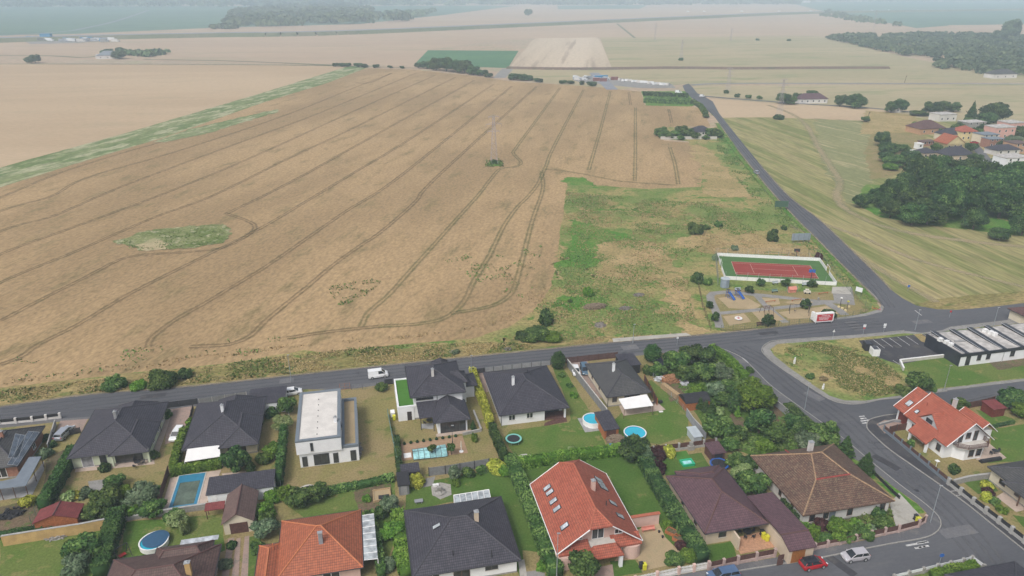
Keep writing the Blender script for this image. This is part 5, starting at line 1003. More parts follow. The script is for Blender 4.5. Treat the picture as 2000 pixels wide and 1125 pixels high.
w2, d2, e = g.w / 2, g.d / 2, g.ze; g.roof([[(-w2, -d2, e), (w2, -d2, e), (w2, -d2 + 2.4, e + 1.0), (-w2, -d2 + 2.4, e + 1.0)], [(-w2, -d2 + 2.4, e + 1.0), (w2, -d2 + 2.4, e + 1.0), (w2, d2, e + .3), (-w2, d2, e + .3)]], 'roof_plum', 'cap_brown', [((-w2, -d2 + 2.4, e + 1.0), (w2, -d2 + 2.4, e + 1.0))])
M().box(-g.fx + .5, g.fx - 1.4, -g.fy - .05, -g.fy + .0, .02, 2.3).build('garage_door', 'wood_door', g.root); g.door('F', -g.fx - 1.3, 1.0, 2.0, 'slat_brown')
h = House('bungalow', [(1563, 1006), (1748, 980), (1631, 867), (1469, 889)], 3.0, 'big white bungalow under a weathered brown double-pitched tile roof on the street corner'); h.walls('grey_white_render')
w2, d2, e = h.w / 2, h.d / 2, h.ze; z1, z2 = 5.0, 6.3; a, b, c, d = (-w2, -d2, e), (w2, -d2, e), (w2, d2, e), (-w2, d2, e)
L1, R1 = (-w2 + 5.2, -d2 + 5.0, z1), (w2 - 5.2, -d2 + 5.0, z1); L2, R2 = (-w2 + 7.4, 1.9, z2), (w2 - 7.4, 1.9, z2)
h.roof([[a, b, R1, L1], [L1, R1, R2, L2], [b, c, R2, R1], [c, d, L2, R2], [d, a, L1, L2]], 'roof_old', 'cap_old', [(a, L1), (b, R1), (L1, L2), (R1, R2), (c, R2), (d, L2), (L2, R2)])
m = M(); m.tube((L1[0], L1[1], z1 + .05), (R1[0], R1[1], z1 + .05), .14, n=6); m.tube((-w2 + 5.9, -d2 + 6.1, z1 + .3), (-w2 + 5.9, d2 - 1.2, e + 1.2), .1, n=6); m.build('ridge_cap', 'cap_mid', h.roofo)
p = h.L(1584, 868, 6.4); h.chimney(p.x, p.y, 3.9, 6.6, .8, .6, 'grey_white_render', pot=False)
for x in (-h.fx + 1.6, h.fx - 1.2, .6): h.win('F', x, .7, 1.0, 1.5, 1, 'brown_frame')
h.door('F', -2.6, 1.1, 2.1, 'blue_grey_trim'); h.win('F', -5.2 + 1.4, .8, 1.0, 1.3, 1, 'brown_frame')
for y in (3.5, -1.0, -4.5): h.win('L', -y, .9, .8, 1.1, 1, 'brown_frame')
h.win('R', 2, .9, 1.1, 1.2); h.win('R', -3, .9, 1.1, 1.2)
def at_house(name, label, cat, x, y, w, d, ze, zg=.34, over=.5, ang=None):
    h = House.__new__(House); h.a = ANG if ang is None else ang; ca, sa = math.cos(h.a), math.sin(h.a); h.ex = Vector((ca, sa, 0)); h.ey = Vector((-sa, ca, 0))
    h.w, h.d, h.ze, h.zg, h.over = w, d, ze, zg, over; h.root = empty(name, (x, y, zg), h.a); tag(h.root, label, cat); h.c = Vector((x, y, zg)); h.roofo = None; h.fx, h.fy = w / 2 - over, d / 2 - over; return h
h = at_house('gabled_house', 'white corner house with orange-red gabled roof, triangular dormer and dark wooden balcony', 'house', 83.35, 109.23, 10.2, 11, 3.26)
ze, zr, hw = 3.26, 7.46, 5.1; k = (zr - ze) / hw
def ridge_roof(h, x0, x1, xr, y0, y1, z0, zr, z1, mat, name='roof', cap='cap_red', fas=.16):
    o = M().roof([[(x0, y0, z0), (xr, y0, zr), (xr, y1, zr), (x0, y1, z0)][::1], [(xr, y0, zr), (x1, y0, z1), (x1, y1, z1), (xr, y1, zr)]], fas, bottom=False).build(name, mat, h.root)
    M().tube((xr, y0, zr + .02), (xr, y1, zr + .02), .11, n=6).build('ridge_cap', cap, o)
    for y in (y0 - .03, y1 + .03): M().tube((x0, y, z0 - .06), (xr, y, zr - .06), .08, n=5).tube((x1, y, z1 - .06), (xr, y, zr - .06), .08, n=5).build('verge_trim', 'white_paint', o)
    if h.roofo is None: h.roofo = o
    return o
ridge_roof(h, -hw, hw, 0, 0, 10.9, ze, zr, ze, 'roof_red'); ridge_roof(h, -4.5, 4.3, 0.1, 10.95, 14.4, 3.0, 6.65, 3.1, 'roof_red', 'rear_roof')
def gable_block(m, x0, x1, xr, y0, y1, zb, z0, zr_, kk, under=.2):
    P = [(x0, zb), (x1, zb), (x1, zr_ - (x1 - xr) * kk - under), (xr, zr_ - under), (x0, zr_ - (xr - x0) * kk - under)]
    A = [(x, y0, z) for x, z in P]; B = [(x, y1, z) for x, z in P]; m.face(A); m.face(B[::-1])
    for i in range(5): j = (i + 1) % 5; m.face([A[j], A[i], B[i], B[j]])
m = M(); gable_block(m, -4.4, 4.4, 0, .9, 10.4, -.1, 0, zr, k); m.build('wall', 'white_render', h.root)
m = M(); gable_block(m, -3.6, 3.6, .1, 10.41, 14.0, -.1, 0, 6.65, .81); m.build('rear_wall', 'white_render', h.root)
M().prism([(-2.6, .9), (-1.2, -.5), (2.6, -.5), (3.9, .9)], -.1, 2.7).build('bay_wall', 'white_render', h.root)
h.roof([[(-6.6, 2.9, 2.05), (-4.9, 2.9, ze + .16), (-4.9, 7.6, ze + .16), (-6.6, 7.6, 2.05)]], 'roof_red', name='porch_roof')
for y in (3.2, 7.3): M().box(-6.3, -5.9, y - .2, y + .2, -.1, 2.0).build('porch_pillar', 'white_render', h.root)
D = [(-4.25, 3.1, zr - 4.25 * k + .02), (-4.25, 8.7, zr - 4.25 * k + .02), (-3.9, 5.9, 6.25), (-1.3, 5.9, zr - 1.3 * k + .1)]
M().face([D[0], D[3], D[2]]).face([D[2], D[3], D[1]]).build('dormer_roof', 'roof_red', h.root)
M().face([(-4.0, 3.5, D[0][2]), (-3.75, 5.9, 6.05), (-4.0, 8.3, D[0][2])][::-1]).face([(-4.0, 3.5, D[0][2]), (-3.75, 5.9, 6.05), (-4.0, 8.3, D[0][2])]).build('dormer_wall', 'white_render', h.root)
M().box(-4.12, -4.0, 5.2, 6.6, 4.4, 5.2).build('dormer_window', 'window_glass', h.root)
ridge_roof(h, 4.6, 9.0, 6.6, 3.0, 8.9, 3.1, 4.6, 2.5, 'roof_red', 'side_roof'); M().box(4.41, 8.4, 3.6, 8.4, -.1, 2.5).build('side_wall', 'white_render', h.root)
R = (-4.4, 4.4, .9, 10.4); B = (-1.2, 2.6, -.5, 5)
h.win('F', .2, .6, 1.1, 1.6, 1, 'brown_frame', rect=B); h.win('F', 1.8, .6, 1.1, 1.6, 1, 'brown_frame', rect=B); h.win('F', -1.5, 3.0, .9, 2.1, 1, 'brown_frame', rect=R, name='glazed_door'); h.win('F', .1, 3.6, 1.0, 1.3, 1, 'brown_frame', rect=R); h.win('F', 1.7, 3.0, .9, 2.1, 1, 'brown_frame', rect=R, name='glazed_door')
h.win('L', -2.2, .8, 1.0, 1.4, 1, 'brown_frame', rect=R); h.door('L', -5.0, 1.0, 2.1, 'red_wood', rect=R); h.win('L', -8.6, .8, .9, 1.4, 1, 'brown_frame', rect=R); M().box(-3.66, -3.61, 11.0, 13.5, 0, 2.2).build('garage_door', 'red_wood', h.root)
m = M(); P = [(-2.8, .88), (-2.8, -.2), (-1.5, -1.2), (2.7, -1.2), (3.6, -.2), (3.6, .88)]; o = M().prism(P, 2.72, 2.85).build('balcony', 'pale_stone', h.root)
for i in range(5):
    a, b = P[i], P[i + 1]
    for j in range(4): m.tube((*a, 2.95 + .25 * j), (*b, 2.95 + .25 * j), .07, n=4)
    m.tube((*a, 2.85), (*a, 3.85), .05, n=4)
m.build('railing', 'slat_brown', o)
nl = (-k, 0, 1); up = (1, 0, k)
h.skylight((-2.7, 12.6, 6.65 - 2.8 * .83 + .02), nl, up, 1.2, 1.4); h.skylight((-3.6, 9.5, zr - 3.6 * k), nl, up, .8, .9); M().tube((-2.0, 9.2, 5.6), (-2.0, 9.2, 6.6), .07).build('flue', 'roof_red', h.roofo); h.chimney(3.0, 8.0, 4.2, 7.3, .6, .6, 'grey_white_render')
p = W(1929, 911, 3.0); h = at_house('bungalow', 'cream bungalow with charcoal hip roof and porch, cut by the right edge', 'house', *(p + Vector((.976, .216, 0)) * 7.2 + Vector((.216, -.976, 0)) * 5.6)[:2], 14.4, 11.2, 2.66)
h.walls('cream_render', rect=(-h.fx, h.fx, -h.fy, h.fy)); h.hip('roof_anthracite_old', 5.6, 'cap_anth', ridge='x'); wing_hip(h, 'roof_anthracite_old', 'cap_anth', (-h.w / 2 - .9, 0, -h.d / 2 - 4.5, 1.6), 2.62, 4.4, 'y')
for y in (-1.6, -6.5): M().tube((-h.w / 2 - .4, y, 0), (-h.w / 2 - .4, y, 2.45), .12, n=6).build('porch_post', 'brown_frame', h.root)
h.win('L', -2.6, .9, 1.2, 1.0, 1, 'brown_frame'); h.door('L', 3.2, 1.0, 2.1, 'wood_door'); h.win('L', .5, .9, 1.2, 1.2, 1, 'brown_frame')
p = W(1940, 1106, 4.6); h = at_house('bungalow', 'slate-blue hip roof rising behind the white garden wall at the bottom right edge', 'house', p.x + .6, p.y - 4, 12, 11, 2.6); h.walls('cream_render'); h.hip('roof_anthracite', 4.9, 'cap_anth', ridge='y')
p = W(1978, 604, 3.2); h = at_house('bungalow', 'cream house corner with brown roof, at the right edge behind the flat-roofed building', 'house', p.x + 6, p.y - 2, 12.5, 8, 2.9); h.walls('cream_render'); h.hip('roof_brown', 5.0, 'cap_brown', ridge='x')
M().box(-h.fx + .7, -h.fx + 3.0, -h.fy - .04, -h.fy + .001, .05, 2.0).build('garage_door', 'dark_door', h.root)
p = W(1878, 692, 3.5); h = at_house('flat_roofed_building', 'long low white building with black fascia, pale flat roof and black roof beams', 'building', p.x, p.y, 30, 10.4, 3.16, over=0)
Lb, Db, zt = 30.0, 10.6, 3.16
M().box(.06, Lb, .0, Db - .06, -.1, 2.45).build('wall', 'white_render', h.root); M().box(-.05, Lb + .05, -.12, Db + .05, 2.45, zt).build('fascia', 'clinic_dark', h.root); M().box(-.05, .058, 0, Db, -.1, 2.448).build('dark_cladding', 'clinic_dark', h.root)
o = M().box(.25, Lb - .2, .15, Db - .2, zt + .002, zt + .05).build('roof', 'ballast', h.root); h.roofo = o
for x0 in (.9, 6.1, 11.0, 15.9, 21):
    m = M(); m.roof([[(x0, .1, zt + .1), (x0 + 1.3, .1, zt + .1), (x0 + 1.3, Db - .1, zt + .6), (x0, Db - .1, zt + .6)]], .25); m.build('roof_light', 'clinic_dark', h.root)
    M().tube((x0 - .1, .0, zt + .2), (x0 - .1, Db, zt + .75), .07, n=5).build('roof_rail', 'steel', h.root)
rr = (0.06, Lb, 0, Db)
for x, w_, z, hh in ((2.2, 1.2, .1, 2.3), (5.1, 1.1, 1.0, 1.4), (7.6, 1.1, 1.0, 1.4), (14.2, 1.2, 1.0, 1.4), (18.5, 1.1, .1, 2.3)): h.win('F', x, z, w_, hh, 1, 'dark_frame', rect=rr, name='glazed_door' if hh > 2 else 'window')
h.pipe(11.6, -.18, 2.6, 'steel')
for i, (x, y) in enumerate(((-.5 + .9, 6.6), (.9, 5.2), (.95, 4.0), (14.6, 8.4), (15.0, 7.2), (15.2, 6.2))):
    M().obox((x - .3, y, zt + .05), 1.0, .8, .8, .1).build('air_conditioner', 'white_paint', o)
M().obox((4.4, 5.4, zt + .05), 2.6, .5, .3, -.1).build('roof_box', 'terrace_grey', o); M().obox((-.0 + 1.0, 9.3, zt + .05), 1.0, 1.0, .25, .2).build('roof_box', 'terrace_grey', o)
m = M(); A, B_, C_ = W(1755, 722, .34), W(1757, 705, .34), W(1843, 696, .34)
fence('white low retaining wall beside the car park and lawn', [(1764, 724), (1757, 708), (1843, 698)], .75, 'wall', 'pale_stone', 'pale_stone', name='retaining_wall', cat='wall', pw=.3, capmat='white_paint')
def shed(name, label, cat, px, z, zr, wallm, roofm, cap='cap_brown', ridge='y', over=.2, door=None, walls=True, mono=None):
    h = House(name, px, z, label, cat, over=over); w2, d2, e = h.w / 2, h.d / 2, h.ze; r = zr - h.zg
    if mono: h.roof([[(-w2, -d2, e + mono[0]), (w2, -d2, e + mono[1]), (w2, d2, e + mono[2]), (-w2, d2, e + mono[3])]], roofm, fascia=.12)
    elif ridge == 'y': h.roof([[(-w2, -d2, e), (0, -d2, r), (0, d2, r), (-w2, d2, e)], [(0, -d2, r), (w2, -d2, e), (w2, d2, e), (0, d2, r)]], roofm, cap, [((0, -d2, r), (0, d2, r))], fascia=.12)
    else: h.roof([[(-w2, -d2, e), (w2, -d2, e), (w2, 0, r), (-w2, 0, r)], [(-w2, 0, r), (w2, 0, r), (w2, d2, e), (-w2, d2, e)]], roofm, cap, [((-w2, 0, r), (w2, 0, r))], fascia=.12)
    if walls:
        if ridge == 'y' and not mono: m = M(); kk = (r - e) / w2; gable_block(m, -h.fx, h.fx, 0, -h.fy, h.fy, -.1, 0, r, kk, .13); m.build('wall', wallm, h.root)
        else: M().box(-h.fx, h.fx, -h.fy, h.fy, -.1, e - .12).build('wall', wallm, h.root)
    else:
        for x in (-h.fx, h.fx):
            for y in (-h.fy, h.fy): M().tube((x, y, -.05), (x, y, e - .1), .07, n=6).build('post', wallm, h.root)
    if door: M().box(*door[0], -h.fy - .05, -h.fy + .001, .02, door[1]).build('door', door[2], h.root)
    return h
shed('garage', 'small cream garage with brown gabled roof and dark door beside paved wheel tracks', 'garage', [(431, 1026), (497, 1016), (505, 958), (444, 966)], 2.6, 4.3, 'cream_render', 'roof_shed_brown', over=.3, door=((-1.3, 1.4), 2.0, 'slat_brown'))
h = shed('outbuilding', 'long white outbuilding with a black single-pitch tiled roof beside the rectangular pool', 'outbuilding', [(399, 970), (534, 948), (540, 919), (411, 937)], 2.8, 3, 'white_render', 'roof_anthracite', mono=(0, 0, .5, .5)); h.door('F', -h.fx + 1, .9, 2.0, 'white_paint')
shed('lean_to', 'maroon-roofed lean-to shelter against the brown gabled garage', 'shelter', [(399, 998), (438, 993), (440, 981), (402, 985)], 2.2, 2.4, 'slat_brown', 'roof_shed_red', mono=(0, 0, .3, .3), walls=False)
shed('garden_shed', 'maroon-roofed wooden pavilion beside the ochre wall', 'shed', [(63, 1024), (152, 1010), (165, 982), (76, 996)], 2.3, 3.4, 'orange_wood', 'roof_shed_red', door=None)
h = shed('carport', 'grey-roofed garage block at the roadside behind the canopy bungalow', 'garage', [(486, 792), (556, 783), (562, 747), (484, 766)], 2.9, 3.0, 'white_render', 'roof_anthracite', mono=(0, 0, 0, 0))
shed('garden_shed', 'black-tiled timber wood store between the two round pools', 'shed', [(1181, 845), (1210, 834), (1188, 803), (1161, 808)], 2.4, 2.7, 'orange_wood', 'roof_anthracite', mono=(0, .1, .4, .3), door=((-1.0, .9), 2.0, 'slat_brown'))
shed('garage', 'dark-roofed garage by the road behind the awning bungalow', 'garage', [(1213, 716), (1249, 712), (1240, 690), (1204, 693)], 2.6, 3, 'slat_dark', 'roof_anthracite', mono=(0, 0, .2, .2))
h = House('garden_shed', [(1338, 790), (1386, 783), (1374, 764), (1327, 771)], 2.2, 'orange timber shed with a curved dark felt roof in the orchard', 'shed', over=.15); M().box(-h.fx, h.fx, -h.fy, h.fy, -.1, h.ze).build('wall', 'orange_wood', h.root); m = M(); n = 8
for i in range(n):
    a, b = -1 + 2 * i / n, -1 + 2 * (i + 1) / n; z = lambda t: h.ze + .9 * (1 - t * t); w2, d2 = h.w / 2, h.d / 2; m.face([(-w2, a * d2, z(a)), (w2, a * d2, z(a)), (w2, b * d2, z(b)), (-w2, b * d2, z(b))])
m.face([(-w2, -d2 + 2 * d2 * i / n, h.ze + .9 * (1 - (-1 + 2 * i / n) ** 2)) for i in range(n + 1)]); m.face([(w2, -d2 + 2 * d2 * i / n, h.ze + .9 * (1 - (-1 + 2 * i / n) ** 2)) for i in range(n + 1)][::-1]); m.build('roof', 'terrace_grey' if False else 'slat_dark', h.root)
shed('metal_shed', 'pale metal garden shed on the lawn beside the concrete fence', 'shed', [(1353, 855), (1371, 852), (1361, 832), (1343, 835)], 1.9, 2.1, 'shed_metal', 'shed_metal', mono=(0, 0, .15, .15))
shed('playhouse', 'small maroon-roofed playhouse with net sides behind the maroon bungalow', 'playhouse', [(1388, 888), (1417, 884), (1405, 863), (1377, 867)], 2.2, 2.5, 'slat_brown', 'roof_plum', mono=(0, 0, .3, .3), door=((-.8, .8), 1.9, 'slat_dark'))
shed('garden_shed', 'dark red timber shed with red roof by the fence, right of the corner house', 'shed', [(1942, 801), (1963, 797), (1945, 779), (1918, 785)], 2.3, 2.6, 'red_wood', 'roof_shed_red', mono=(0, 0, .2, .2))
shed('garden_shed', 'weathered grey timber shed with black felt roof and white edges', 'shed', [(776, 949), (801, 947), (798, 924), (774, 925)], 2.5, 2.7, 'slat_grey', 'slat_dark', mono=(0, 0, .4, .4), door=((-.5, .5), 2.0, 'terrace_grey'))
shed('garden_shed', 'low outbuilding with dark ribbed tiles between wooden deck and grey shed', 'shed', [(783, 925), (819, 920), (819, 905), (781, 909)], 2.2, 2.4, 'slat_dark', 'roof_anthracite', mono=(0, 0, .3, .3))
def round_pool(u, v, r, hgt, label, wall='white_paint', water='pool_water', rim='white_paint'):
    t = thing('round_pool', label, 'pool', u, v, .36); M().ring((0, 0), r, .09, 0, hgt, 36).build('pool_wall', wall, t); M().disc((0, 0), r - .09, hgt - .12, 36).build('water', water, t); M().ring((0, 0), r + .05, .2, hgt + .002, hgt + .05, 36).build('rim', rim, t); return t
t = round_pool(1158, 826, 2.05, 1.0, 'blue round above-ground pool on a grey mat beside the timber wood store', 'white_paint'); M().obox((0, -.3, -.0), 5.0, 5.0, .03).build('ground_mat', 'terrace_grey', t)
round_pool(1240, 848, 2.15, .45, 'blue round pool sunk in the lawn behind the dark garden tree', 'pool_liner')
t = round_pool(302, 1064, 2.1, .8, 'round pool under a dark blue cover, on the lawn beside the swing'); M().dome((.25, .35, 0), 1.95, 1.95, .12, 28, 2, .83).build('pool_cover', 'pool_cover_blue', t)
t = thing('swimming_pool', 'rectangular blue-lined pool with murky green water, half empty', 'pool', 362, 962, .34)
q = [W(u, v, .42) - t.location for u, v in ((335, 990), (384, 988), (397, 926), (350, 930))]; ca, sa = math.cos(-ANG), math.sin(-ANG); q = [(p.x * ca - p.y * sa, p.x * sa + p.y * ca) for p in q]
x0, x1, y0, y1 = (q[0][0] + q[3][0]) / 2, (q[1][0] + q[2][0]) / 2, (q[0][1] + q[1][1]) / 2, (q[2][1] + q[3][1]) / 2
m = M(); parapet(m, x0 - .15, x1 + .15, y0 - .15, y1 + .15, .02, .16, .5); m.build('pool_rim', 'pool_liner', t); M().box(x0 + .3, x1 - .3, y0 + .3, y1 - .3, .02, .10).build('water', 'pool_water_green', t); M().box(x0 + .3, x1 - .3, y1 - 1.9, y1 - .34, .101, .13).build('shelf', 'pool_liner', t); m = M(); parapet(m, x0 - .35, x1 + .35, y0 - .35, y1 + .35, .05, .13, .2); m.build('coping', 'pale_stone', t)
t = thing('pool_enclosure', 'low telescopic glass pool cover with panes on the wooden deck', 'pool cover', 839, 885, .44)
m = M(); fr = M(); n, k2 = 6, 8; Lx, Wy = 6.2, 3.6
for i in range(n):
    sc = 1 - .03 * (n - i); x0, x1 = -Lx / 2 + Lx * i / n, -Lx / 2 + Lx * (i + 1) / n
    A = [(y, z) for y, z in [(-Wy / 2 * sc * math.cos(math.pi * j / k2), .1 + .75 * sc * math.sin(math.pi * j / k2)) for j in range(k2 + 1)]]
    for j in range(k2): m.face([(x0, *A[j]), (x1, *A[j]), (x1, *A[j + 1]), (x0, *A[j + 1])][::-1]); fr.tube((x0, *A[j]), (x0, *A[j + 1]), .045, n=4, cap=False)
for y, z in ((-Wy / 2, .1), (0, .83), (Wy / 2, .1)): fr.tube((-Lx / 2, y, z), (Lx / 2, y, z), .04, n=4)
m.build('glass_panel', 'pool_cover_glass', t); fr.build('frame', 'dark_metal', t)
def trampoline(u, v, r, label, pad='teal_pad', leg=.75):
    t = thing('trampoline', label, 'trampoline', u, v); M().disc((0, 0), r - .3, leg, 30).build('jumping_mat', 'slat_dark', t); M().ring((0, 0), r, .32, leg - .03, leg + .05, 30).build('safety_pad', pad, t)
    for i in range(6): a = i * 1.047; M().tube((r * .92 * math.cos(a), r * .92 * math.sin(a), -.02), (r * .92 * math.cos(a), r * .92 * math.sin(a), leg), .03, n=5).build('leg', 'galv', t)
    return t
trampoline(1003, 863, 1.55, 'round trampoline with pale turquoise pad on the lawn'); trampoline(601, 962, 1.6, 'round trampoline sunk among bushes behind the white cube house', 'pale_stone', .4); t = trampoline(1404, 912, 1.7, 'blue netted trampoline behind the maroon roof', 'blue_plastic')
m = M()
for i in range(8): a = i * .785; m.tube((1.6 * math.cos(a), 1.6 * math.sin(a), .7), (1.6 * math.cos(a), 1.6 * math.sin(a), 2.4), .03, n=5)
m.build('net_pole', 'dark_metal', t)
patch('green_mat', [(1316, 884), (1340, 880), (1362, 915), (1335, 920)], 'turf_green', .40, thick=.03)
t = thing('paddling_pool', 'turquoise inflatable paddling pool on the green mat', 'paddling pool', 1342, 906, .42); M().box(-1.1, 1.1, -.8, .8, 0, .3).build('pool_wall', 'green_plastic', t); M().box(-.85, .85, -.55, .55, .3, .32).build('water', 'pool_cover_glass', t); m = M(); parapet(m, -1.15, 1.15, -.85, .85, .3, .5, .24); m.build('rim', 'green_plastic', t)
def pillars(root_label, px, h, mat, panel, base=.5, gap=2.6, pw=.4, name='garden_wall', cat='wall', basemat=None, slats=0): return fence(root_label, px, h, 'panel', panel, mat, pw=pw, base=base, basemat=basemat or mat, gap=gap, name=name, cat=cat, slats=slats)
pillars('low white-pillared roadside fence in front of the solar-roofed house', [(-60, 838), (0, 829), (64, 823), (118, 816)], 1.1, 'grey_white_render', 'slat_dark', .4, 3.0)
fence('dark metal gate and fence across the drive behind the silver estate car', [(106, 856), (158, 846)], 1.3, 'slat', 'slat_dark', slats=5); fence('grey boundary wall between drive and brick gable', [(95, 878), (110, 830)], 1.2, 'wall', 'concrete', 'concrete')
fence('dark slatted sliding gate across the shared drive of the sister bungalows', [(326, 797), (350, 794), (386, 789)], 1.4, 'slat', 'slat_dark', slats=6); fence('low concrete roadside wall left of the garage block', [(390, 790), (440, 782), (482, 776)], 1.3, 'panel', 'slat_grey', 'concrete')
fence('thin dark fence beside the white car on the drive', [(362, 862), (378, 800)], 1.3, 'slat', 'slat_dark', slats=5); fence('grey mesh fence left of the white cube house', [(566, 800), (560, 870), (549, 952)], 1.4, 'mesh', 'grey_mesh', 'galv', gap=2.5)
fence('brown fence left of the rectangular pool', [(307, 1000), (330, 925)], 1.6, 'panel', 'slat_brown', 'slat_brown'); fence('low dark fence around the murky pool, rear side', [(334, 924), (430, 912)], .9, 'panel', 'slat_dark', 'slat_dark')
fence('stone wall in front of the rectangular pool', [(300, 1010), (350, 1002), (432, 990)], 1.1, 'wall', 'stone', 'stone', name='garden_wall', cat='wall', pw=.3); fence('low old stone wall behind the covered pool', [(238, 1018), (300, 1008)], .7, 'wall', 'stone', 'stone', name='garden_wall', cat='wall', pw=.3)
fence('rendered ochre wall behind the bottom-left garden', [(8, 1066), (95, 1052), (160, 1042), (216, 1031)], 1.9, 'wall', 'ochre_render', 'ochre_render', name='garden_wall', cat='wall', pw=.3, gap=6)
fence('grey slatted fence along the left garden path', [(205, 1125), (240, 1015)], 1.0, 'wall', 'concrete', 'concrete'); fence('green mesh fence on the dark hedge, far left', [(62, 1025), (96, 958), (128, 896)], 1.6, 'mesh', 'green_mesh', 'green_mesh')
fence('rusty steel frame gate behind the white cube house', [(664, 762), (684, 760)], 1.5, 'mesh', 'orange_wood', 'orange_wood', gap=.9, name='gate', cat='gate'); fence('open wire fence along the road beside the white van', [(686, 762), (708, 760), (736, 757)], 1.3, 'mesh', 'grey_mesh', 'dark_metal'); fence('dark gate left of the turf-roofed annexe', [(752, 752), (767, 750)], 1.4, 'slat', 'slat_dark', slats=7, name='gate', cat='gate')
fence('grey-green slatted fence with stacked boards left of the villa', [(758, 812), (765, 850), (776, 905)], 1.5, 'slat', 'copper_green', 'copper_green', slats=4); fence('light grey panel fence behind the charcoal house', [(838, 930), (870, 926), (955, 912)], 1.8, 'panel', 'slat_grey', 'dark_metal', gap=2.3)
fence('pale low wall along the villa garden, right side', [(925, 805), (940, 842), (904, 850)], .5, 'wall', 'concrete', 'concrete', name='garden_wall', cat='wall', pw=.25); fence('dark roadside gate between villa and white bungalow', [(928, 730), (946, 728)], 1.3, 'slat', 'slat_dark', slats=7, name='gate', cat='gate')
fence('grey gabion roadside fence above the white bungalow', [(946, 727), (1000, 721), (1075, 713)], 1.2, 'panel', 'grey_block', 'dark_metal', gap=2.0); fence('tall grey wall panels dividing the lawn from the white parked car', [(1108, 716), (1140, 757), (1185, 815)], 1.9, 'wall', 'slat_grey', 'grey_block', gap=2.2, capmat='pale_stone')
fence('brown slatted roadside fence behind the parked white and blue cars', [(1105, 710), (1150, 705), (1205, 699)], 1.6, 'slat', 'slat_brown', 'slat_brown', slats=6); fence('brown slatted fence piece behind the black car', [(1263, 694), (1288, 691)], 1.6, 'slat', 'slat_brown', 'slat_brown', slats=6)
fence('brown wooden screen right of the awning bungalow', [(1258, 745), (1283, 792)], 1.7, 'panel', 'slat_brown', 'orange_wood'); fence('wire fence beside the firewood rows', [(1268, 728), (1300, 765), (1345, 812)], 1.2, 'mesh', 'grey_mesh', 'galv', gap=2.2)
fence('stepped concrete fence beside the metal shed', [(1340, 812), (1352, 830), (1378, 858)], 1.7, 'wall', 'grey_block', 'grey_block', gap=2.0, name='garden_wall', cat='wall'); fence('short concrete wall at the top of the orchard bank', [(1512, 792), (1541, 815)], 1.5, 'wall', 'grey_block', 'grey_block', name='garden_wall', cat='wall')
pillars('beige-pillared wall with dark panels behind the playhouse', [(1252, 888), (1300, 882), (1350, 876), (1397, 869)], 1.5, 'concrete', 'slat_brown', .5, 2.6, .35)
pillars('beige-pillared street wall with brown panels in front of the tiled terrace', [(1384, 1113), (1440, 1101), (1512, 1087)], 1.5, 'pink_stone', 'slat_brown', .55, 2.9); fence('white picket fence and gate in front of the gravel yard', [(1240, 1139), (1325, 1121), (1384, 1110)], 1.3, 'picket', 'white_paint', 'pink_render', pw=.4, base=.4, basemat='grey_white_render', gap=3.2)
pillars('long pink street wall with low brown panels under the front-garden shrubs', [(1590, 1073), (1640, 1063), (1700, 1050)], 1.2, 'pink_stone', 'slat_brown', .55, 2.7); pillars('pink corner wall with dark red sliding gate at the street corner', [(1700, 1050), (1754, 1039), (1793, 1029), (1806, 1020)], 1.4, 'pink_stone', 'slat_brown', .35, 3.2, .35, slats=6)
fence('dark low fence along the corner bungalow drive', [(1700, 920), (1742, 962), (1756, 975)], .7, 'panel', 'slat_dark', 'slat_dark')
pillars('blue-grey street wall with brown slats in front of the corner house', [(1726, 842), (1744, 856), (1794, 898), (1850, 944)], 1.3, 'blue_grey_trim', 'slat_brown', .55, 2.6, .25, slats=5); pillars('grey street wall with dark panels and wicket below the corner house', [(1852, 946), (1900, 984), (1950, 1022), (2000, 1061), (2060, 1108)], 1.25, 'concrete', 'slat_dark', .55, 2.9, .5)
fence('curved stone wall between the corner house and the charcoal bungalow', [(1860, 948), (1890, 940), (1935, 934)], 1.1, 'wall', 'stone', 'stone', name='garden_wall', cat='wall', pw=.3); fence('dark wooden screen in front of the garage drive', [(1736, 846), (1750, 842), (1778, 838)], 1.5, 'panel', 'slat_brown', 'dark_metal')
fence('dark brown fence behind the red shed, along the side road', [(1888, 798), (1915, 793), (1940, 786)], 1.5, 'panel', 'slat_brown', 'slat_brown'); pillars('white wall with grey pillars at the bottom right corner', [(1745, 1133), (1830, 1112), (1880, 1101), (1897, 1096), (1920, 1113)], 1.0, 'stone', 'sign_white', .5, 2.6, .4)
fence('low grey wall around the corner house flower bed', [(1716, 832), (1745, 824), (1768, 826)], .5, 'wall', 'grey_block', 'grey_block', name='garden_wall', cat='wall', pw=.2)
hedge([(923, 735), (934, 768), (948, 805), (958, 838)], 1.3, 2.2, 'tall clipped golden hedge between the villa and the white bungalow', 'leaf_yellow'); hedge([(960, 842), (972, 872), (986, 902)], 1.2, 2.2, 'dark green thuja row continuing the golden hedge downhill', 'leaf_thuja')
hedge([(1012, 914), (1070, 905), (1130, 897), (1222, 886)], 1.7, 1.9, 'long clipped hedge along the back of the lawn with the trampoline', 'leaf_bright'); hedge([(996, 906), (1020, 960), (1044, 1020), (1070, 1090), (1086, 1130)], 2.3, 2.0, 'broad leafy hedge on the left side of the red skylight house', 'leaf_mid')
hedge([(1246, 890), (1280, 950), (1322, 1020), (1372, 1100)], 2.2, 2.1, 'tall dark hedge between the red house lawn and the maroon bungalow', 'leaf_dark'); hedge([(335, 928), (380, 920), (434, 911)], 1.6, 1.7, 'bright green hedge above the rectangular pool', 'leaf_bright')
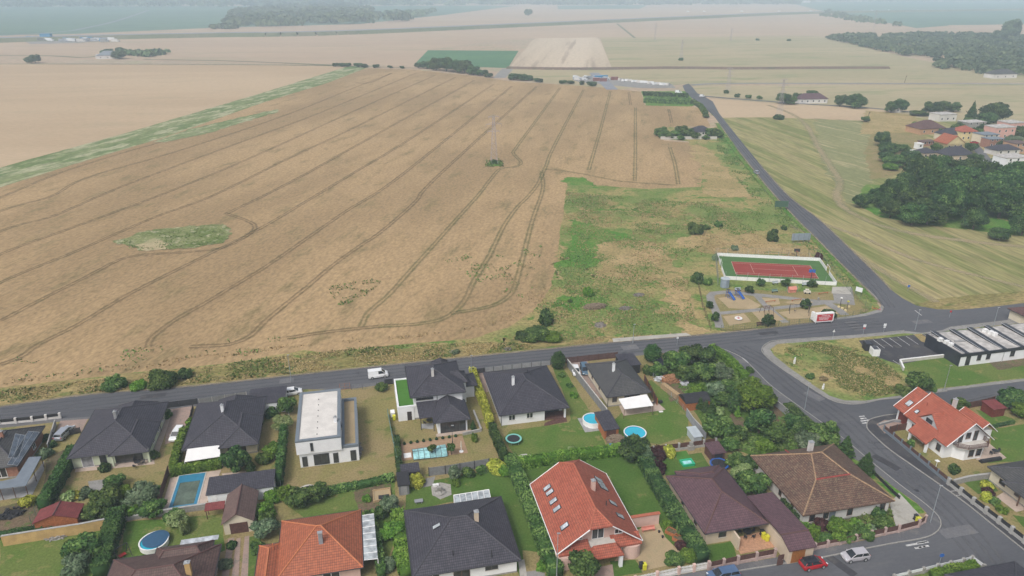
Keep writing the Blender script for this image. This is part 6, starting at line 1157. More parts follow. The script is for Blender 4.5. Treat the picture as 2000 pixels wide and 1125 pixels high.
hedge([(340, 925), (352, 880), (362, 850)], 1.3, 1.9, 'bright leafy hedge climbing beside the white car drive', 'leaf_bright'); hedge([(88, 1000), (112, 955), (140, 905), (148, 888)], 1.7, 2.4, 'dark thuja hedge left of the green-walled bungalow', 'leaf_thuja')
hedge([(546, 950), (552, 900), (556, 850)], 1.1, 2.6, 'tall narrow thuja hedge beside the white cube house', 'leaf_thuja'); hedge([(200, 1130), (214, 1075), (234, 1010)], 2.4, 2.4, 'brown-green conifer hedge between the ochre wall garden and the covered pool', 'leaf_thuja')
hedge([(0, 1050), (70, 1038), (150, 1024)], 1.0, .9, 'low clipped hedge in front of the maroon pavilion', 'leaf_thuja'); hedge([(1388, 683), (1420, 705), (1455, 742)], 1.8, 1.5, 'bright clipped hedge along the verge at the road junction', 'leaf_bright')
hedge([(1458, 745), (1480, 765), (1500, 790)], 1.6, 1.3, 'darker overgrown hedge lower along the orchard verge', 'leaf_mid'); hedge([(1937, 836), (1960, 831), (1980, 827)], .5, .7, 'row of tiny thujas beside the red shed lawn', 'leaf_dark', leafs=.08, dens=60)
hedge([(770, 937), (700, 952), (640, 964)], 1.4, 1.0, 'loose shrub border behind the orange-roofed house', 'leaf_mid'); hedge([(746, 1130), (738, 1070), (722, 1010)], 1.3, 1.6, 'leafy border beside the glass side canopy', 'leaf_mid')
hedge([(775, 860), (778, 900), (782, 930)], 1.0, 1.4, 'dark narrow hedge left of the wooden deck', 'leaf_dark'); hedge([(795, 1128), (785, 1070), (778, 1010)], 2.2, 1.8, 'bright tangled shrubs beside the charcoal roof', 'leaf_bright')
hedge([(1905, 1112), (1870, 1118), (1820, 1130)], 1.3, 1.2, 'bright green hedge behind the white corner wall', 'leaf_bright'); hedge([(1535, 800), (1560, 825), (1600, 860), (1640, 892)], 2.0, 1.8, 'dark shrub belt along the orchard roadside', 'leaf_dark')
hedge([(1560, 1022), (1545, 1004), (1530, 985)], 1.6, 1.5, 'dark shrubs between the maroon garage and the old brown roof', 'leaf_dark')
GT = [  # u, v, r, h, label, leaf, kind
 (1322, 722, 3.12, 4.76, 'leftmost dark fruit tree in the orchard, beside the black car', 'leaf_mid', 'round'), (1350, 708, 3.04, 4.93, 'dense fruit tree at the road edge of the orchard', 'leaf_dark', 'round'), (1376, 712, 2.88, 4.76, 'dark fruit tree beside the clipped junction hedge', 'leaf_dark', 'round'),
 (1342, 745, 2.72, 4.08, 'fruit tree behind the firewood pile', 'leaf_mid', 'round'), (1375, 742, 2.88, 4.42, 'round dark fruit tree in the middle of the orchard', 'leaf_mid', 'round'), (1408, 742, 2.56, 3.91, 'greyish fruit tree near the orchard hedge', 'leaf_grey', 'round'), (1396, 772, 2.24, 3.57, 'grey-leaved fruit tree in the lower orchard', 'leaf_grey', 'round'),
 (1358, 768, 2.08, 2.46, 'bright yellow-green bush next to the curved-roof shed', 'leaf_bright', 'bush'), (1424, 772, 2.4, 3.74, 'dark bushy tree upper right in the orchard', 'leaf_mid', 'round'), (1412, 792, 1.92, 2.89, 'mid green bushy tree below the grey orchard tree', 'leaf_mid', 'round'), (1470, 800, 4.16, 6.97, 'largest orchard tree with bright yellow-green top', 'leaf_bright', 'round'),
 (1492, 800, 2.4, 4.25, 'dark tree right of the largest orchard tree', 'leaf_mid', 'round'), (1432, 808, 1.36, 5.27, 'tall dark columnar conifer in the orchard', 'leaf_dark', 'column'), (1439, 814, 0.72, 2.55, 'small pale cone conifer beside the tall column', 'leaf_bright', 'cone'), (1482, 846, 2.8, 5.44, 'layered dark conifer below the largest orchard tree', 'leaf_wood', 'round'),
 (1511, 864, 2.4, 3.91, 'round grey-green tree on bare soil', 'leaf_mid', 'round'), (1545, 838, 1.92, 3.06, 'upper dark bush on the orchard roadside', 'leaf_dark', 'bush'), (1566, 856, 2.08, 3.57, 'middle dark bush on the orchard roadside', 'leaf_dark', 'round'), (1604, 868, 3.2, 5.1, 'broad leafy tree at the lower orchard corner by the road', 'leaf_mid', 'round'), (1578, 878, 2.56, 3.91, 'grey-green tree beside the lower orchard corner', 'leaf_grey', 'round'),
 (1400, 856, 3.2, 4.76, 'wide leafy tree behind the playhouse', 'leaf_mid', 'round'), (1436, 862, 2.56, 3.74, 'leafy tree right of the playhouse tree', 'leaf_mid', 'round'), (1424, 880, 1.92, 2.55, 'low shrub behind the maroon roof', 'leaf_mid', 'bush'), (1495, 884, 2.08, 2.72, 'bright bush by the white chimney roof', 'leaf_bright', 'bush'), (1530, 884, 1.6, 1.87, 'low bush right of the bright chimney bush', 'leaf_mid', 'bush'),
 (1366, 800, 1.2, 2.72, 'left conifer of the row under the curved-roof shed', 'leaf_thuja', 'cone'), (1377, 806, 1.2, 2.8, 'middle conifer of the row under the curved-roof shed', 'leaf_thuja', 'cone'), (1389, 812, 1.2, 2.89, 'right conifer of the row under the curved-roof shed', 'leaf_thuja', 'cone'), (1404, 812, 1.28, 2.21, 'yellowish bush right of the conifer row', 'leaf_willow', 'bush'),
 (1274, 706, 2.05, 4.2, 'tall dark thuja behind the dark garage', 'leaf_thuja', 'column'), (1284, 734, 2.05, 3.4, 'dark bush in front of the black car', 'leaf_mid', 'round'), (1265, 730, 1.58, 2.4, 'small shrub right of the charcoal garage roof', 'leaf_mid', 'bush'), (1090, 720, 1.86, 4.2, 'thick dark cypress at the roadside by the grey wall panels', 'leaf_thuja', 'column'),
 (1238, 896, 2.9, 4.6, 'dark spreading tree in front of the sunk round pool', 'leaf_dark', 'round'), (1262, 906, 1.67, 4, 'blue-grey conifer beside the spreading tree', 'leaf_grey', 'cone'), (1282, 893, 1.86, 2.4, 'dark purple shrub by the brown-panel wall', 'leaf_purple', 'bush'), (1306, 889, 1.49, 2, 'yellow-green shrub by the brown-panel wall', 'leaf_yellow', 'bush'), (1288, 920, 1.49, 2, 'reddish shrub beside the dark hedge', 'leaf_purple', 'bush'),
 (462, 922, 2.7, 5, 'dark round tree in front of the canopy bungalow', 'leaf_dark', 'round'), (552, 838, 2.05, 2.9, 'pale silvery willow ball beside the garage block', 'leaf_willow', 'round'), (563, 806, 2.05, 3.8, 'green tree between garage block and white cube house', 'leaf_mid', 'round'), (530, 812, 1.49, 1.8, 'dark low bush at the right wall of the canopy bungalow', 'leaf_dark', 'bush'), (490, 920, 0.93, 2.6, 'small thuja next to the dark round tree', 'leaf_thuja', 'cone'),
 (532, 893, 1.86, 2.8, 'yellow-green shrub left of the tall thuja hedge', 'leaf_bright', 'bush'), (515, 903, 1.67, 2, 'leafy shrub by the terrace step', 'leaf_mid', 'bush'), (378, 838, 1.58, 2.6, 'bright shrub between white car and charcoal roof', 'leaf_bright', 'bush'), (325, 815, 1.4, 2, 'small shrub at the rear corner by the dark gate', 'leaf_mid', 'bush'), (302, 893, 1.12, 1.6, 'small shrub on the porch pillar corner', 'leaf_mid', 'bush'),
 (205, 918, 1.21, 1.5, 'dark palm-like shrub on the terrace edge', 'leaf_dark', 'bush'), (228, 952, 1.86, 2.6, 'leafy shrub beside the stone patio', 'leaf_mid', 'bush'), (150, 972, 1.21, 1.2, 'yellow-green low shrub left of the patio bed', 'leaf_yellow', 'bush'), (168, 968, 1.4, 1.4, 'silvery green low shrub in the patio bed', 'leaf_grey', 'bush'), (135, 976, 1.4, 1.7, 'grassy round shrub near the maroon pavilion', 'leaf_willow', 'bush'),
 (212, 990, 2.79, 3.9, 'largest dark tree in the garden beside the maroon pavilion', 'leaf_mid', 'round'), (190, 1012, 2.33, 2.8, 'broad shrub right of the maroon pavilion', 'leaf_mid', 'bush'), (238, 975, 2.14, 2.6, 'leafy shrub behind the largest pavilion-garden tree', 'leaf_bright', 'bush'), (278, 985, 2.79, 3.6, 'grey-green fruit tree left of the pool fence', 'leaf_grey', 'round'), (262, 1005, 1.86, 2.2, 'bright shrub below the grey fruit tree', 'leaf_bright', 'bush'), (300, 1003, 2.23, 2.6, 'dark shrub at the corner of the pool fence', 'leaf_mid', 'bush'), (302, 965, 1.49, 1.8, 'bushy plant along the brown pool fence', 'leaf_mid', 'bush'),
 (350, 1028, 1.77, 3, 'small peach tree on the lawn beside the covered pool', 'leaf_willow', 'round'), (362, 1042, 0.93, 2.4, 'thin pale sapling near the peach tree', 'leaf_willow', 'round'), (338, 1014, 1.67, 1.6, 'low shrub along the stone pool wall', 'leaf_mid', 'bush'), (168, 1088, 2.6, 4, 'dark round tree on the bottom-left lawn', 'leaf_mid', 'round'), (152, 1118, 2.05, 3, 'grey-green tree at the bottom-left edge', 'leaf_grey', 'round'),
 (55, 985, 1.67, 1.8, 'yellow-green shrub beside the far-left mesh fence', 'leaf_yellow', 'bush'), (90, 890, 1.49, 1.7, 'flowering shrub beside the brick gable', 'leaf_grey', 'bush'), (104, 872, 0.93, 1.2, 'small dark shrub by the drive wall', 'leaf_dark', 'bush'), (86, 858, 1.4, 0.9, 'low dark juniper at the gable corner', 'leaf_dark', 'bush'),
 (520, 1045, 2.05, 3.2, 'olive-grey tree left of the orange roof', 'leaf_grey', 'round'), (515, 1005, 2.05, 2.4, 'bright shrub right of the brown gabled garage', 'leaf_bright', 'bush'), (522, 1025, 1.67, 2.4, 'leafy shrub between garage and orange roof', 'leaf_mid', 'bush'), (535, 975, 2.05, 2, 'broad bright shrub under the long white outbuilding', 'leaf_bright', 'bush'), (560, 970, 2.05, 2, 'bright shrub left of the sunk trampoline', 'leaf_bright', 'bush'),
 (585, 985, 2.33, 3.2, 'round shrub in front of the sunk trampoline', 'leaf_mid', 'bush'), (622, 974, 2.23, 3, 'round shrub right of the sunk trampoline', 'leaf_mid', 'bush'), (505, 1075, 1.4, 1.6, 'dark shrub at the left wing of the orange roof', 'leaf_mid', 'bush'), (452, 1068, 0.93, 1, 'small dark bed plant on the paved tracks', 'leaf_dark', 'bush'), (440, 1105, 1.3, 1.2, 'long grey-green bed between the paved tracks', 'leaf_grey', 'bush'),
 (762, 1000, 1.67, 3.2, 'grey-green shrub left of the weathered grey shed', 'leaf_grey', 'round'), (745, 1010, 1.3, 2.2, 'dark purple shrub beyond the glass side canopy', 'leaf_dark', 'bush'), (768, 1050, 2.05, 2.6, 'bright yellow-green tree along the charcoal house', 'leaf_bright', 'round'), (760, 1108, 1.67, 1.6, 'blue-green grassy shrub at the bottom edge', 'leaf_grey', 'bush'), (782, 1095, 1.86, 2.2, 'bright shrub at the left wall of the charcoal house', 'leaf_bright', 'bush'), (716, 978, 0.93, 1.2, 'tiny bright tree beside the sandbox', 'leaf_bright', 'bush'),
 (814, 946, 1.67, 2.2, 'yellow-green shrub beside the weathered grey shed', 'leaf_yellow', 'round'), (891, 948, 0.84, 1.4, 'clipped bright ball bush beside the pond', 'leaf_bright', 'bush'), (888, 935, 1.12, 2.6, 'reed-like grey bush by the panel fence', 'leaf_grey', 'column'), (915, 928, 1.49, 1.6, 'dark bush against the grey panel fence', 'leaf_mid', 'bush'), (940, 922, 1.3, 1.3, 'low bush at the right end of the panel fence', 'leaf_mid', 'bush'), (970, 918, 2.23, 1.9, 'broad yellow-green bush at the hedge corner', 'leaf_yellow', 'bush'), (986, 925, 1.67, 1.6, 'bright bush between lawn and broad hedge', 'leaf_bright', 'bush'), (1002, 903, 1.49, 2, 'dark bush where the hedges meet', 'leaf_mid', 'bush'),
 (844, 890, 0.84, 2.6, 'left ball-crowned tree in front of the glass pool cover', 'leaf_mid', 'round'), (882, 888, 0.84, 2.6, 'right ball-crowned tree at the glass pool cover end', 'leaf_mid', 'round'), (927, 862, 0.74, 2, 'small young tree right of the wooden deck', 'leaf_bright', 'round'), (924, 838, 0.65, 2, 'slim dark cypress by the villa wing', 'leaf_thuja', 'cone'), (746, 762, 1.67, 1.8, 'bush beside the dark gate of the turf-roofed annexe', 'leaf_mid', 'bush'), (1112, 755, 0.93, 0.9, 'upper low shrub along the lawn beside the grey wall', 'leaf_mid', 'bush'), (1120, 775, 1.12, 1.1, 'lower low shrub along the lawn beside the grey wall', 'leaf_bright', 'bush'), (1097, 735, 1.02, 1, 'topmost low shrub on the narrow lawn', 'leaf_mid', 'bush'), (1116, 878, 0.84, 0.8, 'white-flowering small bush at the back hedge', 'leaf_willow', 'bush'),
 (1136, 1130, 2.23, 4.6, 'glossy tree in front of the red house porch', 'leaf_mid', 'round'), (1060, 1112, 1.21, 1.4, 'small bright bush at the foot of the broad hedge', 'leaf_bright', 'bush'), (1318, 1098, 1.77, 1.8, 'bush at the corner of the gravel yard', 'leaf_mid', 'bush'), (1345, 1092, 1.67, 1.9, 'bright bush beside the gravel yard corner', 'leaf_bright', 'bush'), (1304, 1028, 1.02, 1.3, 'leafy potted shrub by the white garden wall', 'leaf_bright', 'bush'), (1330, 1068, 1.21, 1.1, 'reddish bush behind the raised beds', 'leaf_purple', 'bush'),
 (1470, 962, 2.98, 4, 'large round bush between the maroon and the old brown roofs', 'leaf_mid', 'round'), (1448, 938, 2.14, 3, 'cream-flowering shrub behind the maroon roof', 'leaf_willow', 'round'), (1462, 918, 2.05, 3, 'dark shrub left of the white side wall', 'leaf_dark', 'round'), (1437, 915, 2.05, 2.8, 'leafy shrub behind the blue trampoline', 'leaf_mid', 'round'), (1649, 892, 1.49, 4.4, 'upper dark conifer behind the old brown roof', 'leaf_thuja', 'cone'), (1688, 926, 1.67, 4.4, 'lower dark conifer behind the old brown roof', 'leaf_thuja', 'cone'),
 (1634, 1050, 1.95, 3.4, 'bright round tree in the corner front garden', 'leaf_bright', 'round'), (1604, 1032, 1.49, 2, 'dark purple shrub under the old brown roof', 'leaf_purple', 'bush'), (1585, 1045, 1.49, 1.8, 'yellow-green bush at the end of the pink wall', 'leaf_bright', 'bush'), (1610, 1055, 1.3, 1.3, 'mid green bush behind the pink wall', 'leaf_mid', 'bush'), (1656, 1052, 1.58, 1.7, 'leafy bush right of the bright round tree', 'leaf_mid', 'bush'), (1684, 1046, 1.86, 2.2, 'broad bush in the middle of the pink wall garden', 'leaf_mid', 'bush'), (1724, 1030, 1.77, 2, 'dark bush under the right end of the brown eaves', 'leaf_mid', 'bush'), (1715, 1008, 1.3, 1.8, 'bush against the white wall near the corner drive', 'leaf_dark', 'bush'), (1672, 1026, 1.3, 1.2, 'low bush in front of the white wall', 'leaf_bright', 'bush'), (1700, 1036, 1.12, 1, 'flowering bush behind the pink wall', 'leaf_grey', 'bush'), (1548, 995, 1.4, 1.6, 'bush beside the maroon garage roof', 'leaf_mid', 'bush'), (1570, 1030, 1.3, 1.2, 'yellowish bush beside the garage corner', 'leaf_bright', 'bush'),
 (1873, 800, 1.77, 2.8, 'round tree behind the corner house', 'leaf_mid', 'round'), (1970, 796, 2.7, 4.4, 'dark tree by the red shed', 'leaf_dark', 'round'), (1998, 815, 2.42, 3, 'bright bush at the right edge below the red shed', 'leaf_bright', 'bush'), (1992, 786, 2.05, 2.6, 'grey-green bush at the right edge above the red shed', 'leaf_grey', 'bush'), (1862, 922, 1.21, 1.5, 'pair-like dark shrub behind the blue-grey wall', 'leaf_dark', 'bush'), (1778, 870, 0.93, 1.3, 'dark shrub on the corner house front lawn', 'leaf_mid', 'bush'),
 (1925, 952, 1.3, 1.3, 'yellow-green shrub on the bungalow front lawn', 'leaf_yellow', 'bush'), (1928, 964, 1.3, 1.2, 'dark red shrub between two yellow ones', 'leaf_purple', 'bush'), (1925, 976, 1.12, 1.5, 'golden shrub on the bungalow front lawn', 'leaf_yellow', 'bush'), (1941, 982, 1.21, 1, 'dark green shrub beside the golden one', 'leaf_mid', 'bush'), (1955, 998, 1.21, 0.9, 'low bright shrub behind the grey street wall', 'leaf_bright', 'bush'),
 (1788, 764, 2.79, 4.6, 'feathery bush-like tree beside the retaining wall', 'leaf_mid', 'round'), (1762, 768, 2.05, 1.9, 'low scrub left of the feathery tree', 'weed', 'bush'), (1815, 760, 1.67, 1.6, 'low scrub right of the feathery tree', 'weed', 'bush'), (1582, 738, 1.12, 1.19, 'dark weed clump on the vacant corner plot', 'leaf_mid', 'bush'), (1608, 742, 1.04, 0.77, 'brown dry weed clump on the vacant plot', 'brownweed', 'bush'), (1896, 1112, 1.12, 1.8, 'bright bush in the corner of the white wall', 'leaf_bright', 'bush'), (1464, 727, 1.04, 1.53, 'small round tree on the verge at the junction', 'leaf_mid', 'round')]
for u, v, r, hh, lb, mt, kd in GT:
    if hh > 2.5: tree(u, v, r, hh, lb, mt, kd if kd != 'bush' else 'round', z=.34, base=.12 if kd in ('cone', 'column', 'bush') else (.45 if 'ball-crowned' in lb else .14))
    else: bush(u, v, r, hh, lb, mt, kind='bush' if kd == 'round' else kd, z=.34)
for u, v, r, hh, lb, mt in [(225, 757, 2.7, 2.9, 'leftmost round bush on the verge beside the wheat', 'leaf_mid'), (272, 757, 2.2, 1.9, 'low pale bush between the two large verge bushes', 'leaf_bright'), (318, 752, 3.5, 3.7, 'largest round bush on the verge beside the wheat', 'leaf_mid'), (362, 736, 1.9, 2.1, 'dark small bush right of the largest verge bush', 'leaf_dark'),
     (1066, 632, 2.2, 4.2, 'upright bush at the wheat field corner', 'leaf_dark'), (1048, 660, 4.2, 2.6, 'sprawling bramble mound by the road', 'leaf_mid'), (1075, 662, 3.5, 1.6, 'low bramble spread at the field corner', 'leaf_bright'), (1022, 662, 2.4, 2.2, 'dark bramble at the left end of the mound', 'leaf_dark'), (1148, 577, 1.9, 2.6, 'lone bright bush in the rough meadow', 'leaf_bright'), (1113, 590, .8, 1.0, 'tiny bush near the brushwood pile', 'leaf_mid'),
     (1357, 455, 3.4, 4.0, 'largest round bush behind the playing field', 'leaf_mid'), (1380, 447, 1.8, 1.6, 'low bush right of the large meadow bush', 'leaf_mid'), (1403, 442, 1.8, 2.4, 'bush at the right of the meadow pair', 'leaf_mid'), (1508, 470, 2.2, 4.4, 'upright dark tree by the north road', 'leaf_dark'), (1531, 448, 1.3, 1.7, 'small dark bush by the north road', 'leaf_dark'), (1434, 488, 1.4, 1.9, 'grey-leaved bush above the court fence', 'leaf_grey'),
     (1362, 551, 2.3, 3.0, 'dark round bush left of the court', 'leaf_dark'), (1382, 555, 1.7, 1.9, 'lower round bush left of the court', 'leaf_mid'), (1396, 508, 1.2, 2.4, 'thin bush at the court corner', 'leaf_grey'), (1599, 505, 1.6, 2.0, 'purple-leaved bush at the far court corner', 'leaf_purple'), (890, 690, 1.0, 1.2, 'grey scrub on the verge', 'leaf_grey'), (965, 320, 1.9, 2.2, 'dark bush around the foot of the field pylon', 'leaf_dark'), (1418, 182, 2.6, 2.8, 'lone bush beyond the side road', 'leaf_dark')]:
    bush(u, v, r, hh, lb, mt, kind='bush')
for i, (u, v, r, hh, mt) in enumerate([(1485, 558, 1.45, 2.2, 'leaf_dark'), (1534, 559, 1.7, 2.4, 'leaf_dark'), (1586, 561, 1.35, 2.1, 'leaf_dark'), (1463, 573, 1.35, 2.3, 'leaf_dark'), (1386, 602, 1.0, 2.2, 'leaf_dark'), (1396, 627, 1.15, 2.6, 'leaf_dark'), (1572, 603, 1.35, 3.0, 'leaf_dark'), (1500, 638, 1.5, 3.4, 'leaf_dark'), (1612, 620, 1.3, 2.4, 'leaf_dark'), (1621, 622, 1.4, 2.6, 'leaf_dark')]):
    lb = ['clipped dark ball tree at the left of the court front', 'clipped dark ball tree at the middle of the court front', 'clipped dark ball tree at the right of the court front', 'clipped dark tree between bench and blue slides', 'egg-shaped tree on the left playground path', 'egg-shaped tree at the lower left playground path', 'oval dark tree in the centre of the playground', 'dark oval tree in front of the climbing frame', 'dark bush just left behind the red billboard', 'dark bush just right behind the red billboard'][i]
    tree(u, v, r, hh, lb, mt, 'round', 'topiary_tree', 'tree', 'clipped trees around the playground', z=.15, base=.08)
tufts('wheat_fringe', [(0, 752), (350, 712), (595, 676), (780, 664), (990, 632), (1046, 598), (1074, 560), (1040, 560), (1000, 610), (900, 645), (640, 665), (300, 705), (0, 740)], 5000, .16, 'straw', .2, .15, -.1)
tufts('verge_grass', [(-60, 800), (0, 764), (350, 722), (595, 690), (780, 674), (1000, 668), (1180, 660), (1180, 667), (1050, 680), (700, 716), (400, 748), (160, 769), (0, 790)], 18000, .12, 'straw', .2, .12, -.1); tufts('verge_weeds', [(0, 764), (350, 722), (595, 690), (780, 674), (1000, 668), (1050, 680), (700, 716), (400, 748), (160, 769), (0, 790)], 7000, .18, 'weed', .2, .1, .05)
tufts('meadow_weeds', [(1104, 375), (1420, 400), (1500, 410), (1540, 440), (1390, 470), (1340, 500), (1350, 600), (1370, 645), (1190, 662), (1080, 668), (1000, 660), (1074, 565), (1095, 500)], 20000, .15, 'weed', .2, .07, .06); tufts('meadow_grass', [(1104, 375), (1420, 400), (1500, 410), (1620, 510), (1390, 500), (1340, 500), (1350, 600), (1370, 645), (1190, 662), (1080, 668), (1000, 660), (1074, 565), (1095, 500)], 13000, .14, 'straw', .2, .08, .02)
tufts('bank_grass', [(1400, 255), (1500, 380), (1600, 490), (1690, 575), (1660, 560), (1560, 470), (1480, 400), (1400, 300)], 7000, .2, 'weed', .2, .1, 0.0)
tufts('vacant_plot_weeds', [(1506, 684), (1600, 668), (1670, 664), (1740, 718), (1765, 740), (1755, 768), (1690, 778), (1625, 768), (1550, 722)], 9000, .12, 'weed', .36, .12, -.02); tufts('vacant_plot_grass', [(1506, 684), (1600, 668), (1670, 664), (1740, 718), (1765, 740), (1755, 768), (1690, 778), (1625, 768), (1550, 722)], 6500, .11, 'straw', .36, .12, .0)
tufts('orchard_undergrowth', [(1300, 695), (1385, 690), (1500, 790), (1640, 890), (1640, 900), (1480, 885), (1400, 865), (1350, 780), (1290, 725)], 16000, .2, 'weed', .38, .12, -.1); tufts('front_garden_plants', [(1560, 1020), (1740, 996), (1748, 1030), (1600, 1066)], 2200, .16, 'weed', .36, .3, -.1)
tufts('wheat_weeds', [(640, 560), (760, 540), (700, 590), (660, 600)], 350, .2, 'weed', .2, .3, .05); tufts('wheat_weeds', [(850, 500), (1060, 480), (1050, 560), (1000, 600), (950, 560)], 900, .2, 'weed', .2, .18, .18); tufts('wheat_weeds', [(20, 700), (740, 640), (780, 660), (400, 705), (20, 750)], 1400, .18, 'weed', .2, .14, .24); tufts('pylon_grass', [(948, 313), (982, 313), (984, 326), (948, 326)], 300, .3, 'weed', .25, .3, -.3)
tufts('hollow_weeds', [(240, 470), (400, 440), (448, 442), (430, 475), (310, 488), (250, 484)], 900, .16, 'weed', .28, .1, .05)
car_root('van', 'car_white', 'white small delivery van driving on the main road', 739, 736, ANG + .05)
car_root('estate', 'car_silver', 'silver estate car parked behind the dark fence on the left drive', 127, 850, ANG + 1.35, z=.45)
car_root('suv', 'car_white', 'white car with dark sunroof on the drive between the sister bungalows', 347, 853, ANG - 1.75, z=.45, s=.92)
car_root('hatch', 'car_white', 'white car half hidden behind the roadside garage block', 572, 770, ANG + .1, z=.3)
car_root('sedan', 'car_white', 'white sedan parked left of the blue estate beside the grey wall', 1124, 727, ANG - 1.72, z=.45, s=.95)
car_root('estate', 'car_blue', 'steel-blue estate car parked tightly beside the charcoal-roofed bungalow', 1142, 725, ANG - 1.72, z=.45, s=.95)
car_root('suv', 'car_black', 'black car parked at the top of the orchard', 1287, 716, ANG - 1.7, z=.45)
car_root('hatch', 'car_red', 'red hatchback with dark roof parked at the lower street kerb', 1587, 1106, ANG + .02, roofmat='car_black')
car_root('hatch', 'car_lightsilver', 'pale silver hatchback with tinted windscreen parked behind the red car', 1669, 1091, ANG + math.pi - .05)
car_root('estate', 'car_navy', 'blue car cut by the bottom edge of the photo', 1412, 1128, ANG + math.pi)
car_root('hatch', 'car_silver', 'small grey car driving on the north road', 1477, 339, ANG + 1.35)
car_root('van', 'car_white', 'white van parked at the end of the tree nursery', 1325, 182, 0.0, s=1.3); car_root('van', 'car_white', 'white car turning out of the farm road', 1371, 189, 0.2)
car_root('hatch', 'car_red', 'small red car parked on the village street', 1913, 309, 1.0); car_root('hatch', 'car_white', 'small white car parked below the red one in the village', 1923, 320, -.6); car_root('sedan', 'car_red', 'dark red car at the top of the village street', 1903, 281, 0.1)
lamp_post(1571, 801, 6.3, 'street lamp on the verge of the orchard road'); lamp_post(1817, 1020, 7.2, 'tall street lamp at the pink wall corner'); lamp_post(1843, 764, 6.2, 'street lamp on the lawn beside the low modern building', 'steel')
lamp_post(1087, 1132, 8.5, 'slim lamp post beside the red house hedge'); lamp_post(921, 742, 6.0, 'thin lamp post on the roadside by the golden hedge'); lamp_post(1787, 645, 5.6, 'thin lamp post at the car park entrance'); lamp_post(1939, 640, 5.6, 'thin lamp post on the road behind the flat roof'); lamp_post(1236, 670, 5, 'thin lamp post at the concrete gate apron')
lamp_post(569, 745, 6.5, 'thin roadside lamp post by the garage block'); lamp_post(884, 868, 4.2, 'dark garden lamp post on the wooden deck', 'dark_metal')
sign_post(1626, 662, 2.6, 'small triangular warning sign on the island kerb', 'tri'); sign_post(1685, 655, 3.0, 'red-and-white sign pair at the car park corner', 'rect', 'sign_white', extra='sign_red'); sign_post(1725, 651, 2.7, 'white sign plates on the island kerb', 'rect', 'sign_white', extra='sign_white'); sign_post(1773, 568, 1.8, 'small blue and white road sign on the meadow corner', 'rect', 'sign_blue')
sign_post(1834, 1103, 2.2, 'blue round arrow sign on the lower street', 'disc', 'sign_blue'); sign_post(1322, 675, 2.4, 'white sign standing behind the orchard trees', 'rect', 'sign_white', size=.25); sign_post(1854, 620, 2.0, 'red-edged sign on the far kerb', 'rect', 'sign_red', size=.25)
for i, (u, v, hh, lb) in enumerate([(1551, 710, 1.6, 'white plastic marker standing in the vacant plot'), (1607, 760, 1.3, 'white concrete stub at the kerb of the vacant plot')]):
    simple('marker_post', lb, 'post', lambda m, hh=hh: (m.obox((0, 0, 0), .35, .3, hh * .6), m.obox((.05, 0, hh * .6), .22, .2, hh * .4)), 'white_paint', u, v)
t = thing('billboard', 'green roadside billboard seen edge-on beside the north road', 'billboard', 1525, 410, .15, ANG - .2); M().box(-2.6, 2.6, -.1, .1, 1.2, 3.6).build('board', 'green_mesh', t)
for x in (-2.2, 0, 2.2): M().tube((x, .15, -.1), (x, .15, 3.4), .07, n=6).build('post', 'dark_metal', t)
t = thing('billboard', 'grey back of a roadside billboard above the court', 'billboard', 1563, 474, .15, ANG - .15); M().box(-3.2, 3.2, -.1, .1, .9, 3.3).build('board', 'tank_grey', t)
for x in (-2.6, -.9, .9, 2.6): M().tube((x, -.16, -.1), (x, -.16, 3.2), .07, n=6).build('post', 'slat_grey', t)
t = thing('billboard', 'red billboard with white frame and white lettering at the playground corner', 'billboard', 1608, 631, .25, ANG - .06)
M().box(-2.5, 2.5, -.25, .6, .45, 2.9).build('frame', 'white_paint', t); b = M().box(-2.2, 2.2, -.29, -.252, .75, 2.6).build('board', 'sign_red', t)
M().box(-2.52, -1.9, -.2, 2.0, .5, 2.6).build('side_board', 'white_paint', t)
m = M()
for z, segs in ((2.15, ((-1.0, .5), (.65, 1.2))), (1.75, ((-1.7, -.9), (-.75, .3), (.45, 1.5))), (1.4, ((-1.6, -.2), (0, 1.1))), (1.08, ((-1.5, -.4), (-.2, .9)))):
    for a, c in segs:
        x = a
        while x < c: m.box(x, x + .10, -.3, -.292, z, z + .2); x += .17
m.build('lettering', 'sign_white', b)
for x in (-2.2, 2.2): M().tube((x, 0, -.2), (x, 0, .5), .08, n=6).build('post', 'steel', t)
q = [W(u, v, .2) for u, v in ((1412, 545), (1630, 557), (1602, 509), (1405, 501))]; cc = sum(q, Vector()) / 4; a = math.radians(-8.5); ex, ey = Vector((math.cos(a), math.sin(a), 0)), Vector((-math.sin(a), math.cos(a), 0))
cw, cd = ((q[1] - q[0]).dot(ex) + (q[2] - q[3]).dot(ex)) / 2, ((q[3] - q[0]).dot(ey) + (q[2] - q[1]).dot(ey)) / 2
t = empty('sports_court', (cc.x, cc.y, .2), a); tag(t, 'fenced green and red sports court with low white boards', 'sports court')
M().box(-cw / 2, cw / 2, -cd / 2, cd / 2, -.1, .02).build('surface', 'court_green', t); M().box(-11.9, 11.9, -5.6, 5.5, .02, .03).build('red_area', 'court_red', t)
m = M()
for x0, x1, y0, y1 in ((-11.95, 11.95, -5.6, -5.5), (-11.95, 11.95, 5.4, 5.5), (-11.95, -11.85, -5.6, 5.5), (11.85, 11.95, -5.6, 5.5), (-6.4, -6.3, -4.1, 4.1), (6.3, 6.4, -4.1, 4.1), (-6.4, 6.4, -.05, .05), (-11.9, 11.9, 4.05, 4.15), (-11.9, 11.9, -4.15, -4.05)): m.box(x0, x1, y0, y1, .031, .036)
m.build('court_lines', 'court_line', t)
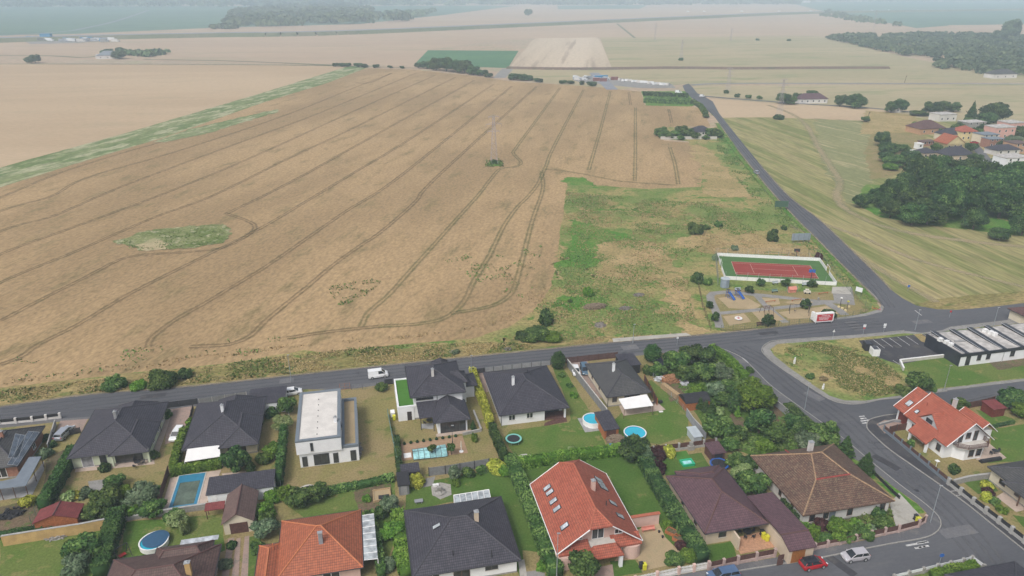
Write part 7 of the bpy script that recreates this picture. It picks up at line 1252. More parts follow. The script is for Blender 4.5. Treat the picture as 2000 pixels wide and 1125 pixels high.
for x0, x1, y0, y1 in ((-cw / 2, cw / 2, cd / 2, cd / 2 + .12), (-cw / 2, cw / 2, -cd / 2 - .12, -cd / 2), (-cw / 2 - .12, -cw / 2, -cd / 2, -1.6), (-cw / 2 - .12, -cw / 2, 1.6, cd / 2), (cw / 2, cw / 2 + .12, -cd / 2, -1.6), (cw / 2, cw / 2 + .12, 1.6, cd / 2)): M().box(x0, x1, y0, y1, -.05, 1.05).build('board', 'white_paint', t)
for y in (-1, 1):
    m = M()
    for i in range(11): x = -cw / 2 + cw * i / 10; m.tube((x, y * (cd / 2 + .2), -.1), (x, y * (cd / 2 + .2), 2.6), .04, n=5)
    m.build('fence_post', 'galv', t)
for s_, lb in ((-1, 'left'), (1, 'right')):
    m = M(); x = s_ * (cw / 2 + .1)
    for y in (-1.6, 1.6): m.tube((x, y, 0), (x, y, 2.2), .06, n=6)
    m.tube((x, -1.6, 2.2), (x, 1.6, 2.2), .06, n=6); m.build('goal', 'white_paint', t)
def hoop(u, v, lb, mt='blue_plastic'):
    t = thing('basketball_hoop', lb, 'basketball hoop', u, v, .24, a); M().tube((0, 0, 0), (0, 0, 3.4), .09, n=7).build('pole', 'dark_metal', t); M().box(-.9, .9, -.06, .0, 2.7, 3.7).build('backboard', mt, t); m = M()
    for i in range(10): p, q_ = i * .628, (i + 1) * .628; m.tube((.25 * math.cos(p), -.35 + .25 * math.sin(p), 2.9), (.25 * math.cos(q_), -.35 + .25 * math.sin(q_), 2.9), .03, n=4)
    m.build('ring', 'red_plastic', t)
hoop(1554, 507, 'basketball hoop behind the far board of the court', 'dark_metal'); hoop(1583, 549, 'basketball hoop with blue backboard at the court front')
fence('green mesh fence along the left and back of the court', [(1402, 560), (1397, 500), (1500, 500), (1604, 503)], 2.6, 'mesh', 'grey_mesh', 'green_mesh', z=.2, gap=4); fence('dark green mesh fence right of the court toward the road', [(1604, 503), (1640, 545), (1668, 580), (1690, 598)], 1.7, 'mesh', 'green_mesh', 'green_mesh', z=.2, gap=3)
fence('green mesh fence along the playground pavement', [(1408, 645), (1500, 640), (1600, 628), (1650, 622), (1680, 614), (1700, 604), (1690, 598)], 1.4, 'mesh', 'green_mesh', 'green_mesh', z=.2, gap=2.8); fence('rusty mesh fence on the left edge of the playground', [(1364, 560), (1372, 600), (1388, 645)], 1.5, 'mesh', 'brown_frame', 'brown_frame', z=.2, gap=2.6)
t = thing('storage_tank', 'grey mesh-wrapped storage container at the court corner', 'tank', 1415, 560, .2, 0); M().tube((0, 0, 0), (0, 0, 2.5), 1.3, n=8).build('body', 'tank_grey', t); M().tube((0, 0, 2.5), (0, 0, 2.6), 1.4, n=8).build('lid', 'shed_metal', t)
G1 = [(1385, 570), (1430, 565), (1600, 570), (1665, 566), (1690, 598), (1698, 606), (1680, 614), (1600, 627), (1500, 640), (1410, 646)]
patch('playground_grass', G1, 'lawn_dry', .24, .4, 1.0)
ribbon('path', [(1406, 640), (1402, 622), (1396, 602), (1388, 585), (1392, 573), (1430, 571), (1480, 576), (1540, 582), (1590, 588), (1640, 590)], 2.2, 'pavement', .255); ribbon('path', [(1478, 577), (1500, 600), (1520, 618), (1535, 630)], 2.0, 'pavement', .26); ribbon('path', [(1402, 612), (1450, 608), (1510, 602), (1580, 595), (1620, 590)], 1.8, 'pavement', .265)
ribbon('path', [(1616, 592), (1640, 606), (1650, 615)], 2.4, 'pavement', .27); patch('path', [(1625, 562), (1664, 561), (1670, 596), (1630, 592)], 'pavement', .272); patch('pavement_slab', [(1626, 560), (1662, 560), (1663, 575), (1624, 573)], 'concrete_slab', .28)
for px in ([(1402, 582), (1450, 576), (1486, 596), (1476, 604), (1424, 602)], [(1412, 618), (1452, 612), (1468, 628), (1425, 636)], [(1468, 609), (1506, 605), (1530, 624), (1488, 630)], [(1520, 610), (1615, 597), (1638, 612), (1610, 622), (1540, 622)], [(1530, 590), (1562, 584), (1590, 590), (1560, 597)], [(1488, 582), (1520, 582), (1524, 594), (1500, 596)]):
    patch('sand_pit', px, 'gravel_sand', .262, .2, .8)
def slide(u, v, lb):
    t = thing('slide', lb, 'slide', u, v, .26, ANG - 1.35, 'blue playground slides')
    M().face([(-.2, -.28, 1.6), (2.2, -.28, .25), (2.2, .28, .25), (-.2, .28, 1.6)]).box(-.2, 2.2, -.34, -.28, .2, .26).build('chute', 'blue_plastic', t)
    for y in (-.31, .31): M().face([(-.2, y, 1.55), (2.2, y, .2), (2.2, y, .45), (-.2, y, 1.85)]).face([(-.2, y + .03, 1.55), (-.2, y + .03, 1.85), (2.2, y + .03, .45), (2.2, y + .03, .2)]).build('side_rail', 'blue_plastic', t)
    M().box(-1.0, -.2, -.4, .4, 1.52, 1.6).build('platform', 'slat_brown', t)
    for x in (-.95, -.25):
        for y in (-.35, .35): M().tube((x, y, -.05), (x, y, 2.2), .05, n=5).build('post', 'blue_plastic', t)
    M().box(-1.0, -.2, -.42, .42, 2.2, 2.26).build('roof', 'dark_frame', t); m = M()
    for i in range(5): m.tube((-1.3 + .06 * i, -.3, .2 + .28 * i), (-1.3 + .06 * i, .3, .2 + .28 * i), .03, n=4)
    m.build('ladder', 'slat_brown', t)
slide(1424, 582, 'left blue slide in the big sand pit'); slide(1442, 580, 'right blue slide in the big sand pit')
t = thing('carousel', 'white and red ring carousel in the lower left sand pit', 'carousel', 1442, 624, .27); M().ring((0, 0), .95, .4, .25, .5, 24).build('ring_seat', 'white_paint', t); M().disc((0, 0), .6, .22).build('floor', 'red_plastic', t); M().tube((0, 0, 0), (0, 0, .8), .06).build('hub', 'red_plastic', t)
t = thing('climbing_frame', 'dark arched climbing frame behind the oval tree', 'climbing frame', 1497, 613, .27)
for x in (-1.3, 0, 1.3):
    m = M()
    for s_ in (-1, 1): m.tube((x, s_ * 1.3, 0), (x, s_ * .8, 2.0), .06, n=5)
    m.tube((x, -.8, 2.0), (x, .8, 2.0), .06, n=5); m.build('arch', 'brown_frame', t)
m = M()
for y in (-.8, -.3, .3, .8): m.tube((-1.3, y, 2.0), (1.3, y, 2.0), .05, n=5)
m.build('bars', 'brown_frame', t)
t = thing('swing', 'A-frame swing in the long sand pit', 'swing', 1560, 612, .27, ANG - .5)
for x in (-2.4, 2.4): m = M(); m.tube((x, -1, 0), (x, 0, 2.5), .06, n=5); m.tube((x, 1, 0), (x, 0, 2.5), .06, n=5); m.build('frame', 'dark_metal', t)
M().tube((-2.4, 0, 2.5), (2.4, 0, 2.5), .06, n=5).build('crossbar', 'dark_metal', t); M().tube((-.8, 0, .7), (-.8, 0, 2.5), .02).tube((-1.2, 0, .7), (-1.2, 0, 2.5), .02).box(-1.3, -.7, -.15, .15, .6, .66).build('swing_seat', 'slat_dark', t)
t = thing('swing', 'red-footed A-frame child swing beside the covered pool', 'swing', 240, 1088, .34, ANG + .7)
for x in (-1, 1): m = M(); m.tube((x, -.9, 0), (x, 0, 2.1), .05, n=5); m.tube((x, .9, 0), (x, 0, 2.1), .05, n=5); m.build('frame', 'dark_metal', t)
M().tube((-1, 0, 2.1), (1, 0, 2.1), .05, n=5).build('crossbar', 'dark_metal', t); M().box(-.5, .5, -.3, .3, .4, .5).build('swing_seat', 'red_plastic', t)
for u, v, lb, mt in ((1441, 568, 'grey park bench left of the clipped tree', 'shed_metal'), (1513, 571, 'pale green park bench in the playground centre', 'copper_green'), (1514, 555, 'grey bench at the court front, left', 'shed_metal'), (1572, 558, 'grey bench at the court front, right', 'shed_metal'), (1484, 636, 'brown low bench by the pavement fence', 'slat_brown')):
    t = thing('park_bench', lb, 'bench', u, v, .26, ANG, 'playground benches'); M().box(-.9, .9, -.25, .25, .42, .48).build('seat', mt, t); M().box(-.9, .9, .22, .27, .55, .95).build('backrest', mt, t)
    for x in (-.75, .75): M().box(x - .04, x + .04, -.22, .22, -.05, .42).build('leg', 'dark_metal', t)
t = thing('playhouse', 'orange toy house with green net arch in the playground', 'playhouse', 1546, 570, .26); M().box(-1, 1, -.6, .6, 0, 1.0).build('wall', 'pink_plastic', t); M().roof([[(-1.2, -.8, 1.0), (1.2, -.8, 1.0), (1.2, 0, 1.7), (-1.2, 0, 1.7)], [(-1.2, 0, 1.7), (1.2, 0, 1.7), (1.2, .8, 1.0), (-1.2, .8, 1.0)]], .08).build('roof', 'pink_plastic', t)
for x in (-1.6, 1.6): m = M(); m.tube((x, -.6, 0), (x, 0, 1.8), .05, n=5); m.tube((x, .6, 0), (x, 0, 1.8), .05, n=5); m.build('side_frame', 'copper_green', t)
t = thing('toy_car', 'cream wooden play car in the playground', 'toy car', 1576, 573, .26, ANG - .4); M().box(-.9, .9, -.5, .5, .25, .75).build('body', 'cream_plastic', t); M().box(-.5, .4, -.45, .45, 1.15, 1.25).build('roof', 'cream_plastic', t)
for x in (-.45, .35):
    for y in (-.4, .4): M().tube((x, y, .75), (x, y, 1.15), .05).build('post', 'cream_plastic', t)
for x in (-.55, .55):
    for y in (-.5, .5): M().tube((x, y - .05, .25), (x, y + .05, .25), .25, n=12).build('wheel', 'rubber', t)
for i, (u, v, lb) in enumerate(((1505, 591, 'wooden balance beam set in the small sand pit'), (1556, 588, 'low wooden seesaw in the oval sand pit'), (1608, 575, 'brown log climber right of the toy car'))):
    simple('balance_beam', lb, 'balance beam', lambda m: (m.tube((-1.6, 0, .45), (1.6, .2, .45), .1), m.tube((-1.4, 0, 0), (-1.4, 0, .5), .07), m.tube((1.4, .2, 0), (1.4, .2, .5), .07)), 'orange_wood', u, v, .27)
for u, v, lb, mt in ((1641, 597, 'playground lamp with white head near the path fork', 'dark_metal'), (1654, 604, 'yellow-flowering play post in the right playground lawn', 'dark_metal')):
    t = thing('lamp_post', lb, 'lamp', u, v, .26); M().tube((0, 0, 0), (0, 0, 2.2), .07).build('pole', mt, t); M().tube((0, 0, 2.2), (0, 0, 2.4), .28, n=12).build('lamp_head', 'white_paint' if mt and u == 1641 else 'yellow_plastic', t)
for i, (u, v) in enumerate(((1638, 600), (1645, 603), (1651, 607), (1658, 600))): simple('stepping_stump', 'pale yellow stepping stumps on the right playground lawn', 'stepping stump', lambda m: m.tube((0, 0, 0), (0, 0, .35), .32, n=10), 'yellow_render', u, v, .25, group='stepping stumps')
t = thing('notice_board', 'white notice board on the green fence at the playground gate', 'notice board', 1676, 576, .25, ANG - 1.0); M().box(-.9, .9, -.05, .05, 1.0, 2.3).build('board', 'sign_white', t)
for x in (-.8, .8): M().tube((x, .08, -.1), (x, .08, 2.3), .05, n=5).build('post', 'green_mesh', t)
simple('bicycle_rack', 'red bicycle rack on the pavement corner', 'bicycle rack', lambda m: [m.tube((x, 0, 0), (x, 0, .7), .04, n=5) or m.tube((x, 0, .7), (x + .5, 0, .5), .04, n=5) for x in (-.9, -.3, .3, .9)] and m.tube((-1.0, 0, .1), (1.2, 0, .1), .05, n=5), 'sign_red', 1711, 604, .32, -.6)
simple('litter_bin', 'small grey litter bin at the playground path', 'bin', lambda m: m.tube((0, 0, 0), (0, 0, .9), .22, .27, 12), 'stone', 1598, 587, .26)
for u, v, lb, mt in ((1693, 682, 'black container box at the car park edge', 'slat_dark'), (1707, 692, 'white container box at the car park edge', 'white_paint')):
    t = thing('refuse_shelter', lb, 'bin shelter', u, v, .36, ANG - .25); M().box(-.8, .8, -1.0, 1.0, 0, 1.7).build('body', mt, t); M().box(-.6, .6, -.8, .8, 1.7, 1.78).build('lid', 'clinic_dark', t)
def bin_(u, v, lb, mt, z=.4):
    t = thing('wheelie_bin', lb, 'wheelie bin', u, v, z); m = M(); m.v = []; m.prism([(-.26, -.28), (.26, -.28), (.26, .28), (-.26, .28)], .08, .98); m.build('body', mt, t); M().box(-.31, .31, -.33, .36, .985, 1.05).build('lid', mt, t)
    for x in (-.22, .22): M().tube((x - .03, .3, .1), (x + .03, .3, .1), .1, n=10).build('wheel', 'rubber', t)
bin_(1491, 1052, 'left yellow bin by the garage wall on the tiled terrace', 'yellow_plastic'); bin_(1497, 1056, 'right yellow bin by the garage wall on the tiled terrace', 'yellow_plastic'); bin_(1488, 1046, 'dark bin behind the two yellow ones on the terrace', 'slat_dark'); bin_(1792, 1020, 'yellow-lidded bin behind the dark red street gate', 'yellow_plastic'); bin_(1788, 1016, 'black bin behind the dark red street gate', 'slat_dark')
bin_(1258, 1112, 'yellow bin behind the white picket fence', 'yellow_plastic'); bin_(1252, 1110, 'dark bin behind the white picket fence', 'slat_dark'); bin_(770, 820, 'yellow bin beside the turf-roofed annexe', 'yellow_plastic'); simple('storage_box', 'white storage box beside the turf-roofed annexe', 'box', lambda m: (m.box(-.4, .4, -.6, .6, 0, 1.0), m.box(-.43, .43, -.63, .63, 1.0, 1.06)), 'white_paint', 767, 812, .36)
def table_set(u, v, lb, chairs=4, mt='dark_metal', r=.55):
    t = thing('garden_table', lb, 'table', u, v, .42); M().disc((0, 0), r, .75, 20).ring((0, 0), r, .05, .7, .75, 20).build('tabletop', mt, t); M().tube((0, 0, 0), (0, 0, .7), .05).build('leg', mt, t)
    p0 = t.location
    for i in range(chairs):
        a_ = 6.283 * i / chairs + .4; c = empty('garden_chair', (p0.x + (r + .4) * math.cos(a_), p0.y + (r + .4) * math.sin(a_), p0.z), a_); tag(c, 'dark chair drawn up to the ' + lb, 'chair', 'chairs at the ' + lb)
        M().box(-.22, .22, -.22, .22, .4, .45).build('seat', mt, c); M().box(.2, .24, -.22, .22, .46, .9).build('backrest', mt, c)
        for x in (-.19, .19):
            for y in (-.19, .19): M().tube((x, y, 0), (x, y, .4), .02, n=4).build('leg', mt, c)
table_set(1459, 1044, 'round black table on the tiled terrace', 5, r=.7); table_set(1268, 792, 'small table under the white awning', 3); table_set(838, 826, 'table on the villa corner patio', 2); table_set(1942, 886, 'table on the corner house terrace', 2); table_set(270, 908, 'table in the green-walled porch', 3)
t = thing('garden_wall', 'freestanding pink rendered wall with tiled top beside the red skylight house', 'wall', 1256, 1027, .36); M().box(-2.6, 2.6, -.15, .15, -.1, 2.1).build('wall_panel', 'pink_render', t); M().box(-2.7, 2.7, -.3, .3, 2.1, 2.2).build('coping', 'cap_red', t)
simple('garden_bench', 'salmon pink garden bench on the gravel yard', 'bench', lambda m: (m.box(-1.1, 1.1, -.25, .25, .42, .5), m.box(-1.0, -.9, -.2, .2, 0, .42), m.box(.9, 1.0, -.2, .2, 0, .42), m.box(-1.1, 1.1, .2, .26, .5, .85)), 'pink_plastic', 1266, 1037, .38)
for u, v, lb in ((1314, 1043, 'upper wooden raised bed along the dark hedge'), (1328, 1057, 'lower wooden raised bed along the dark hedge')):
    t = thing('raised_bed', lb, 'raised bed', u, v, .38, ANG - 1.05 + 1.57 / 10); m = M(); parapet(m, -1.1, 1.1, -.6, .6, 0, .6, .08); m.build('frame', 'orange_wood', t); M().box(-1.02, 1.02, -.52, .52, .02, .5).build('soil', 'garden_soil', t)
for u, v, lb in ((1287, 1040, 'left black flower pot on the gravel yard'), (1294, 1050, 'right black flower pot on the gravel yard')): simple('flower_pot', lb, 'flower pot', lambda m: m.tube((0, 0, 0), (0, 0, .35), .14, .2, 10), 'slat_dark', u, v, .38)
t = thing('sandbox', 'wooden framed sandbox left of the weathered grey shed', 'sandbox', 746, 968, .38); m = M(); parapet(m, -1.5, 1.5, -1.5, 1.5, 0, .35, .15); m.build('frame', 'logs', t); M().box(-1.35, 1.35, -1.35, 1.35, .02, .15).build('sand', 'gravel_sand', t); M().box(-.6, 1.2, -1.1, -.2, .15, .3).build('toy_boards', 'slat_dark', t)
simple('garden_fireplace', 'stone garden fireplace on the round pond rockery', 'fireplace', lambda m: (m.box(-.7, .7, -.3, .5, 0, .8), m.box(-.35, .35, -.4, .1, .8, 1.3), m.dome((0, 0, 0), 1.3, 1.0, .5, 10, 3, 0, .2)), 'stone', 858, 962, .42)
for u, v, lb in ((848, 950, 'left white lounger cushion at the pond rockery'), (854, 949, 'right white lounger cushion at the pond rockery')): simple('garden_stool', lb, 'stool', lambda m: m.box(-.25, .25, -.25, .25, 0, .4), 'white_paint', u, v, .44)
simple('stone_table', 'grey slab table on the lawn behind the charcoal roof', 'table', lambda m: (m.box(-.7, .7, -.4, .4, .4, .48), m.box(-.5, -.4, -.3, .3, 0, .4), m.box(.4, .5, -.3, .3, 0, .4)), 'grey_block', 818, 982, .37)
t = thing('sun_lounger', 'white folded parasol and lounger on the right deck edge', 'parasol', 901, 882, .42); M().tube((0, 0, 0), (0, 0, 2.4), .05).build('pole', 'white_paint', t); M().tube((0, 0, 1.0), (0, 0, 2.4), .16, .05, 8).build('folded_canopy', 'cream_plastic', t); M().tube((0, 0, 0), (0, 0, .12), .4, n=12).build('base', 'white_paint', t)
simple('hot_tub_lid', 'square white cover on the left end of the deck', 'cover', lambda m: (m.box(-.7, .7, -.7, .7, 0, .12), m.box(-.6, .6, -.6, .6, .12, .15)), 'white_paint', 796, 890, .42)
for i in range(9): u = 790 + 12.5 * i; simple('planter_shrub', 'small dark box shrubs in white planters along the back of the deck', 'shrub', lambda m: m.dome((0, 0, 0), .32, .32, .5, 8, 3, .1, .15), 'leaf_dark', u, 868 - i * 1.85, .42, group='box shrubs along the deck')
def heap(name, lb, cat, u, v, rx, ry, h, mat, n, size, z=.34, rz=ANG):
    def f(m):
        r = random.Random(int(u)); m.dome((0, 0, 0), rx * .9, ry * .9, h * .8, 12, 3, -.05, .12)
        for i in range(n):
            a_, q_ = r.uniform(0, 6.28), math.sqrt(r.random()); x, y = rx * q_ * math.cos(a_), ry * q_ * math.sin(a_); zz = h * .85 * math.sqrt(max(0, 1 - q_ * q_)); m.obox((x, y, zz), size * r.uniform(.6, 1.6), size * r.uniform(.25, .6), size * r.uniform(.2, .5), r.uniform(0, 3))
    return simple(name, lb, cat, f, mat, u, v, z, rz)
heap('firewood_pile', 'loose heap of split firewood in the upper orchard', 'woodpile', 1312, 742, 3.0, 1.8, .9, 'firewood', 260, .45); heap('stone_heap', 'flat pale rubble heap in the rough meadow, upper', 'heap', 1248, 577, 1.6, 1.0, .5, 'rubble', 50, .4, .2); heap('stone_heap', 'flat pale rubble heap in the rough meadow, lower', 'heap', 1221, 603, 1.7, .9, .5, 'rubble', 50, .4, .2)
heap('gravel_heap', 'grey gravel heap near the concrete gate apron', 'heap', 1172, 636, 1.7, 1.4, 1.0, 'rubble', 30, .25, .2); heap('brushwood_pile', 'brown brushwood pile in the rough meadow', 'brushwood', 1162, 600, 3.0, 1.6, .8, 'old_wood', 160, .6, .2); heap('stone_heap', 'small grey rubble heap on the road verge, left of the fence', 'heap', 992, 683, 1.1, .7, .4, 'rubble', 26, .3, .22)
heap('stone_heap', 'grey stones on the verge near the villa', 'heap', 888, 688, 1.3, .7, .4, 'rubble', 30, .3, .22); heap('sand_heap', 'round pale boulder heap at the lawn edge by the back hedge', 'heap', 1024, 893, 1.5, .9, .7, 'pale_stone', 0, .3); heap('rubble_strip', 'stones along the right side of the white cube house', 'heap', 700, 880, .8, 2.6, .4, 'rubble', 60, .3)
heap('log_heap', 'stacked branches behind the timber wood store', 'woodpile', 1203, 864, 1.8, 1.6, 1.2, 'old_wood', 150, .6); heap('rock_garden', 'stones around the dug bed at the ochre wall', 'rockery', 110, 1050, 1.6, .8, .4, 'stone', 40, .35); heap('iron_garden_bed', 'dark iron garden arch and bed at the far left edge', 'bed', 22, 1005, 2.0, 1.5, .6, 'slat_dark', 40, .5)
heap('firewood_sacks', 'white sacks stacked beside the firewood heap, left', 'sacks', 1288, 742, 1.3, .8, .7, 'tarp', 24, .6); heap('firewood_sacks', 'grey-white sacks stacked beside the firewood heap, right', 'sacks', 1334, 748, .9, 1.6, .8, 'tarp', 24, .6)
simple('log_row', 'long neat row of stacked logs beside the firewood heap', 'woodpile', lambda m: [m.tube((-.5, y * .24 - 2.6, .15 + k * .24), (.5, y * .24 - 2.6, .15 + k * .24), .12, n=7) for y in range(22) for k in range(5)] and None, 'logs', 1308, 768, .34, ANG + .25)
simple('water_butt', 'blue barrel between awning lawn and back hedge', 'barrel', lambda m: m.tube((0, 0, 0), (0, 0, .8), .42, .45, 14), 'blue_plastic', 1193, 875, .36); simple('compost_bin', 'dark green compost barrel left of the charcoal roof', 'barrel', lambda m: m.tube((0, 0, 0), (0, 0, 1.0), .5, .4, 14), 'green_mesh', 768, 1018, .36)
simple('barbecue', 'brick barbecue fireplace beside the playhouse', 'barbecue', lambda m: (m.box(-.6, .6, -.35, .35, 0, .9), m.box(-.3, .3, -.2, .25, .9, 1.7)), 'stone', 1349, 878, .36); simple('satellite_box', 'black speaker-like box at the awning terrace corner', 'box', lambda m: m.box(-.35, .35, -.25, .25, .2, .7), 'slat_dark', 1290, 788, .38)
simple('wood_stack', 'long dark timber stack below the corner house terrace', 'woodpile', lambda m: (m.box(-2.2, 2.2, -.35, .35, 0, .3), m.box(-2.0, 2.3, -.25, .3, .3, .45)), 'slat_dark', 1934, 900, .36)
simple('trash_board', 'white board lying on the lawn by the awning terrace', 'board', lambda m: m.obox((0, 0, 0), .8, .5, .06), 'white_paint', 1291, 804, .38); simple('letterbox_sign', 'white sign plate on a post behind the blue-grey wall', 'sign', lambda m: (m.tube((0, 0, 0), (0, 0, 1.6), .05), m.obox((0, 0, 1.6), .6, .6, .1)), 'white_paint', 1827, 915, .36)
def vh(name, lb, u, v, w_, d, ze, zr, wall, roof, kind='hip', ang=ANG, win=3, group=None, cat='house'):
    p = W(u, v, .15); c, s = math.cos(ang), math.sin(ang); h = at_house(name, lb, cat, p.x - s * d / 2, p.y + c * d / 2, w_ + .8, d + .8, ze, zg=.15, over=.4, ang=ang); h.walls(wall, plinth=None, z1=ze - (.19 if kind != 'flat' else 0))
    if group: h.root['group'] = group
    if kind == 'hip': h.hip(roof, zr, None, gutter=None, ridge='x' if w_ > d else 'y')
    elif kind == 'flat': M().box(-h.fx - .2, h.fx + .2, -h.fy - .2, h.fy + .2, ze + .002, ze + .35).build('roof', roof, h.root)
    else:
        w2, d2, r = h.w / 2, h.d / 2, zr - h.zg
        h.roof([[(-w2, -d2, ze), (0, -d2, r), (0, d2, r), (-w2, d2, ze)], [(0, -d2, r), (w2, -d2, ze), (w2, d2, ze), (0, d2, r)]], roof, fascia=.15, bottom=False); m = M(); gable_block(m, -h.fx, h.fx, 0, -h.fy, h.fy, -.1, 0, r, (r - ze) / w2, .16); m.build('gable_wall', wall, h.root)
    for st in range(2 if ze > 4.5 else 1):
        for i in range(win): h.win('F', -h.fx + (i + .5) * 2 * h.fx / win, 1.0 + 2.8 * st, 1.2, 1.3, 1, 'white_frame', sill=False)
    return h
for a in (('detached_house', 'big house with plum-brown hip roof at the upper left of the village', 1820, 262, 17, 12, 3.4, 7.5, 'orange_render', 'roof_brown'), ('detached_house', 'white flat-roofed house at the village rear, left', 1850, 237, 13, 9, 4.2, 4, 'far_wall', 'ballast', 'flat'), ('detached_house', 'small grey flat house in front of the biggest village tree', 1916, 238, 9, 7, 3.4, 4, 'far_wall', 'ballast', 'flat'),
    ('detached_house', 'grey flat-roofed house behind the yellow one', 1905, 256, 13, 8, 5.0, 5, 'stone', 'ballast', 'flat'), ('detached_house', 'yellow house with orange-red hip roof', 1890, 275, 10, 9, 5.2, 8, 'yellow_render', 'roof_red'), ('detached_house', 'navy-roofed house squeezed behind the orange gable', 1863, 274, 13, 8, 3.4, 6.5, 'cream_render', 'roof_anthracite'),
    ('gabled_house', 'orange house with steep orange-red gable roof', 1864, 292, 11, 9, 3.2, 7.4, 'yellow_render', 'roof_orange', 'gable'), ('gabled_house', 'wide charcoal-roofed house with beige gable next to the wood', 1874, 315, 15, 9, 3.2, 6.8, 'beige_render', 'roof_anthracite'), ('detached_house', 'small charcoal pyramid-roofed house left of the wide charcoal roof', 1815, 310, 7.5, 7, 3, 5.2, 'beige_render', 'roof_anthracite'),
    ('outbuilding', 'low orange-brown roofed outbuilding in the village garden', 1814, 285, 8, 4, 2.4, 3.4, 'brick', 'roof_shed_brown'), ('detached_house', 'pink flat-roofed villa in the village', 1961, 271, 13, 9, 6.2, 6, 'salmon_render', 'ballast', 'flat'), ('detached_house', 'salmon flat-roofed villa behind the pink one', 1983, 262, 11, 9, 6.4, 6, 'salmon_render', 'ballast', 'flat'),
    ('detached_house', 'cream house with grey roof left of the pink villa', 1933, 281, 10, 8, 4.8, 5, 'cream_render', 'roof_sheet_grey', 'flat'), ('detached_house', 'brick-fronted house with garage below the cream house', 1944, 289, 9, 6, 4.6, 5, 'brick', 'roof_sheet_grey', 'flat'), ('detached_house', 'orange house at the right edge of the village', 1994, 300, 9, 8, 5, 7, 'orange_render', 'roof_shed_brown', 'flat'),
    ('detached_house', 'slate-blue hip roof in front of the orange edge house', 1968, 303, 14, 8, 2.8, 5, 'far_wall', 'roof_anthracite'), ('detached_house', 'white modern house with terraces nearest the wood at the edge', 1984, 330, 13, 8, 5.2, 5, 'white_render', 'ballast', 'flat'),
    ('garden_shed', 'white garden cabin left of the small pyramid roof', 1797, 291, 3.2, 3, 2.6, 3, 'white_render', 'white_paint', 'flat', ANG, 1), ('garden_shed', 'white roofed shelter beside the bushes, lowest at the village edge', 1791, 304, 4, 3, 2.2, 3, 'stone', 'white_paint', 'flat', ANG, 1),
    ('farmhouse', 'long white farmhouse with plum roof beyond the second pylon', 1588, 202, 22, 9, 3.4, 7, 'far_wall', 'roof_plum', 'hip', .1, 5), ('garden_shed', 'red shed between two trees on the side road', 1753, 220, 6, 5, 2.8, 4.5, 'far_wall', 'container_red', 'flat', ANG, 1), ('detached_house', 'white house with blue-grey roof at the right edge, below the far wood', 1963, 153, 26, 12, 4, 8, 'far_wall', 'roof_anthracite_old'),
    ('detached_house', 'dark-roofed house hidden in the tree-ringed plot by the north road', 1373, 266, 11, 8, 2.8, 5.6, 'far_wall', 'roof_anthracite'), ('farm_building', 'long grey-roofed barn of the lone farm at the far left', 211, 115, 24, 14, 4, 9, 'far_wall', 'roof_sheet_grey'), ('farm_building', 'small white outbuilding at the left end of the lone farm', 196, 114, 10, 8, 4, 5, 'far_wall', 'ballast', 'flat')): vh(*a)
patch('road', [(1896, 284), (1908, 280), (1925, 298), (1955, 335), (1925, 348), (1914, 310)], 'asphalt_old', .155)
fence('white garden wall of the tree-ringed plot', [(1290, 272), (1320, 272), (1400, 272)], 1.6, 'wall', 'pale_stone', 'pale_stone', z=.15, gap=8)
def grp(lst, name, lb, cat, group, mt, z=.15, base=.1):
    for u, v, r, hh in lst: tree(u, v, r, hh, lb, mt, 'round', name, cat, group, z=z, base=base)
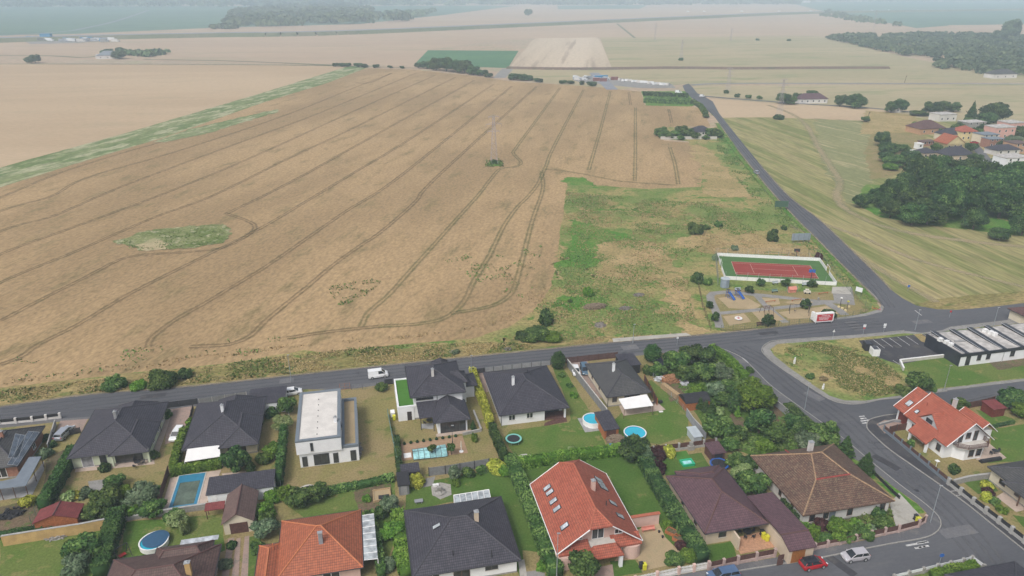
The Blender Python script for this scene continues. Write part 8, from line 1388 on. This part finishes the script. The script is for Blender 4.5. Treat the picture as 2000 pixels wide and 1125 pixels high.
for u, v, r, hh, lb, kd, mt in ((1816, 224, 6, 9, 'tall round tree at the upper left end of the village', 'round', 'leaf_wood'), (1840, 220, 5.5, 8, 'round tree behind the white flat-roofed house', 'round', 'leaf_wood'), (1862, 218, 5, 7, 'smaller pale tree behind the white flat-roofed house', 'round', 'leaf_mid'), (1893, 245, 4.5, 14, 'tall pointed spruce in the village', 'cone', 'leaf_dark'),
    (1940, 240, 9, 13, 'biggest round tree of the village', 'round', 'leaf_wood'), (1925, 245, 6, 8, 'dark tree left of the biggest village tree', 'round', 'leaf_dark'), (1905, 272, 4, 7, 'green tree beside the yellow house', 'round', 'leaf_mid'), (1870, 256, 4, 5.5, 'tree between plum and yellow houses', 'round', 'leaf_mid'), (1790, 252, 4, 5, 'bush-like tree at the left wall of the plum roof', 'round', 'leaf_mid'), (1975, 285, 5, 6, 'blue-green tree in front of the salmon villa', 'round', 'leaf_grey'), (1992, 268, 5, 7, 'tree at the right edge behind the villas', 'round', 'leaf_mid'),
    (1895, 297, 3.5, 5, 'dark tree beside the orange gable', 'round', 'leaf_dark'), (1950, 318, 3.5, 4, 'garden tree left of the white modern house', 'round', 'leaf_mid'), (1852, 300, 3, 4, 'shrub left of the wide charcoal roof', 'round', 'leaf_mid'), (1828, 296, 3, 4.5, 'garden tree above the small pyramid roof', 'round', 'leaf_mid'), (1918, 262, 4, 6, 'tree between the cream and grey flat houses', 'round', 'leaf_wood'), (1903, 318, 3.5, 4.5, 'bush at the right end of the wide charcoal roof', 'round', 'leaf_dark'), (1940, 335, 3.5, 4, 'reddish-green shrub at the foot of the village street', 'round', 'leaf_mid'), (1958, 292, 3.5, 5, 'tree between the brick front and the slate-blue roof', 'round', 'leaf_wood'), (1992, 350, 5, 8, 'dark spruce-like tree before the white modern house', 'round', 'leaf_dark'), (1840, 264, 3, 4, 'small tree before the plum roof', 'round', 'leaf_mid'), (1530, 203, 6, 8, 'left round tree at the farmhouse', 'round', 'leaf_dark'), (1545, 204, 4.5, 6, 'middle tree left of the farmhouse', 'round', 'leaf_mid'), (1556, 199, 4.5, 7, 'tree touching the plum farmhouse roof', 'round', 'leaf_wood'),
    (1585, 191, 4, 6, 'tree rising behind the plum farmhouse roof', 'round', 'leaf_dark'), (1640, 208, 5, 8.5, 'narrow tree right of the farmhouse', 'round', 'leaf_dark'), (1669, 211, 8, 10, 'broad round tree right of the farmhouse', 'round', 'leaf_wood'), (1740, 220, 5, 8, 'left tree at the red shed', 'round', 'leaf_wood'), (1757, 219, 5, 9, 'right tree at the red shed', 'round', 'leaf_wood'), (1793, 226, 6, 4, 'hedge-like shrubs at the village rear road', 'round', 'leaf_mid'), (1440, 190, 2.5, 3, 'first small bush along the farm road', 'round', 'leaf_dark'), (1461, 192, 3, 3, 'second small bush along the farm road', 'round', 'leaf_mid'),
    (1483, 194, 2.5, 3, 'third small bush along the farm road', 'round', 'leaf_mid'), (1689, 238, 3, 4, 'bush beside the brown pole in the dry grass', 'round', 'leaf_mid'), (1721, 285, 4.5, 8, 'lone dark tree above the bush chain', 'round', 'leaf_wood'), (1733, 300, 5, 6, 'upper bushy tree of the chain by the village', 'round', 'leaf_wood'), (1762, 298, 4, 5, 'right bushy tree of the chain by the village', 'round', 'leaf_mid'), (1728, 316, 4, 5, 'left lower bushy tree of the chain', 'round', 'leaf_dark'), (1745, 325, 5.5, 6, 'pale bushy tree at the foot of the chain', 'round', 'leaf_mid'), (1776, 322, 6, 7, 'dark bushy tree next to the wood', 'round', 'leaf_wood'), (1738, 332, 3.5, 3.5, 'lowest bush of the chain', 'round', 'leaf_bright'),
    (1032, 31, 13, 22, 'lone tree far out in the pale field', 'round', 'leaf_far'), (62, 123, 7, 8, 'left one of two lone trees on the field edge', 'round', 'leaf_far'), (69, 123, 7, 10, 'right one of two lone trees on the field edge', 'round', 'leaf_far'), (233, 115, 9, 10, 'round tree at the right end of the lone farm', 'round', 'leaf_far'), (234, 103, 5, 8, 'dark tree behind the lone farm', 'round', 'leaf_far'), (1970, 78, 16, 34, 'tallest dark tree above the far wood', 'round', 'leaf_far'), (1950, 82, 12, 20, 'second tall tree above the far wood', 'round', 'leaf_far'), (1635, 78, 7, 11, 'front-most dark tree at the left tip of the far wood', 'round', 'leaf_far')):
    tree(u, v, r, hh, lb, mt, kd, z=.15, base=.06)
WOOD = [(1700, 395, 4, 4), (1680, 405, 4, 4.5), (1722, 405, 5, 6), (1710, 388, 4, 5), (1745, 400, 6.5, 9), (1738, 425, 5, 6), (1768, 385, 7, 11), (1790, 372, 7.5, 12), (1820, 360, 7.5, 12), (1850, 352, 7.5, 11), (1785, 410, 7, 11), (1815, 400, 8, 13), (1850, 390, 8.5, 14), (1885, 378, 8, 13), (1915, 370, 7, 11), (1780, 440, 6, 8), (1810, 438, 7, 10), (1845, 432, 7.5, 12), (1880, 425, 8, 13), (1912, 410, 8, 12), (1940, 392, 8.5, 13), (1975, 385, 8.5, 13), (2010, 392, 9, 14), (2045, 400, 9, 14), (1950, 425, 8, 11), (1985, 425, 8, 12), (2020, 435, 8, 12), (1900, 448, 5, 6), (1995, 460, 5, 7), (1950, 468, 4.5, 4.5), (2080, 420, 9, 13), (2060, 450, 8, 10), (1880, 345, 6, 8), (1950, 355, 6, 8), (2120, 440, 9, 12)]
grp([(u, v, r * .88, h * 1.05 * (.8 + (i * 37 % 10) / 22)) for i, (u, v, r, h) in enumerate(WOOD)], 'wood_tree', 'large dark broadleaf tree of the dense wood between mown meadow and village', 'tree', 'trees of the dense wood by the village', 'leaf_wood', base=.1)
grp([(818, 133, 5, 6), (834, 134, 7, 8), (852, 137, 8, 13), (872, 139, 9, 14), (893, 141, 9, 12), (908, 143, 9, 13), (925, 146, 8, 9), (942, 148, 6, 6), (955, 151, 5, 4)], 'field_tree', 'tree of the dark clump at the head of the big wheat field', 'tree', 'tree clump at the head of the wheat field', 'leaf_wood', base=.03)
grp([(655, 130, 4, 4), (668, 130, 5, 4), (680, 130, 4, 4), (700, 131, 5, 4.5), (712, 132, 4, 4), (735, 132, 4, 3.5), (762, 133, 3, 3), (785, 134, 3, 3), (1003, 156, 6, 6), (1018, 157, 6, 6), (1032, 157, 5, 5), (1048, 160, 3, 4), (1055, 161, 3, 4), (1100, 163, 4, 3), (1115, 164, 4, 3), (1137, 166, 2.5, 4), (1155, 168, 5, 4)], 'hedgerow_bush', 'small dark bush of the hedgerow along the top of the wheat field', 'bush', 'hedgerow bushes above the wheat field', 'leaf_dark', base=.02)
grp([(1290, 266, 4, 6), (1296, 270, 3.5, 5), (1306, 270, 4, 4), (1320, 268, 4, 4.5), (1330, 266, 5, 7), (1343, 268, 4, 5.5), (1355, 270, 4, 4), (1385, 266, 3, 5), (1395, 268, 3, 6), (1402, 269, 3, 4.5), (1378, 272, 2.5, 2.5), (1330, 273, 2.5, 2.5), (1378, 230, 2.5, 2.5)], 'garden_tree', 'green tree or tall shrub around the walled plot beside the north road', 'tree', 'trees round the walled plot', 'leaf_mid', base=.05)
grp([(1258 + 7.5 * i, 187 + .35 * i, 1.8, 4) for i in range(12)], 'nursery_tree', 'small dark conifer in the nursery row by the junction', 'tree', 'conifers of the tree nursery', 'leaf_dark', base=.02)
patch('nursery_ground', [(1252, 178), (1345, 178), (1358, 205), (1350, 208), (1262, 206)], 'rough_green', .16, .5, 3); hedge([(1258, 199), (1300, 201), (1348, 203)], 9, 3.2, 'broad dense block of young nursery shrubs', 'leaf_mid', z=.16, dens=3, leafs=.5); hedge([(1352, 200), (1368, 210), (1378, 225)], 3, 2.2, 'leafy hedge curving from the nursery along the road', 'leaf_mid', z=.16, dens=5, leafs=.4)
def mass(name, px, n, r, h, leaf_s, per, mat, thr=-1):
    P = [tuple(W(u, v, 0)[:2]) for u, v in px]; xs = [p[0] for p in P]; ys = [p[1] for p in P]; X = RNG.uniform(min(xs), max(xs), n * 6); Y = RNG.uniform(min(ys), max(ys), n * 6); k = in_poly(X, Y, P)
    X, Y = X[k], Y[k]; nz = np.array([mnoise.fractal(Vector((x / 60, y / 60, 1)), 1, 2, 3) for x, y in zip(X, Y)]); k = nz > thr; X, Y, nz = X[k][:n], Y[k][:n], nz[k][:n]; m = len(X); R = r * RNG.uniform(.6, 1.3, m); Hh = h * RNG.uniform(.6, 1.3, m) * (1 + nz * .4)
    d = RNG.normal(size=(m, per, 3)); d[..., 2] = np.abs(d[..., 2]); d /= np.linalg.norm(d, axis=2, keepdims=True); C_ = d * np.stack([R, R, Hh * .55], 1)[:, None, :] * RNG.uniform(.8, 1.08, (m, per, 1)) + np.stack([X, Y, Hh * .4], 1)[:, None, :]
    T = np.clip(.5 + RNG.normal(0, .2, m)[:, None] + RNG.normal(0, .15, (m, per)), 0, 1); me = leaves(name, C_.reshape(-1, 3), (d + RNG.normal(0, .4, d.shape)).reshape(-1, 3), leaf_s * RNG.uniform(.7, 1.3, m * per), T.ravel(), mat)
    return tag(link(bpy.data.objects.new(name, me)), kind='stuff')
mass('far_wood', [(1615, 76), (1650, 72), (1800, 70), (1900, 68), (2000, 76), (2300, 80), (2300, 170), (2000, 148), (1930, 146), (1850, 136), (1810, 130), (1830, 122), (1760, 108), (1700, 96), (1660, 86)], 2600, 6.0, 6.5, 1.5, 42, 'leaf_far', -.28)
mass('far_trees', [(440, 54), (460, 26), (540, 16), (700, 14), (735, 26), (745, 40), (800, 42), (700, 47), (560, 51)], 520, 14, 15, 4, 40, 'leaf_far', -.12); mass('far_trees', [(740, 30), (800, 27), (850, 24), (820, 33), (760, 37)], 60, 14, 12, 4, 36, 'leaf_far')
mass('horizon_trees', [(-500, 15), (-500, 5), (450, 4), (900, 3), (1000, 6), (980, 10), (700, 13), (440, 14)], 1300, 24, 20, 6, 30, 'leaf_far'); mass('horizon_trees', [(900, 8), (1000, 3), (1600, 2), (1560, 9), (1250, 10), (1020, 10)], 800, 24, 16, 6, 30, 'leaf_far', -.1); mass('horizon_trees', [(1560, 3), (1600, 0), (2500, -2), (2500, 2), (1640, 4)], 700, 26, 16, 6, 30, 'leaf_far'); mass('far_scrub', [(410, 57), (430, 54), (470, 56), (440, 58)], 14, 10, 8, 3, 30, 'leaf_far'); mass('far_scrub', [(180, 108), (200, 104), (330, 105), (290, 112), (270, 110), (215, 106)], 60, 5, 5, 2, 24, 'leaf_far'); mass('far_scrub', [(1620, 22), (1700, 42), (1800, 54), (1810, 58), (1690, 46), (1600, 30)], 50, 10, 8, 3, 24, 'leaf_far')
for a in ((965, 320, 23, 'lattice pylon standing in the wheat field'), (1521, 232, 25, 'lattice pylon at the edge of the mown meadow'), (1704, 68, 42, 'tall lattice pylon rising above the far wood'), (1330, 118, 23, 'faint pylon in the pale green meadow'), (1279, 79, 26, 'faint pylon at the rear corner of the striped field'), (1421, 180, 19, 'slim pylon by the round bush at the side road'), (1427, 80, 20, 'faint pylon on the far field edge')): pylon(*a, wd=3.2)
for u, v, lb in ((1330, 118, 'dark bush under the faint meadow pylon'), (1479, 79, 'left dark bush on the far field edge'), (1541, 80, 'right dark bush on the far field edge'), (1521, 233, 'low green growth under the meadow-edge pylon')): bush(u, v, 4, 3.4, lb, 'leaf_dark')
for u, v, lb in ((1692, 238, 'leaning brown wooden pole in the dry grass'), (1766, 162, 'brown pole on the far side road')):
    t = thing('wooden_pole', lb, 'pole', u, v, .13); M().tube((0, 0, -.2), (1.2, 0, 6.5), .22, .15, 6).build('pole', 'bark', t); M().tube((.3, 0, 5.5), (2.0, 0, 5.9), .12, n=5).build('crossarm', 'bark', t)
VM = {}
def small_vehicle(u, v, L, mt, lb, group, name='parked_vehicle', cat='vehicle', z=.2, rz=0.0, hh=None):
    k = (mt, name)
    if k not in VM:
        m = M()
        if name == 'shipping_container': m.box(-3, 3, -1.2, 1.2, 0, 2.6); [m.box(-2.9 + i * .6, -2.7 + i * .6, -1.24, -1.201, .1, 2.5) for i in range(10)]
        else: m.roof([[(-2.4, -.9, 1.0), (2.4, -.9, .95), (2.4, .9, .95), (-2.4, .9, 1.0)]], .75); m.prism([(-2.3, -.8), (1.2, -.8), (1.2, .8), (-2.3, .8)], .98, [1.9, 1.7, 1.7, 1.9]); [m.tube((x, y - .1, .33), (x, y + .1, .33), .33, n=8) for x in (-1.5, 1.5) for y in (-.85, .85)]
        o = m.build(name, mt); VM[k] = o.data; bpy.data.objects.remove(o)
    o = link(bpy.data.objects.new(name, VM[k])); o.location = W(u, v, z); o.rotation_euler = (0, 0, rz); s = L / 5.0; o.scale = (s, s, s if hh is None else hh); tag(o, lb, cat, group)
patch('yard', [(1118, 156), (1130, 150), (1200, 152), (1312, 164), (1320, 172), (1250, 172), (1130, 160)], 'pavement', .18); patch('yard', [(40, 78), (110, 70), (230, 70), (235, 76), (150, 84), (60, 86)], 'pavement', .18)
rr_ = random.Random(5)
for i in range(26): small_vehicle(1124 + rr_.uniform(0, 62), 153 + rr_.uniform(-1.5, 3.5), 6, ('car_silver', 'slat_grey', 'car_white', 'far_wall')[i % 4], 'grey or white scrap vehicle crowded in the left half of the depot', 'scrap vehicles in the depot', rz=rr_.uniform(-.5, .5))
for u, v, mt, lb in ((1168, 154, 'container_blue', 'bright blue container roof in the depot, left'), (1180, 153, 'container_blue', 'bright blue container roof in the depot, right'), (1165, 158, 'container_red', 'dark red container below the blue ones, left'), (1178, 159, 'container_red', 'dark red container below the blue ones, right'), (1200, 156, 'container_red', 'brown-red container beside the depot gate')): small_vehicle(u, v, 5.5, mt, lb, 'containers in the depot', 'shipping_container', 'container')
for i in range(16): small_vehicle(1212 + i * 6.2, 158 + i * .62 + rr_.uniform(-.7, .7), 6, 'car_white' if i % 3 else 'far_wall', 'white van in the long row right of the depot gate', 'white vans in a row', rz=rr_.uniform(-.3, 1.2))
for i in range(48): small_vehicle(60 + rr_.uniform(0, 170), 78 + rr_.uniform(-4, 7) * .6, 13, ('car_white', 'slat_grey', 'car_silver', 'container_blue', 'far_wall', 'terrace_grey')[i % 6], 'tiny vehicle or box in the hazy roadside yard at the far left', 'vehicles in the far left yard', rz=rr_.uniform(-.4, .4))
small_vehicle(92, 79, 14, 'container_blue', 'blue tall container stack in the hazy far left yard', None, 'shipping_container', 'container', hh=4)
for i in range(9): small_vehicle(1805 - i * 60 + rr_.uniform(-20, 20), 20.5 + i * .4, 10, 'car_white', 'white speck of a truck on the hazy motorway', 'trucks on the motorway', 'truck', 'truck', z=.4)
hm = M().box(-9, 9, -6, 6, 0, 6).roof([[(-10, -7, 6), (10, -7, 6), (10, 0, 9), (-10, 0, 9)], [(-10, 0, 9), (10, 0, 9), (10, 7, 6), (-10, 7, 6)]], .2).build('far_house', 'far_wall').data; bpy.data.objects.remove([o for o in bpy.data.objects if o.name == 'far_house'][0])
for i in range(34):
    u, v = (rr_.uniform(-40, 420), rr_.uniform(2.5, 6)) if i < 18 else ((rr_.uniform(1290, 1580), rr_.uniform(2, 6)) if i < 30 else ((530 + 13 * (i - 30), 28 + (i % 2) * 3)))
    o = link(bpy.data.objects.new('far_house', hm)); o.location = W(u, v, 0); o.rotation_euler = (0, 0, rr_.uniform(-.6, .6)); o.scale = (2.2, 2, 1.3) if i < 30 else (1.1, 1.1, 1); tag(o, 'pale house in the hazy town on the horizon, upper left' if i < 18 else ('pale house in the hazy town on the horizon, upper right' if i < 30 else 'pale farm house among the far trees'), 'house', 'houses of the far town' if i < 30 else 'houses among the far trees')
